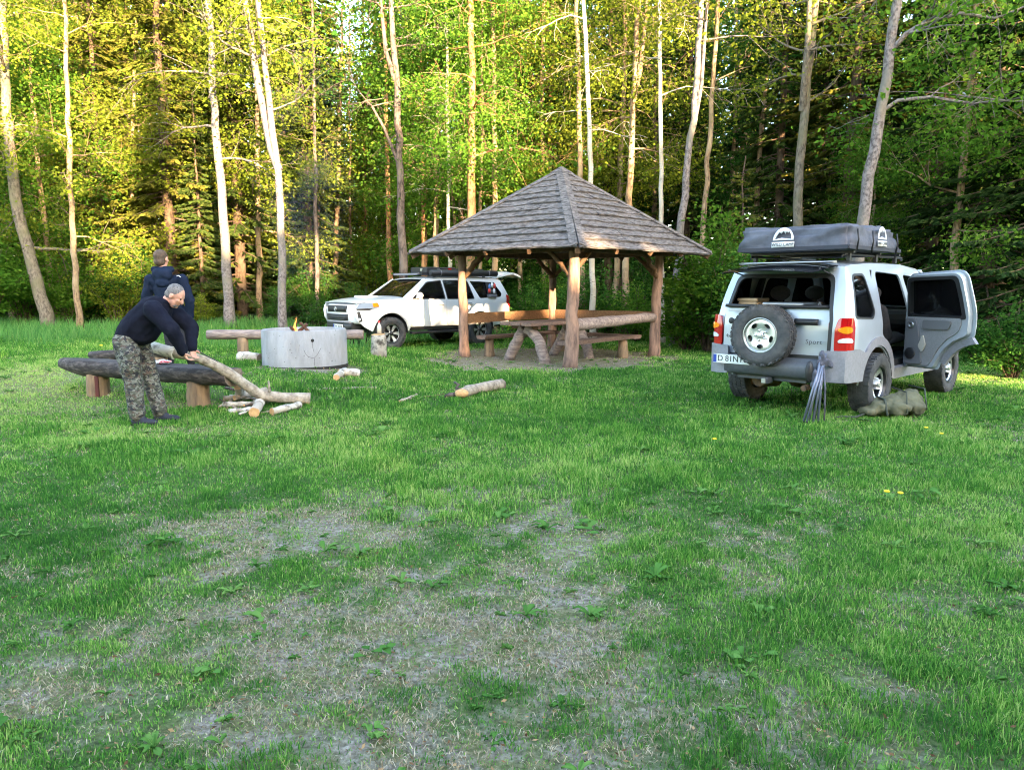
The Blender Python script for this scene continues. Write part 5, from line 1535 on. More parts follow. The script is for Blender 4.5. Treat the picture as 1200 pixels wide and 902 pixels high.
bm = bmesh.new(); box(bm, (-.02, -1.325, .98), (.05, .03, .30)); obj('inner_reflector', bm, M['red'], tg, bevel=.006)
me = text_mesh('Sport', .075, .002, 1.15); ob = link('model_badge', me, M['bumper'], tg); ob.rotation_euler = (R(90), 0, R(-90)); ob.location = (-.066, -1.16, .90)
me = text_mesh('4x4', .06, .002); ob = link('drive_badge', me, M['black'], tg); ob.rotation_euler = (R(90), 0, R(-90)); ob.location = (-.050, -.10, .93)
bm = bmesh.new(); lathe(bm, [(-.06, .001), (-.06, .035), (-.054, .04)], 'x', 20, c=(.008, -.12, 1.12)); obj('round_badge', bm, M['black'], tg)
bm = bmesh.new(); box(bm, (-.06, -.18, 1.25), (.006, .20, .025)); obj('gate_trim', bm, mat('dull_silver', (.4, .42, .44), .4), tg)
# spare wheel on the gate
wheel(tg, (-.20, -.60, .965), .370, .215, .205, 1, 'round5', 'spare_wheel', axis_rot=(0, 0, R(90)))
bm = bmesh.new(); box(bm, (-.09, -.60, .965), (.10, .26, .26)); obj('spare_carrier', bm, M['black'], tg)
# raised rear glass
gl = bpy.data.objects.new('rear_glass', None); COL.objects.link(gl); gl.parent = c1; gl.location = (-.70, 0, 1.795); gl.rotation_euler = (0, R(-4), 0)
panel('glass_pane', rounded([(-.53, -.60, .10), (-.0, -.64, .04), (-.0, .64, .04), (-.53, .60, .10)]), [], lambda x, y: (x, y, .03 - .05 * (x / .5) ** 2 - .035 * (y / .6) ** 2), M['tint'], gl, .1, .008)
for s in (-1, 1):
    bm = bmesh.new(); tube(bm, [(.02, s * .56, -.12), (-.36, s * .57, -.02)], .009, 6); obj('gas_strut', bm, M['black'], gl)
bm = bmesh.new(); sweep_y(bm, [(.02, .02), (-.06, .03), (-.07, .045), (.02, .05)], lin(-.60, .60, 8), lambda y: .0); obj('glass_hinge', bm, M['steel'], gl)
# tail lamps
for s in (-1, 1):
    bm = bmesh.new(); zs = lin(.80, 1.19, 12)
    def lampmap(t, z, s=s, off=.022):
        # t 0..1 from the inboard rear edge round the corner to the side
        k_ = .5 + .5 * abs((z - .995) / .195) ** 2.2; k_ = 1 - .0 * k_
        if t < .45: y = .690 + (.87 - .690) * t / .45; x = xr1(z) - .03 - off
        else: y = .87; x = xr1(z) - .03 - off + (t - .45) / .55 * .17
        c_ = math.exp(-((t - .45) / .17) ** 2) * .030
        return (x + c_, s * (y + off * .6 - c_), z)
    pol = rounded([(0.04, .80, .06), (1, .80, .05), (1, 1.08), (.80, 1.19, .08), (.12, 1.19, .06), (.04, 1.06)])
    f = (lambda u, z: lampmap(u, z)) if s < 0 else (lambda u, z: lampmap(-u, z))
    # for the left lamp mirror the parameter so the sheet still faces outward
    pol2 = pol if s < 0 else [(-a, b) for a, b in pol]
    tlp = panel('tail_lamp', pol2, [], f, M['red'], c1, .05, .06)
    e1 = [(.46 + .33 * math.cos(q), 1.055 + .040 * math.sin(q)) for q in [2 * PI * i / 18 for i in range(18)]]
    e2 = [(.50 + .36 * math.cos(q), .925 + .042 * max(-.35, math.sin(q))) for q in [2 * PI * i / 18 for i in range(18)]]
    for nm, e, mm in (('indicator_lens', e1, 'amber'), ('reversing_lens', e2, 'clearlens')):
        ee = e if s < 0 else [(-a, b) for a, b in e]
        fo = (lambda u, z: lampmap(u, z, -1, .029)) if s < 0 else (lambda u, z: lampmap(-u, z, 1, .029))
        panel(nm, ee, [], fo, M[mm], tlp, .04, .01)
# rear bumper
bm = bmesh.new(); bx = lambda y: -.98 + .09 * abs(y / .86) ** 4
sweep_y(bm, [(0, .46), (-.04, .50), (-.05, .62), (-.02, .66), (0.0, .68), (.0, .70), (.10, .71), (.14, .46)], lin(-.62, .62, 10), bx); obj('rear_bumper', bm, M['bumper'], c1)
for s in (-1, 1):
    bm = bmesh.new()
    def cm(t, z, s=s):
        if t < .32: y = .58 + (.845 - .58) * (t / .32); x = -.985 + .02 * (t / .32)
        else: y = .885 - .0 * t; x = -.955 + (t - .32)
        c_ = math.exp(-((t - .30) / .08) ** 2) * .035
        return (x + c_, s * (y - c_ * .8), z)
    pol = [(0.0, .46, .03), (.80, .44)] + [(.32 + .955 + .455 * math.cos(R(a)), .38 + .455 * math.sin(R(a))) for a in range(172, -1, -8)] + [(.32 + .955 + .555 * math.cos(R(a)), .38 + .565 * math.sin(R(a))) for a in range(0, 141, 8)] + [(.66, .83, .04), (0.0, .81, .04)]
    pol = [p for p in rounded(pol)]
    pol2 = pol if s < 0 else [(-a, b) for a, b in pol]
    panel('quarter_cladding', pol2, [], (lambda u, z: cm(u, z)) if s < 0 else (lambda u, z: cm(-u, z)), M['clad'], c1, .06, .035)
    fl_ = [(2.65 + .455 * math.cos(R(a)), .38 + .455 * math.sin(R(a))) for a in range(176, 3, -8)] + [(2.65 + .555 * math.cos(R(a)), .38 + .555 * math.sin(R(a))) for a in range(3, 177, 8)]
    side_panel('front_flare', s, fl_, [], hw1, M['clad'], c1, off=.03, thick=.04)
    side_panel('sill', s, [(.56, .38), (2.12, .38), (2.10, .52), (.58, .52)], [], hw1, M['clad'], c1, off=.03, thick=.08)
# plate, hitch, exhaust, axles, floor
bm = bmesh.new(); box(bm, (-1.040, .50, .645), (.008, .50, .112)); pl = obj('number_plate', bm, M['plate'], c1)
bm = bmesh.new(); box(bm, (-1.046, .727, .645), (.004, .042, .10)); obj('plate_band', bm, M['plateblue'], pl)
me = text_mesh('D 81NT6', .105, .0015, 1.0); ob = link('plate_text', me, M['ink'], pl); ob.rotation_euler = (R(90), 0, R(-90)); ob.location = (-1.046, .485, .645)
bm = bmesh.new(); box(bm, (-1.02, .02, .42), (.16, .075, .075)); box(bm, (-.90, .02, .44), (.06, .9, .06)); obj('tow_hitch', bm, M['bumper'], c1, bevel=.008)
bm = bmesh.new(); box(bm, (-1.103, .02, .42), (.012, .05, .05)); obj('hitch_opening', bm, M['steel'], c1)
bm = bmesh.new(); tube(bm, [(-.98, -.42, .36), (-.6, -.42, .37), (-.3, -.3, .34)], .035, 12); obj('exhaust', bm, M['rustmetal'], c1)
bm = bmesh.new(); tube(bm, [(0, -.72, .37), (0, .72, .37)], .045, 10); ball(bm, (-.02, .1, .37), (.16, .15, .14), seg=2); obj('rear_axle', bm, M['rustmetal'], c1)
bm = bmesh.new(); tube(bm, [(2.65, -.72, .37), (2.65, .72, .37)], .04, 10); obj('front_axle', bm, M['rustmetal'], c1)
bm = bmesh.new(); box(bm, (1.2, 0, .50), (3.9, 1.30, .07)); box(bm, (-.52, 0, .56), (.66, 1.5, .10)); box(bm, (1.32, 0, .56), (1.7, 1.6, .10)); obj('floor_pan', bm, M['interior'], c1)
bm = bmesh.new(); tube(bm, [(-.78, .25, .40), (-.35, .25, .36)], .10, 14); obj('silencer', bm, M['rustmetal'], c1)
for s in (-1, 1):
    bm = bmesh.new(); lathe(bm, [(s * .60, .001), (s * .60, .43), (s * .84, .43)], 'y', 24, c=(0, 0, .40)); bmesh.ops.bisect_plane(bm, geom=bm.verts[:] + bm.edges[:] + bm.faces[:], plane_co=(0, 0, .40), plane_no=(0, 0, -1), clear_outer=True); obj('wheel_housing', bm, M['rustmetal'], c1)
    bm = bmesh.new(); lathe(bm, [(s * .60, .001), (s * .60, .43), (s * .84, .43)], 'y', 24, c=(2.65, 0, .40)); bmesh.ops.bisect_plane(bm, geom=bm.verts[:] + bm.edges[:] + bm.faces[:], plane_co=(0, 0, .40), plane_no=(0, 0, -1), clear_outer=True); obj('wheel_housing', bm, M['interior'], c1)
for x in (0, 2.65):
    for s in (-1, 1): wheel(c1, (x, s * .80, .372), .372, .255, .215, s, 'spoke5')
# interior
def seat(x, y, w_=.50, parent=c1, back=.62, z0=.62):
    bm = bmesh.new(); capsule(bm, (x - .18, y, z0 + .18), (.12, w_ / 2, .09), (x + .28, y, z0 + .22), (.12, w_ / 2, .09)); capsule(bm, (x - .22, y, z0 + .26), (.08, w_ / 2, .10), (x - .36, y, z0 + back), (.06, w_ / 2 * .86, .10))
    ball(bm, (x - .41, y, z0 + back + .22), (.055, .14, .10)); tube(bm, [(x - .38, y, z0 + back), (x - .41, y, z0 + back + .2)], .03, 6)
    o_ = obj('seat', bm, M['seatcloth'], parent, smooth=True)
for y in (-.38, .38): seat(1.35, y)
for y in (-.42, .42): seat(.42, y, .55)
bm = bmesh.new(); capsule(bm, (2.05, -.62, 1.08), .14, (2.05, .62, 1.08), .14); obj('dashboard', bm, M['interior'], c1)
bm = bmesh.new(); lathe(bm, [(0, .17), (.02, .19), (.0, .205), (-.02, .19)], 'x', 24, c=(1.82, .38, 1.12), closed=True); obj('steering_wheel', bm, M['black'], c1)
bm = bmesh.new(); box(bm, (.5, 0, 1.765), (2.1, 1.28, .02)); obj('headliner', bm, M['interior'], c1)
for s in (-1, 1):
    bm = bmesh.new(); bar(bm, (-.12, s * .745, 1.15), (.02, s * .67, 1.74), .10, .05); bar(bm, (-.80, s * .74, 1.0), (-.10, s * .77, 1.0), .04, .36); obj('inner_pillar', bm, M['interior'], c1)
# right rear door, swung wide open
DH = Vector((1.02, -.855, 0))
dr = bpy.data.objects.new('rear_door', None); COL.objects.link(dr); dr.parent = c1; dr.location = DH; dr.rotation_euler = (0, 0, R(68)); dr['label'] = 'open right rear door showing its grey inner trim'
def dm(off): return lambda u, z: (u - DH.x, -(hw1(u, z) + off) - DH.y, z)
sh_ = lambda P, k: [(p[0], p[1]) + tuple(p[2:]) for p in P]
door_o = [(1.01, .51, .05), (1.02, 1.15), (.925, 1.71, .08), (.13, 1.75, .12), (.075, 1.25, .1), (.10, .93, .05), (.30, .86), (.42, .76), (.505, .62), (.54, .51, .03)]
dwin = [(.935, 1.19, .04), (.87, 1.655, .05), (.24, 1.675, .06), (.185, 1.19, .04)]
panel('door_skin', rounded(door_o), [rounded(dwin)], dm(0), M['silver'], dr, .07, .012)
panel('door_frame', rounded([(1.0, .53, .05), (1.0, 1.15), (.90, 1.695, .08), (.16, 1.73, .12), (.12, 1.25, .1), (.14, .97, .05), (.32, .885), (.44, .78), (.525, .64), (.56, .53, .03)]), [rounded(dwin)], dm(-.016), M['silver'], dr, .07, .07)
panel('window_rubber', rounded([(.965, 1.165, .04), (.895, 1.68, .06), (.205, 1.70, .07), (.155, 1.165, .04)]), [rounded([(.925, 1.20, .04), (.865, 1.64, .05), (.25, 1.66, .06), (.20, 1.20, .04)])], dm(-.010), M['black'], dr, .09, .085)
panel('door_window', rounded(dwin), [], dm(-.03), M['tint'], dr, .12, .005)
inner = lambda off: (lambda u, z: (-u - DH.x, -(hw1(-u, min(z, 1.12)) + off) - DH.y, z))     # sheets that face into the cabin
mir = lambda P: [(-p[0], p[1]) + tuple(p[2:]) for p in reversed(P)]
panel('door_trim', rounded(mir([(.965, .56, .04), (.975, 1.165, .03), (.20, 1.165, .05), (.235, 1.0, .08), (.40, .90, .06), (.50, .78), (.585, .62), (.62, .56, .04)])), [], inner(-.105), M['trimgrey'], dr, .07, .03)
panel('kick_trim', rounded(mir([(.955, .57, .04), (.962, 1.14, .03), (.82, 1.14, .05), (.76, .95, .08), (.74, .75, .05), (.70, .57, .04)])), [], inner(-.135), M['trimdark'], dr, .07, .03)
bm = bmesh.new(); capsule(bm, (.34 - DH.x, .03, .985), (.05, .045, .035), (.68 - DH.x, .045, .965), (.05, .05, .04)); obj('armrest', bm, M['trimdark'], dr, smooth=True)
panel('door_pocket', rounded(mir([(.72, 1.02, .03), (.72, 1.13, .04), (.32, 1.13, .05), (.36, 1.02, .04)])), [], inner(-.128), mat('grey_trim_inset', (.15, .15, .155), .7), dr, .06, .02)
panel('sun_patch', rounded(mir([(.70, .72, .02), (.76, .80, .02), (.70, .95, .03), (.655, .82, .02)])), [], inner(-.137), mat('sun_patch_cream', (.48, .44, .38), .7), dr, .06, .02)  # cream shape painting the warm light that falls on the trim
bm = bmesh.new(); lathe(bm, [(.0, .075), (.02, .075), (.024, .07), (.024, .001)], 'y', 24, c=(.865 - DH.x, .115, .70)); obj('speaker', bm, M['black'], dr)
bm = bmesh.new(); lathe(bm, [(.0, .040), (.02, .040), (.02, .026), (.01, .02), (.01, .001)], 'y', 20, c=(.875 - DH.x, .12, 1.06)); obj('window_crank_cap', bm, M['steel'], dr)
bm = bmesh.new(); fl_ = [(.0 + .575 * math.cos(R(a)), .38 + .575 * math.sin(R(a))) for a in range(24, 84, 6)]; lo_ = [(0 + .49 * math.cos(R(a)), .38 + .49 * math.sin(R(a))) for a in range(83, 20, -6)]
panel('door_cladding', fl_ + lo_, [], dm(.025), M['clad'], dr, .06, .05)
side_b = [(.58, .52, .02), (1.0, .52, .02), (1.0, .66, .02), (.50, .66, .02)]
panel('door_lower_cladding', rounded(side_b), [], dm(.020), M['clad'], dr, .1, .02)
bm = bmesh.new(); box(bm, (.16 - DH.x, .03, 1.02), (.03, .05, .06)); obj('door_latch', bm, M['black'], dr)
# roof rack
bm = bmesh.new()
for s in (-1, 1): tube(bm, [(-.50, s * .58, 1.90), (-.45, s * .59, 1.925), (1.35, s * .59, 1.925), (1.40, s * .58, 1.90)], .016, 8)
rk = obj('roof_rack', bm, M['black'], c1)
for x in (-.35, .45, 1.1):
    bm = bmesh.new(); bar(bm, (x, -.66, 1.955), (x, .66, 1.955), .045, .028)
    for s in (-1, 1): box(bm, (x, s * .60, 1.90), (.05, .04, .10))
    obj('cross_bar', bm, M['black'], rk)
def at_car(car, p):
    return car.matrix_basis @ Vector(p)
bpy.context.view_layer.update()
def in_car(name, label, cat, loc, car=None):
    t = thing(name, label, cat); car = car or CAR1
    t.location = car.matrix_basis @ Vector(loc); t.rotation_euler = (0, 0, car.rotation_euler.z); return t
# roof tent
M['canvas'] = mat('charcoal_canvas', (.055, .058, .076), .75, col2=(.11, .115, .145), scale=3, bump=.9, bscale=6)
M['logo'] = mat('white_print', (.75, .76, .78), .6)
rt = in_car('roof_tent', 'folded charcoal roof tent under its cover on top of the silver car', 'roof tent', (-.62, 0, 1.972))
def slabbed(x0, x1, y0, y1, z0, z1, seed, rnd=.04, sag=.02, topin=.03):
    rg_ = random.Random(seed); bm = bmesh.new(); nx_, ny_ = 22, 16; q = np.random.default_rng(seed)
    r_ = bmesh.ops.create_cube(bm, size=1); 
    for v in r_['verts']:
        tt = v.co.z + .5
        v.co = Vector((x0 + (x1 - x0) * (v.co.x + .5) + (topin if v.co.x < 0 else -topin) * tt, y0 + (y1 - y0) * (v.co.y + .5) + (topin if v.co.y < 0 else -topin) * tt, z0 + (z1 - z0) * tt))
    bmesh.ops.bevel(bm, geom=bm.edges[:], offset=rnd, segments=3, affect='EDGES')
    bmesh.ops.subdivide_edges(bm, edges=[e for e in bm.edges if e.calc_length() > .15], cuts=14, use_grid_fill=True)
    for v in bm.verts:
        p = v.co; t = (p.z - z0) / (z1 - z0)
        n_ = fbm(np.array([p.x * 5 + seed + p.z * 5]), np.array([p.y * 4 + p.z * 7]), seed, 3)[0] - .5
        fold = .034 * math.sin((p.y * 9 + p.z * 22) + 2 * n_) * (1 - t) * t * 2
        c_ = Vector(((x0 + x1) / 2, (y0 + y1) / 2, 0)); d = Vector((p.x, p.y, 0)) - c_
        v.co += Vector((1 if p.x > c_.x else -1, 1 if p.y > c_.y else -1, 0)) * (n_ * .060 + fold) * .8
        if t > .6: v.co.z += n_ * .065 - sag * (1 - abs((p.y - c_.y) / (y1 - y0) * 2) ** 2) * .4
    return bm
bm = slabbed(0, 1.50, -.71, .71, .0, .305, 5)
for f in bm.faces: f.smooth = True
cv = obj('cover', bm, M['canvas'], rt)
bm = slabbed(.85, 1.30, -.69, .66, .12, .345, 9, .07); obj('cover_hump', bm, M['canvas'], rt, smooth=True)
bm = slabbed(1.30, 1.62, -.685, .66, .01, .225, 12, .04); obj('cover_end', bm, M['canvas'], rt, smooth=True)
bm = bmesh.new()
bar(bm, (-.012, -.70, .03), (-.012, .70, .03), .012, .045); bar(bm, (-.01, -.712, .03), (1.6, -.708, .03), .012, .045, up=(0, 0, 1)); obj('cover_hem', bm, mat('dark_webbing', (.035, .037, .05), .8), rt)
for x in (.18, .62, 1.4):
    bm = bmesh.new(); tube(bm, [(x, -.722, -.03), (x + .01, -.735, .12), (x, -.72, .24)], .010, 5); obj('cover_strap', bm, M['black'], rt)
def logo(parent, M4, s=1.0):
    # half dome with peaks standing in it, a band with lettering below
    dome = [(.135 * math.cos(R(a)), .155 * math.sin(R(a))) for a in range(0, 181, 12)]
    inner_ = [(.105, .012), (.095, .07), (.07, .105), (.055, .085), (.04, .11), (.02, .075), (0, .115), (-.03, .08), (-.055, .10), (-.09, .05), (-.11, .012), (-.02, .03)]
    bm = panel_bm(dome, [inner_], lambda u, v: M4 @ Vector((u * s, v * s, 0)), .08, .002)
    obj('tent_logo', bm, M['logo'], parent)
    bm = panel_bm([(-.145, -.085), (.145, -.085), (.145, -.018), (-.145, -.018)], [], lambda u, v: M4 @ Vector((u * s, v * s, 0)), .1, .002)
    o_ = obj('logo_band', bm, M['logo'], parent)
    me = text_mesh('WILD CAMP', .052 * s, .0008, 1.0); t_ = link('logo_text', me, M['ink'], o_); t_.matrix_basis = M4 @ Matrix.Translation((0, -.052 * s, .003))
m_rear = Matrix.Translation((-.020, .09, .135)) @ Matrix.Rotation(R(-90), 4, 'Z') @ Matrix.Rotation(R(84), 4, 'X')
logo(rt, m_rear)
m_side = Matrix.Translation((.92, -.728, .15)) @ Matrix.Rotation(R(86), 4, 'X')
logo(rt, m_side)
# things in the boot
b1 = in_car('cargo_crate', 'tan crate at the left of the silver car boot', 'crate', (-.55, .50, .62)); bm = bmesh.new(); box(bm, (0, 0, .37), (.30, .26, .74)); obj('crate_body', bm, M['cargo_tan'], b1, bevel=.02)
bm = bmesh.new(); box(bm, (0, 0, .76), (.32, .28, .04)); obj('lid', bm, M['cargo_tan'], b1, bevel=.01)
b2 = in_car('cooler', 'grey cooler lid showing over the tailgate of the silver car', 'cooler', (-.52, .02, .62)); bm = bmesh.new(); box(bm, (0, 0, .33), (.38, .52, .66)); obj('cooler_body', bm, M['trimgrey'], b2, bevel=.03)
bm = bmesh.new(); box(bm, (0, 0, .70), (.40, .54, .07)); obj('lid', bm, M['steel'], b2, bevel=.02)
b3 = in_car('duffel_bag', 'dark duffel bag packed at the right of the silver car boot', 'bag', (-.50, -.42, .62)); bm = bmesh.new(); capsule(bm, (0, -.12, .30), (.2, .14, .30), (0, .12, .30), (.2, .14, .30)); obj('bag_body', bm, M['seatcloth'], b3, smooth=True)
bm = bmesh.new(); tube(bm, [(-.15, -.06, .56), (-.16, 0, .74), (-.15, .10, .56)], .014, 6); obj('bag_handle', bm, M['trimgrey'], b3)
# folded camping chair leaning on the bumper
M['chairframe'] = mat('grey_chair_tube', (.17, .185, .24), .35, metal=.5); M['chaircloth'] = mat('chair_cloth', (.12, .12, .16), .85, col2=(.03, .03, .035), scale=7, bump=.3)
top = CAR1.matrix_basis @ Vector((-1.06, -.66, .80)); foot = at(951, 497, 8.28); foot.z = g(foot.x, foot.y)
fc = thing('folded_chair', 'folded camping chair with grey tubes leaning on the silver car bumper', 'folding chair', (foot.x, foot.y, foot.z)); o = Vector(fc.location)
ax = (Vector((top.x, top.y, top.z)) - o)
px_ = Vector((1, .1, 0)).normalized()
for k, (a, b_) in enumerate([(-.10, .01), (-.07, .04), (-.035, -.02), (.0, .05), (.03, .0), (.06, .03)]):
    bm = bmesh.new(); tube(bm, [px_ * a + Vector((0, -.03 * (k % 2), .012)), ax * .99 + px_ * b_ * .8], .014, 7); obj('frame_tube', bm, M['chairframe'], fc)
    bm = bmesh.new(); ball(bm, px_ * a + Vector((0, -.03 * (k % 2), .015)), .018, seg=1); obj('tube_foot', bm, M['black'], fc)
for k, a in enumerate((.27,)):
    bm = bmesh.new(); pts_ = [px_ * (a - .12) + Vector((0, -.02 * k, .02 + .03 * k)), px_ * (a - .13) + Vector((0, .0, .4)), ax * .85 + px_ * .03]
    tube(bm, pts_, [.016, .018, .016], 8, flat=.5); obj('arm_sleeve', bm, M['chaircloth'], fc, smooth=True)
bm = bmesh.new()
rg_ = random.Random(2)
ball(bm, ax * .86 + px_ * .03, (.085, .03, .06), seg=2); ball(bm, ax * .95, (.03, .03, .08), seg=2); ball(bm, ax * .83 + px_ * .11, (.045, .02, .04), seg=2); ball(bm, ax * .60 + px_ * -.03 + Vector((0, .03, 0)), (.045, .03, .14), seg=2)
sl_ = remeshed('seat_cloth', bm, M['chaircloth'], fc, .014, 2, (.03, .05))
bm = bmesh.new(); ball(bm, ax * .72 + px_ * -.10 + Vector((0, .05, 0)), (.05, .035, .13), seg=2); obj('carry_bag', bm, M['black'], fc, smooth=True)
# backpack
M['olive'] = mat('olive_canvas', (.15, .145, .085), .85, col2=(.085, .085, .05), scale=6, bump=.6, bscale=14); M['olivestrap'] = mat('dark_olive_webbing', (.05, .06, .045), .8)
p = onG(1048, 488, 0)
bp_ = thing('backpack', 'olive green army rucksack lying beside the rear wheel of the silver car', 'backpack', (p.x, p.y + .05, g(p.x, p.y)), R(8))
bm = bmesh.new(); capsule(bm, (-.24, 0, .11), (.10, .16, .09), (.20, 0, .16), (.13, .19, .15)); ball(bm, (.24, .02, .20), (.12, .17, .12), seg=2); ball(bm, (-.02, -.17, .12), (.13, .07, .09), seg=2); ball(bm, (.22, -.14, .12), (.10, .08, .10), seg=2); ball(bm, (-.34, -.02, .07), (.10, .13, .06), seg=2)
remeshed('pack_body', bm, M['olive'], bp_, .016, 3, (.06, .09))
for k, (a, b_, c_) in enumerate([((.02, -.24, .06), (.05, -.16, .31), (.06, .12, .33)), ((.30, -.20, .10), (.31, -.12, .34), (.28, .12, .35)), ((-.20, -.20, .04), (-.18, -.10, .22), (-.16, .10, .23))]):
    bm = bmesh.new(); tube(bm, [a, b_, c_], .014, 6, flat=.6); obj('strap', bm, M['olivestrap'], bp_)
bm = bmesh.new(); tube(bm, [(-.35, -.05, .06), (-.55, -.12, .02), (-.70, -.06, .02), (-.82, -.12, .015)], .012, 6); obj('shoulder_strap', bm, M['olivestrap'], bp_)
# ================================================= the white car behind the shelter, nose to the left
CAR2 = thing('parked_car', 'white off-road car parked behind the shelter with raised tailgate and loaded roof rack', 'car', (-1.48, 20.75, g(-1.48, 20.75)), R(221.2))
c2 = CAR2
def hw2(x, z):
    w_ = .955
    if z > 1.18: w_ -= .20 * ((z - 1.18) / .60) ** 1.15
    if .85 < z <= 1.18: w_ -= .012 * (z - .85) / .33
    if z < .62: w_ -= .04 * ((.62 - z) / .2)
    if x > 3.0: w_ -= .17 * ((x - 3.0) / .72) ** 1.8
    if x < -.75: w_ -= .08 * ((-.75 - x) / .33) ** 2
    return w_
arF = [(2.79 + .49 * math.cos(R(a)), .42 + .49 * math.sin(R(a))) for a in range(176, 4, -12)]
arR = [(0 + .48 * math.cos(R(a)), .42 + .48 * math.sin(R(a))) for a in range(176, 4, -12)]
out2 = [(-1.02, .56, .04), (-.50, .50)] + arR + [(.50, .46), (2.28, .46)] + arF + [(3.30, .47), (3.52, .60, .06), (3.68, .78, .05), (3.72, .98, .05), (3.66, 1.13, .06), (3.30, 1.19, .06), (2.55, 1.25), (2.36, 1.27),
        (1.66, 1.735, .05), (1.2, 1.79, .1), (.4, 1.805), (-.5, 1.79, .05), (-.80, 1.74, .08), (-1.04, 1.38, .04), (-1.13, 1.20, .05), (-1.10, .80, .05)]
w_f = [(2.17, 1.255, .04), (1.63, 1.655, .05), (1.20, 1.70, .04), (1.16, 1.25, .03)]
w_r = [(1.07, 1.245, .03), (1.11, 1.705, .04), (.34, 1.71, .08), (.20, 1.24, .05)]
w_q = [(.00, 1.24, .05), (.24, 1.70, .04), (-.58, 1.67, .10), (-.80, 1.36, .08), (-.74, 1.27, .08)]
d_f = [(2.22, .56, .06), (2.24, 1.24), (1.60, 1.72, .05), (1.145, 1.765, .03), (1.11, .56, .04)]
d_r = [(1.10, .56, .04), (1.135, 1.765, .03), (.32, 1.765, .06), (.12, 1.24, .05), (.16, .98, .05), (.42, .80, .05), (.51, .56, .03)]
for s in (1, -1):
    side_panel('side_panel', s, out2, [d_f, d_r, w_q], hw2, M['white'], c2, grid=.09)
    ins = lambda P, k: None
    def shrink(P, e):
        cx = sum(p[0] for p in P) / len(P); cz = sum(p[1] for p in P) / len(P)
        return [(p[0] + (e if p[0] < cx else -e), p[1] + (e if p[1] < cz else -e)) + tuple(p[2:]) for p in P]
    for nm, D, Wn in (('front_door', d_f, w_f), ('rear_door', d_r, w_r)):
        dd = side_panel(nm, s, shrink(D, .006), [Wn], hw2, M['white'], c2, grid=.1, thick=.03)
        side_panel('window_pane', s, Wn, [], hw2, M['tint'], dd, off=-.012, thick=.004)
        side_panel('window_trim', s, shrink(Wn, -.018), [shrink(Wn, .004)], hw2, M['black'], dd, off=.003, thick=.01)
        xh = 1.30 if nm == 'front_door' else .36
        bm = bmesh.new(); box(bm, (xh, s * (hw2(xh, 1.10) + .022), 1.10), (.20, .03, .035)); obj('door_handle', bm, M['white'], dd, bevel=.012)
        bm = bmesh.new(); box(bm, (xh, s * (hw2(xh, 1.10) + .003), 1.10), (.17, .008, .06)); obj('handle_recess', bm, M['black'], dd)
    side_panel('quarter_window', s, w_q, [], hw2, M['tint'], c2, off=-.004, thick=.006)
    for ax_, arc in ((2.79, .50), (0, .49)):
        fl_ = [(ax_ + arc * math.cos(R(a)), .42 + arc * math.sin(R(a))) for a in range(170, 9, -8)] + [(ax_ + (arc + .055) * math.cos(R(a)), .42 + (arc + .055) * math.sin(R(a))) for a in range(10, 171, 8)]
        side_panel('arch_moulding', s, fl_, [], hw2, M['white'], c2, off=.018, thick=.03)
        bm = bmesh.new(); lathe(bm, [(s * .60, .001), (s * .60, .47), (s * .93, .49)], 'y', 24, c=(ax_, 0, .42)); bmesh.ops.bisect_plane(bm, geom=bm.verts[:] + bm.edges[:] + bm.faces[:], plane_co=(0, 0, .40), plane_no=(0, 0, -1), clear_outer=True); obj('wheel_housing', bm, M['black'], c2)
    bm = bmesh.new(); bar(bm, (.55, s * .93, .40), (2.22, s * .93, .40), .12, .07); obj('side_step', bm, M['black'], c2, bevel=.02)
    side_panel('sill_trim', s, [(.52, .46), (2.26, .46), (2.24, .55), (.54, .55)], [], hw2, M['black'], c2, off=.006, thick=.02)
    # mirror
    bm = bmesh.new(); ball(bm, (2.02, s * 1.06, 1.33), (.07, .12, .085), seg=2); bar(bm, (2.02, s * .90, 1.27), (2.02, s * 1.0, 1.29), .06, .04); obj('mirror', bm, M['white'], c2, smooth=True)
    # headlamp: clear body with amber corner and dark surround
    hl = [(3.70, 1.00, .02), (3.60, 1.145, .03), (3.16, 1.17, .03), (3.12, 1.06, .03), (3.40, 1.00, .03)]
    h_ = side_panel('headlamp', s, hl, [], hw2, mat('smoked_lens', (.30, .35, .43), .12, coat=1), c2, off=.012, thick=.03, grid=.05)
    side_panel('corner_lamp', s, [(3.13, 1.07, .02), (3.17, 1.16, .02), (3.30, 1.155, .02), (3.28, 1.06, .02)], [], hw2, M['amber'], h_, off=.018, thick=.01, grid=.05)
    side_panel('lamp_shade', s, [(3.66, .99), (3.68, 1.02), (3.42, 1.035), (3.30, 1.02), (3.38, .985)], [], hw2, M['black'], h_, off=.018, thick=.01, grid=.05)
    side_panel('fog_recess', s, [(3.62, .70, .02), (3.66, .95, .02), (3.60, .96, .02), (3.54, .72, .02)], [], hw2, M['black'], c2, off=.006, thick=.02, grid=.05)
    bm = bmesh.new(); ball(bm, (3.61, s * (hw2(3.61, .77) + .005), .77), (.035, .03, .035), seg=2); obj('fog_lamp', bm, M['clearlens'], c2)
    # rear lamp
    side_panel('tail_lamp', s, [(-1.125, .98, .02), (-1.13, 1.28, .02), (-.98, 1.34, .03), (-.96, 1.12, .03)], [], hw2, M['red'], c2, off=.012, thick=.04, grid=.05)
rz2 = lambda x: interp([(-.80, 1.735), (-.5, 1.785), (.4, 1.80), (1.2, 1.785), (1.66, 1.73)], x)
xe = lin(-.80, 1.66, 12)
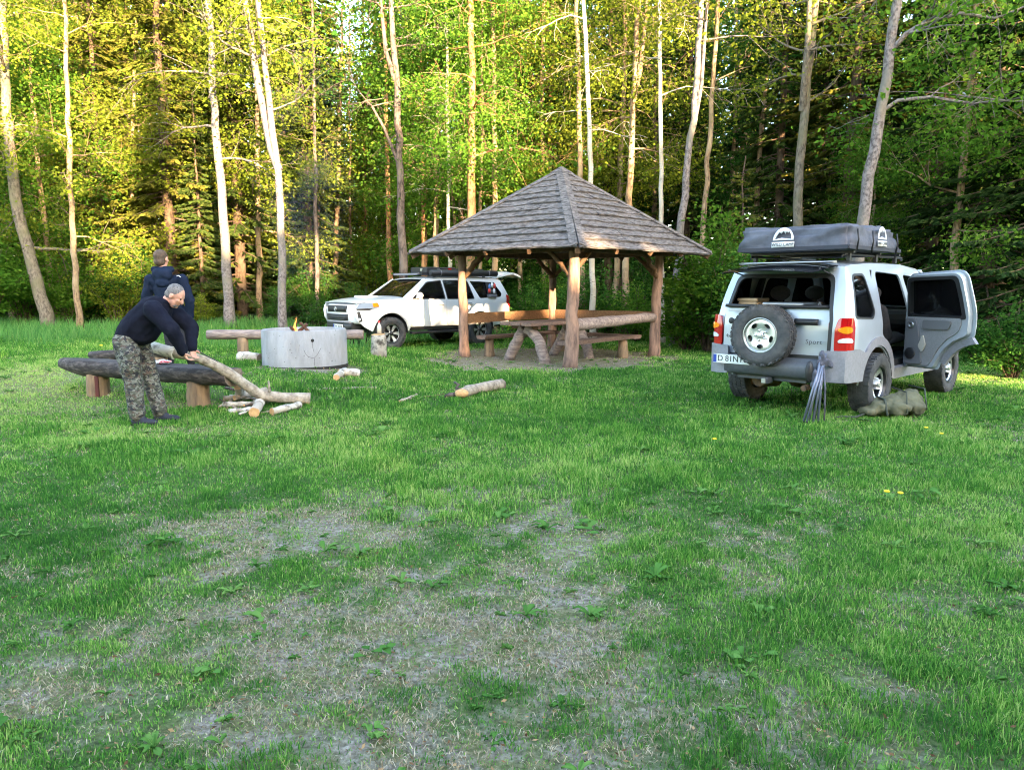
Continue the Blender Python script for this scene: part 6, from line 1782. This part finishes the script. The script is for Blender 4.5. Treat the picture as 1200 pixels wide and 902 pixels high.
panel('roof', [(x, -hw2(x, rz2(x))) for x in xe] + [(x, hw2(x, rz2(x))) for x in reversed(xe)], [], lambda x, y: (x, y, rz2(x) + .04 * (1 - min(1, abs(y) / hw2(x, rz2(x))) ** 2.6)), M['white'], c2, .12, .02)
zw2 = lambda x: interp([(1.66, 1.745), (2.38, 1.265)], x)
panel('windscreen', [(1.68, -.70), (2.36, -.86), (2.36, .86), (1.68, .70)], [], lambda x, y: (x + .08 * (1 - (y / .85) ** 2), y, zw2(x)), glassmat('reflective_screen', (.5, .56, .54), .7), c2, .15, .006)
for s in (-1, 1):
    bm = bmesh.new(); bar(bm, (1.66, s * .735, 1.745), (2.40, s * .90, 1.255), .07, .05); obj('windscreen_pillar', bm, M['white'], c2, bevel=.015)
hb = lin(2.34, 3.66, 9); zb2 = lambda x: interp([(2.34, 1.27), (3.1, 1.235), (3.45, 1.195), (3.66, 1.145)], x)
panel('bonnet', [(x, -hw2(x, 1.15) + .004) for x in hb] + [(x, hw2(x, 1.15) - .004) for x in reversed(hb)], [], lambda x, y: (x + .05 * (1 - (y / .8) ** 2), y, zb2(x) + .05 * (1 - (abs(y) / .9) ** 2.5)), M['white'], c2, .12, .02)
bm = bmesh.new(); sweep_y(bm, [(.18, 0), (.15, .055), (-.18, .05), (-.22, 0)], lin(-.28, .28, 4), lambda y: 2.95, lambda y: 1.275); obj('bonnet_scoop', bm, M['white'], c2, bevel=.01)
bm = bmesh.new(); sweep_y(bm, [(.04, -.015), (.05, .03), (.02, .055), (-.06, .06), (-.22, .065), (-.22, .02)], lin(-.70, .70, 8), lambda y: 3.66 - .09 * abs(y / .7) ** 3, lambda y: 1.13); obj('bonnet_guard', bm, M['bumper'], c2)
bm = bmesh.new(); bx2 = lambda y: 3.72 - .17 * abs(y / .80) ** 3
sweep_y(bm, [(0, .66), (.05, .72), (.06, .98), (.02, 1.12), (-.05, 1.13), (-.3, .66)], lin(-.80, .80, 12), bx2); obj('front_face', bm, M['white'], c2)
bm = bmesh.new(); sweep_y(bm, [(.0, .93), (.075, .94), (.075, 1.075), (.03, 1.095)], lin(-.46, .46, 8), bx2); gr_ = obj('upper_grille', bm, M['black'], c2)
bm = bmesh.new(); sweep_y(bm, [(.0, .73), (.082, .74), (.082, .885), (.03, .89)], lin(-.50, .50, 8), bx2); gr2 = obj('lower_grille', bm, M['black'], c2)
bm = bmesh.new()
for z_ in (.765, .81, .855): sweep_y(bm, [(.084, z_), (.092, z_ + .006), (.084, z_ + .012)], lin(-.48, .48, 6), bx2)
obj('grille_bar', bm, M['bumper'], gr2)
bm = bmesh.new(); lathe(bm, [(.078, .060), (.088, .058), (.088, .045), (.078, .043)], 'x', 22, c=(3.72, 0, 1.01)); lathe(bm, [(.078, .030), (.088, .028), (.088, .018), (.078, .017)], 'x', 16, c=(3.72, 0, 1.02)); obj('oval_badge', bm, M['steel'], c2)
bm = bmesh.new(); sweep_y(bm, [(-.02, .47), (.07, .50), (.075, .66), (.0, .70), (-.2, .70), (-.2, .47)], lin(-.62, .62, 10), bx2); obj('front_bumper', bm, M['black'], c2)
bm = bmesh.new(); sweep_y(bm, [(.03, .675), (.085, .68), (.085, .72), (.03, .725)], lin(-.56, .56, 10), bx2); obj('bumper_trim', bm, M['clad'], c2)
bm = bmesh.new(); box(bm, (3.80, .12, .585), (.008, .46, .11)); pl = obj('number_plate', bm, M['plate'], c2)
bm = bmesh.new(); box(bm, (3.806, -.09, .585), (.004, .04, .10)); obj('plate_band', bm, M['plateblue'], pl)
me = text_mesh('DW 4RN8', .095, .001); ob = link('plate_text', me, M['ink'], pl); ob.rotation_euler = (R(90), 0, R(90)); ob.location = (3.806, .13, .585)
bm = bmesh.new(); tube(bm, [(3.62, .20, .47), (3.70, .30, .40), (3.66, .48, .36), (3.62, .60, .40), (3.55, .72, .43)], .020, 7); obj('tow_strap', bm, M['orange'], c2)
bm = bmesh.new(); tube(bm, [(2.45, -.86, 1.24), (2.42, -.86, 1.55)], .006, 5); obj('aerial', bm, M['black'], c2)
# back of the body
def rmap2(u, z): y = -u; x = interp([(.5, -1.05), (.8, -1.10), (1.2, -1.13), (1.38, -1.04), (1.74, -.82)], z); return (x - .05 * (1 - min(1, abs(y) / hw2(x, z)) ** 3), y, z)
zz = lin(.56, 1.735, 10); rx2 = lambda z: interp([(.5, -1.02), (.8, -1.10), (1.2, -1.13), (1.38, -1.04), (1.74, -.82)], z)
panel('rear_frame', [(-hw2(rx2(z), z), z) for z in reversed(zz)] + [(hw2(rx2(z), z), z) for z in zz], [rounded([(-.66, .80, .05), (.66, .80, .05), (.66, 1.25), (.58, 1.66, .1), (-.58, 1.66, .1), (-.66, 1.25)])], rmap2, M['white'], c2, .1, .03)
bm = bmesh.new(); sweep_y(bm, [(0, .50), (-.08, .54), (-.09, .74), (0, .78), (.1, .78), (.1, .5)], lin(-.85, .85, 8), lambda y: -1.08 + .08 * abs(y / .85) ** 4); obj('rear_bumper', bm, M['white'], c2)
tg2 = bpy.data.objects.new('tailgate', None); COL.objects.link(tg2); tg2.parent = c2; tg2.location = (-.80, 0, 1.80)
def g2(x, y): return (-x, y, .10 + .10 * math.sin(x * 2.0) - .10 * x - .05 * (y / .7) ** 2)
panel('gate_skin', rounded([(.0, -.66, .04), (.46, -.68, .04), (1.02, -.62, .12), (1.02, .62, .12), (.46, .68, .04), (.0, .66, .04)]), [], lambda x, y: (-x, -y, .07 + .13 * math.sin(min(x, .8) * 1.9) - max(0, x - .55) ** 1.5 * .45 - .05 * (y / .7) ** 2), M['white'], tg2, .09, .05)
panel('gate_window', rounded([(.06, -.56, .06), (.42, -.58, .05), (.42, .58, .05), (.06, .56, .06)]), [], lambda x, y: (-x, -y, .02 + .13 * math.sin(x * 1.9) - .05 * (y / .7) ** 2), M['black'], tg2, .1, .01)
for s in (-1, 1):
    bm = bmesh.new(); tube(bm, [(-.02, s * .62, -.20), (-.42, s * .62, .08)], .012, 6); obj('gas_strut', bm, M['black'], tg2)
bm = bmesh.new(); box(bm, (1.2, 0, .50), (4.3, 1.3, .10)); box(bm, (1.35, 0, .54), (1.7, 1.74, .10)); box(bm, (-.5, 0, .70), (1.0, 1.5, .06)); obj('floor_pan', bm, M['interior'], c2)
bm = bmesh.new(); box(bm, (.5, 0, 1.74), (2.0, 1.3, .02)); obj('headliner', bm, M['interior'], c2)
bm = bmesh.new(); capsule(bm, (2.15, -.66, 1.10), .14, (2.15, .66, 1.10), .14); obj('dashboard', bm, M['interior'], c2)
for y in (-.4, .4): seat(1.45, y, parent=c2, z0=.66); seat(.55, y, .55, c2, z0=.66)
for x in (0, 2.79):
    for s in (-1, 1): wheel(c2, (x, s * .84, .405), .405, .27, .235, s, 'spoke6')
for x in (0, 2.79):
    bm = bmesh.new(); tube(bm, [(x, -.75, .40), (x, .75, .40)], .05, 8); obj('axle', bm, M['black'], c2)
# organiser panel hung on the quarter window
og = in_car('side_organiser', 'black gear panel with bright bottles hung on the rear side window of the white car', 'gear panel', (-.42, .885, 1.28), CAR2)
bm = bmesh.new(); box(bm, (0, .015, .19), (.30, .03, .40), Matrix.Rotation(R(18), 3, 'X')); obj('panel_board', bm, M['black'], og)
for k, (x, z, col) in enumerate([(-.09, .28, (.6, .05, .04)), (.0, .30, (.7, .7, .68)), (.09, .26, (.10, .2, .45)), (-.06, .14, (.7, .7, .7)), (.05, .12, (.05, .05, .05)), (.10, .16, (.6, .06, .05))]):
    bm = bmesh.new(); lathe(bm, [(-.06, .001), (-.06, .035), (.04, .036), (.06, .018), (.085, .016), (.086, .001)], 'z', 12, c=(x, .07 - .08 * (z - .1), z)); obj('bottle', bm, mat('bottle_%d' % k, col, .4), og)
bm = bmesh.new(); box(bm, (.0, .06, .02), (.30, .10, .09)); obj('pouch', bm, M['trimdark'], og, bevel=.02)
# roof load
rk = bmesh.new()
for s in (-1, 1):
    bar(rk, (-.55, s * .66, 1.885), (1.70, s * .66, 1.885), .045, .06)
    for x in (-.35, .5, 1.3): box(rk, (x, s * .66, 1.835), (.06, .05, .08))
for i in range(9): bar(rk, (-.5 + .27 * i, -.66, 1.89), (-.5 + .27 * i, .66, 1.89), .05, .025)
r2 = obj('roof_rack', rk, M['black'], c2)
bm = bmesh.new(); bar(bm, (1.72, -.60, 1.87), (1.72, .60, 1.87), .05, .06); lb_ = obj('light_bar', bm, M['bumper'], r2, bevel=.02)
bm = bmesh.new(); bar(bm, (1.748, -.56, 1.87), (1.748, .56, 1.87), .006, .04); obj('lamp_face', bm, M['clad'], lb_)
aw = in_car('rolled_awning', 'long black rolled awning bag along the near side of the white car roof', 'awning', (-.70, .80, 1.90), CAR2)
bm = bmesh.new(); tube(bm, [(0, 0, 0), (.02, 0, 0), (2.20, 0, .0), (2.22, 0, 0)], [.07, .085, .085, .07], 12); obj('awning_bag', bm, M['black'], aw)
bm = bmesh.new()
for x in (.3, 1.1, 1.9): lathe(bm, [(x, .088), (x + .03, .088)], 'x', 14)
obj('bag_strap', bm, M['trimdark'], aw)
bx_ = in_car('roof_case', 'flat black hard case strapped at the front of the white car roof rack', 'case', (.55, .20, 1.905), CAR2)
bm = bmesh.new(); box(bm, (.45, .0, .075), (.95, .75, .15)); obj('case_body', bm, M['black'], bx_, bevel=.03)
bm = bmesh.new(); box(bm, (.932, .15, .08), (.01, .10, .06)); box(bm, (.55, .379, .08), (.09, .01, .06)); obj('case_latch', bm, M['steel'], bx_)
bm = bmesh.new(); box(bm, (.18, .378, .10), (.10, .012, .05)); obj('red_tag', bm, M['red'], bx_)
b3_ = in_car('roof_case', 'second flat black case at the back of the white car roof rack', 'case', (-.45, .20, 1.905), CAR2)
bm = bmesh.new(); box(bm, (.45, .0, .06), (.88, .75, .12)); obj('case_body', bm, M['black'], b3_, bevel=.03)
bm = bmesh.new(); tube(bm, [(-.02, .1, .06), (-.05, .1, .09), (-.05, -.1, .09), (-.02, -.1, .06)], .01, 6); obj('case_handle', bm, M['trimdark'], b3_)
# ------------------------------------------------------------------ people
M['skin'] = mat('skin', (.62, .33, .24), .55, col2=(.52, .25, .18), scale=12)
M['hairgrey'] = mat('grey_hair', (.10, .09, .088), .85, col2=(.22, .20, .195), scale=60, bump=.5)
M['hairbrown'] = mat('brown_hair', (.055, .034, .022), .75, col2=(.11, .07, .045), scale=50, bump=.5, stretch=(1, 1, .2))
M['navy'] = mat('navy_fleece', (.007, .008, .016), .95, col2=(.011, .013, .024), scale=9, bump=.5, bscale=10, spec=.1)
M['navy2'] = mat('navy_jacket', (.006, .011, .028), .8, col2=(.009, .017, .040), scale=7, bump=.5, bscale=9, spec=.15)
M['trouser'] = mat('black_trousers', (.012, .012, .018), .85, bump=.3, bscale=12)
M['shoe'] = mat('dark_shoe', (.02, .022, .035), .7); M['sole'] = mat('white_sole', (.6, .58, .56), .7)
cm_ = bpy.data.materials.new('camouflage'); cm_.use_nodes = True; n = cm_.node_tree; L = n.links.new; b = n.nodes['Principled BSDF']; b.inputs['Roughness'].default_value = .9
tc = n.nodes.new('ShaderNodeTexCoord'); mp = n.nodes.new('ShaderNodeMapping'); mp.inputs['Scale'].default_value = (1, 1, 1.6); L(tc.outputs['Object'], mp.inputs['Vector'])
def camo(off, thr, prev, col, sc):
    m_ = n.nodes.new('ShaderNodeMapping'); m_.inputs['Location'].default_value = (off, off * 2, off * 3); L(mp.outputs[0], m_.inputs[0])
    t = n.nodes.new('ShaderNodeTexNoise'); t.inputs['Scale'].default_value = sc; t.inputs['Detail'].default_value = 2.5; t.inputs['Distortion'].default_value = .8; L(m_.outputs[0], t.inputs['Vector'])
    c = n.nodes.new('ShaderNodeMath'); c.operation = 'GREATER_THAN'; c.inputs[1].default_value = thr; L(t.outputs['Fac'], c.inputs[0])
    mx = n.nodes.new('ShaderNodeMixRGB'); L(c.outputs[0], mx.inputs[0]); mx.inputs[2].default_value = (*col, 1)
    if isinstance(prev, tuple): mx.inputs[1].default_value = (*prev, 1)
    else: L(prev, mx.inputs[1])
    return mx.outputs[0]
c = camo(1.3, .50, (.17, .17, .145), (.065, .068, .050), 17)
c = camo(4.1, .56, c, (.10, .07, .058), 16)
c = camo(8.7, .56, c, (.025, .025, .030), 17)
L(c, b.inputs['Base Color'])
t = n.nodes.new('ShaderNodeTexNoise'); t.inputs['Scale'].default_value = 11; L(mp.outputs[0], t.inputs['Vector'])
bp = n.nodes.new('ShaderNodeBump'); bp.inputs['Strength'].default_value = .5; bp.inputs['Distance'].default_value = .02; L(t.outputs['Fac'], bp.inputs['Height']); L(bp.outputs[0], b.inputs['Normal'])
M['camo'] = cm_

def head(bm, c, fwd, up, s=1.0):
    """skull, jaw, nose, ears, brow; fwd = where the face looks"""
    f = Vector(fwd).normalized(); u = Vector(up); u = (u - f * u.dot(f)).normalized(); r = f.cross(u)
    m = Matrix((f, -r, u)).transposed(); c = Vector(c)
    P = lambda x, y, z: c + m @ (Vector((x, y, z)) * s)
    ball(bm, P(-.005, 0, .03), (.098 * s, .078 * s, .098 * s), m)
    capsule(bm, P(.03, 0, -.045), .062 * s, P(.045, 0, -.085), .040 * s)
    ball(bm, P(.055, 0, -.015), (.045 * s, .058 * s, .055 * s), m)
    capsule(bm, P(.088, 0, .022), .012 * s, P(.112, 0, -.018), .017 * s)      # nose
    for q in (-1, 1):
        ball(bm, P(.078, q * .030, .034), (.018 * s, .024 * s, .010 * s), m, 2)   # brow
        ball(bm, P(.068, q * .042, -.012), (.022 * s, .020 * s, .018 * s), m, 2)  # cheek
        ball(bm, P(-.005, q * .083, -.002), (.022 * s, .010 * s, .034 * s), m, 2) # ear
    capsule(bm, P(.090, -.018, -.052), .009 * s, P(.090, .018, -.052), .009 * s)  # lips
    ball(bm, P(.075, 0, -.092), (.022 * s, .026 * s, .018 * s), m, 2)             # chin
    return P, m

def hand(bm, w_, d, pal, curl=.6, s=1.0, thumb=1):
    """palm and five curled fingers; w_ wrist, d pointing direction, pal palm normal"""
    d = Vector(d).normalized(); p = Vector(pal); p = (p - d * p.dot(d)).normalized(); side = d.cross(p)
    w_ = Vector(w_)
    capsule(bm, w_, (.022 * s,) * 3, w_ + d * .045 * s, (.026 * s,) * 3)
    for q in (-1, -.33, .33, 1): capsule(bm, w_ + d * .03 * s + side * q * .018 * s, .014 * s, w_ + d * .088 * s + side * q * .029 * s, .0125 * s)
    for q, ln in ((-1, .062), (-.33, .076), (.33, .080), (1, .070)):
        a = w_ + d * .090 * s + side * q * .030 * s; dd = d.copy()
        for k in range(3):
            dd = (dd * math.cos(curl * .75) + p * math.sin(curl * .75)).normalized() if k == 0 else (dd * math.cos(curl) + p * math.sin(curl) * (1 if dd.dot(d) > 0 else .6)).normalized()
            b_ = a + dd * ln * s * (.42, .33, .27)[k]; capsule(bm, a, .0092 * s, b_, .0082 * s, 1); a = b_
    a = w_ + d * .025 * s + side * thumb * .026 * s; b_ = a + (d * .55 + side * thumb * .6 + p * .5).normalized() * .045 * s; c = b_ + (d * .8 + side * thumb * -.0 + p * .6).normalized() * .032 * s
    capsule(bm, a, .0125 * s, b_, .0105 * s, 1); capsule(bm, b_, .0105 * s, c, .0085 * s, 1)

# man bending over the branch, seen from his right side, facing the image right
mp_ = at(174, 495, 8.30); MAN = thing('person', 'man in dark hoodie and camouflage trousers bending to grip the long branch', 'person', (mp_.x, mp_.y, g(mp_.x, mp_.y)))
V3 = Vector
hipR, hipL = V3((-.15, -.11, .93)), V3((-.12, .11, .93))
kR, kL = V3((-.075, -.13, .50)), V3((-.01, .13, .50)); aR, aL = V3((-.05, -.12, .09)), V3((.08, .14, .09))
pel = V3((-.14, 0, .97)); wst = V3((-.03, 0, 1.10)); chs = V3((.15, 0, 1.27)); nck = V3((.29, 0, 1.375)); hd = V3((.385, -.01, 1.425))
shR, shL = V3((.22, -.19, 1.29)), V3((.24, .19, 1.28)); elR, elL = V3((.44, -.24, 1.07)), V3((.46, .21, 1.08))
wrR, wrL = V3((.485, -.10, .83)), V3((.50, .10, .85))
bm = bmesh.new()
for a, ra, b_, rb in [(hipR, .095, kR, .065), (kR, .06, aR, .042), (hipL, .095, kL, .065), (kL, .06, aL, .042), (pel, (.12, .15, .12), wst, (.13, .16, .12)), (wst, (.13, .16, .12), chs, (.12, .18, .13)), (chs, (.11, .16, .11), nck, .065),
                      (nck, .062, hd + V3((-.03, 0, -.0)), .058), (shR, .06, elR, .045), (elR, .042, wrR, .028), (shL, .06, elL, .045), (elL, .042, wrL, .028), (chs, .1, shR, .06), (chs, .1, shL, .06)]: capsule(bm, a, ra, b_, rb)
for a in (aR, aL): capsule(bm, a - V3((0, 0, .03)), .04, a + V3((.16, 0, -.055)), .03)
Ph, mh = head(bm, hd + V3((.005, 0, .01)), V3((.80, -.03, -.60)), V3((.6, 0, .8)), 1.0)
hand(bm, wrR, V3((.35, .25, -1)), V3((.9, .5, .3)), .75, 1.0, 1)
hand(bm, wrL, V3((.25, -.2, -1)), V3((.9, -.5, .3)), .75, 1.0, -1)
body = remeshed('body', bm, M['skin'], MAN, .0065, 3)
for q in (-1, 1):
    bm = bmesh.new(); ball(bm, Ph(.084, q * .030, .018), .010, seg=2); obj('eye', bm, M['ink'], MAN, smooth=True)
bm = bmesh.new(); ball(bm, Ph(-.018, 0, .043), (.097, .083, .094), mh); ball(bm, Ph(-.045, 0, -.01), (.066, .076, .060), mh); remeshed('hair', bm, M['hairgrey'], MAN, .008, 3, (.006, .01))
bm = bmesh.new(); capsule(bm, Ph(.070, -.020, -.078), .022, Ph(.070, .020, -.078), .022); ball(bm, Ph(.055, 0, -.085), (.034, .045, .026), mh, 2); remeshed('beard', bm, M['hairgrey'], MAN, .007, 2)
bm = bmesh.new()
for a, ra, b_, rb in [(pel + V3((.0, 0, .02)), (.165, .185, .10), wst, (.20, .225, .165)), (wst, (.20, .225, .165), chs, (.185, .235, .175)), (chs, (.165, .215, .155), nck - V3((.03, 0, .01)), (.085, .085, .075)),
                      (chs + V3((.02, 0, .02)), .14, shR, .085), (chs + V3((.02, 0, .02)), .14, shL, .085), (shR, .105, elR, .088), (elR, .085, wrR, .058), (shL, .105, elL, .088), (elL, .085, wrL, .058),
                      (V3((.0, 0, 1.00)), (.16, .18, .12), V3((.09, 0, 1.10)), (.14, .17, .12)), (nck + V3((-.05, 0, .01)), (.07, .09, .05), nck + V3((.0, 0, .0)), (.075, .085, .05))]: capsule(bm, a, ra, b_, rb)
hood_ = remeshed('hoodie', bm, M['navy'], MAN, .012, 4, (.022, .10))
bm = bmesh.new()
for a, ra, b_, rb in [(pel, (.155, .175, .12), (hipR + hipL) / 2 - V3((0, 0, .02)), (.15, .175, .12)), (hipR, (.135, .115, .12), kR, (.102, .10, .10)), (kR, .100, aR + V3((-.01, 0, .03)), .088), (hipL, (.135, .115, .12), kL, (.100, .10, .10)), (kL, .098, aL + V3((-.01, 0, .03)), .086),
                      (kR + V3((0, -.02, .12)), .105, kR + V3((0, -.02, .30)), .115)]: capsule(bm, a, ra, b_, rb)
tr = remeshed('camouflage_trousers', bm, M['camo'], MAN, .012, 3, (.030, .07))
for a, dx in ((aR, .0), (aL, .0)):
    bm = bmesh.new(); capsule(bm, a + V3((-.03, 0, -.045)), (.055, .046, .045), a + V3((.17, -.01, -.055)), (.055, .045, .034)); capsule(bm, a + V3((-.02, 0, .0)), .048, a + V3((.05, 0, -.03)), .046)
    sh_o = remeshed('shoe', bm, M['shoe'], MAN, .010, 2)
    bm = bmesh.new(); box(bm, a + V3((.07, 0, -.082)), (.29, .085, .018)); obj('shoe_sole', bm, M['ink'], sh_o, bevel=.006)
me = text_mesh('REGATTA', .030, .001); 
bpy.data.meshes.remove(me)

# standing person with back turned
pp_ = at(207, 429, 11.25); STD = thing('person', 'person in navy hooded jacket standing with back turned behind the bending man', 'person', (pp_.x, pp_.y, g(pp_.x, pp_.y)), R(0))
gz0 = g(pp_.x, pp_.y)
def sp(px, py, dy=0):
    q = at(px, py, pp_.y + dy); return V3((q.x - pp_.x, dy, q.z - gz0))
aR, aL = sp(224, 424, .06), sp(199, 424, -.02); kR, kL = sp(218, 402, -.03), sp(200, 402, .02); hR, hL = sp(212, 374), sp(197, 374)
aR.z = aL.z = .09
pel = sp(204, 371); wst = sp(200, 357); chs = sp(196, 338); nck = sp(190, 317, -.01); hd = sp(189, 304, .01)
shR, shL = sp(213, 328), sp(177, 328); elR, elL = sp(222, 352, .0), sp(171, 352, .03); wrR, wrL = sp(223, 373, .06), sp(178, 372, .10)
bm = bmesh.new()
for a, ra, b_, rb in [(hR, .09, kR, .06), (kR, .055, aR, .04), (hL, .09, kL, .06), (kL, .055, aL, .04), (pel, (.15, .10, .10), wst, (.14, .10, .10)), (wst, (.14, .10, .10), chs, (.16, .11, .13)), (chs, (.13, .1, .1), nck, .06), (nck, .058, hd, .06),
                      (shR, .06, elR, .045), (elR, .04, wrR, .028), (shL, .06, elL, .045), (elL, .04, wrL, .028), (chs, .1, shR, .06), (chs, .1, shL, .06)]: capsule(bm, a, ra, b_, rb)
for a in (aR, aL): capsule(bm, a - V3((0, .02, .03)), .04, a + V3((.02, .15, -.055)), .03)
Ph, mh = head(bm, hd, V3((.14, 1, -.02)), V3((0, 0, 1)), 1.12)
hand(bm, wrR, V3((.05, .15, -1)), V3((-1, .2, 0)), .45, 1.0, 1)
hand(bm, wrL, V3((.1, .3, -1)), V3((1, .2, 0)), .45, 1.0, -1)
remeshed('body', bm, M['skin'], STD, .008, 3)
bm = bmesh.new(); ball(bm, Ph(-.018, 0, .040), (.112, .094, .108), mh); ball(bm, Ph(-.045, 0, -.03), (.078, .084, .075), mh); remeshed('hair', bm, M['hairbrown'], STD, .009, 3, (.006, .01))
for q in (-1, 1):
    bm = bmesh.new(); ball(bm, Ph(.092, q * .033, .018), .011, seg=2); obj('eye', bm, M['ink'], STD)
bm = bmesh.new()
for a, ra, b_, rb in [(sp(205, 377), (.20, .155, .08), wst, (.195, .15, .12)), (wst, (.195, .15, .12), chs, (.215, .15, .16)), (chs + V3((0, 0, .05)), (.16, .13, .10), nck - V3((0, 0, .02)), (.09, .09, .05)), (chs + V3((0, 0, .06)), .13, shR, .09), (chs + V3((0, 0, .06)), .13, shL, .09),
                      (shR, .095, elR, .078), (elR, .074, wrR + V3((0, 0, .02)), .052), (shL, .095, elL, .078), (elL, .074, wrL + V3((0, 0, .02)), .052)]: capsule(bm, a, ra, b_, rb)
jk = remeshed('hooded_jacket', bm, M['navy2'], STD, .013, 4, (.022, .10))
bm = bmesh.new(); ball(bm, sp(190, 322, -.10), (.155, .085, .115), seg=3); capsule(bm, sp(181, 316, -.03), .055, sp(200, 316, -.03), .055); ball(bm, sp(190, 331, -.13), (.11, .05, .08), seg=3)
remeshed('hood', bm, M['navy2'], STD, .012, 4, (.02, .07))
bm = bmesh.new(); tube(bm, [sp(207, 323.6, -.155), sp(209, 323.0, -.155), sp(212, 324.8, -.145)], .005, 5); obj('chest_logo', bm, M['logo'], STD)
bm = bmesh.new()
for a, ra, b_, rb in [(pel, (.165, .125, .10), (hR + hL) / 2, (.165, .13, .10)), (hR, (.105, .11, .1), kR, .078), (kR, .076, aR + V3((0, 0, .02)), .06), (hL, (.105, .11, .1), kL, .078), (kL, .076, aL + V3((0, 0, .02)), .06)]: capsule(bm, a, ra, b_, rb)
remeshed('trousers', bm, M['trouser'], STD, .012, 3, (.015, .07))
for a in (aR, aL):
    bm = bmesh.new(); capsule(bm, a + V3((0, -.03, -.04)), (.048, .055, .045), a + V3((.03, .16, -.05)), (.045, .055, .032)); s_ = remeshed('shoe', bm, M['shoe'], STD, .010, 2)
    bm = bmesh.new(); box(bm, a + V3((.015, .065, -.080)), (.088, .29, .026), Matrix.Rotation(-.15, 3, 'Z')); obj('shoe_sole', bm, M['sole'], s_, bevel=.008)

# faint smoke rising from the fire
sm_ = bpy.data.materials.new('smoke'); sm_.use_nodes = True; n = sm_.node_tree; L = n.links.new
for x in list(n.nodes): n.nodes.remove(x)
o = n.nodes.new('ShaderNodeOutputMaterial'); v = n.nodes.new('ShaderNodeVolumePrincipled'); v.inputs['Color'].default_value = (.80, .86, .95, 1); v.inputs['Anisotropy'].default_value = .2
tc = n.nodes.new('ShaderNodeTexCoord'); nz = n.nodes.new('ShaderNodeTexNoise'); nz.inputs['Scale'].default_value = 1.6; nz.inputs['Detail'].default_value = 3; L(tc.outputs['Object'], nz.inputs['Vector'])
mr = n.nodes.new('ShaderNodeMapRange'); mr.inputs['From Min'].default_value = .45; mr.inputs['From Max'].default_value = .75; mr.inputs['To Max'].default_value = .16; L(nz.outputs['Fac'], mr.inputs['Value'])
gd = n.nodes.new('ShaderNodeTexGradient'); gd.gradient_type = 'SPHERICAL'; mp = n.nodes.new('ShaderNodeMapping'); mp.inputs['Scale'].default_value = (1.1, 1.1, .36); L(tc.outputs['Object'], mp.inputs['Vector']); L(mp.outputs[0], gd.inputs['Vector'])
mu = n.nodes.new('ShaderNodeMath'); mu.operation = 'MULTIPLY'; L(gd.outputs['Fac'], mu.inputs[0]); L(mr.outputs[0], mu.inputs[1]); L(mu.outputs[0], v.inputs['Density']); L(v.outputs[0], o.inputs['Volume'])
bm = bmesh.new(); ball(bm, (0, 0, 0), (.9, .9, 2.7), seg=3)
so_ = obj('smoke', bm, sm_); so_.location = (FR.x + .12, FR.y + .1, 3.1); tag(so_, 'faint bluish smoke drifting up from the fire ring', 'smoke', kind='stuff')
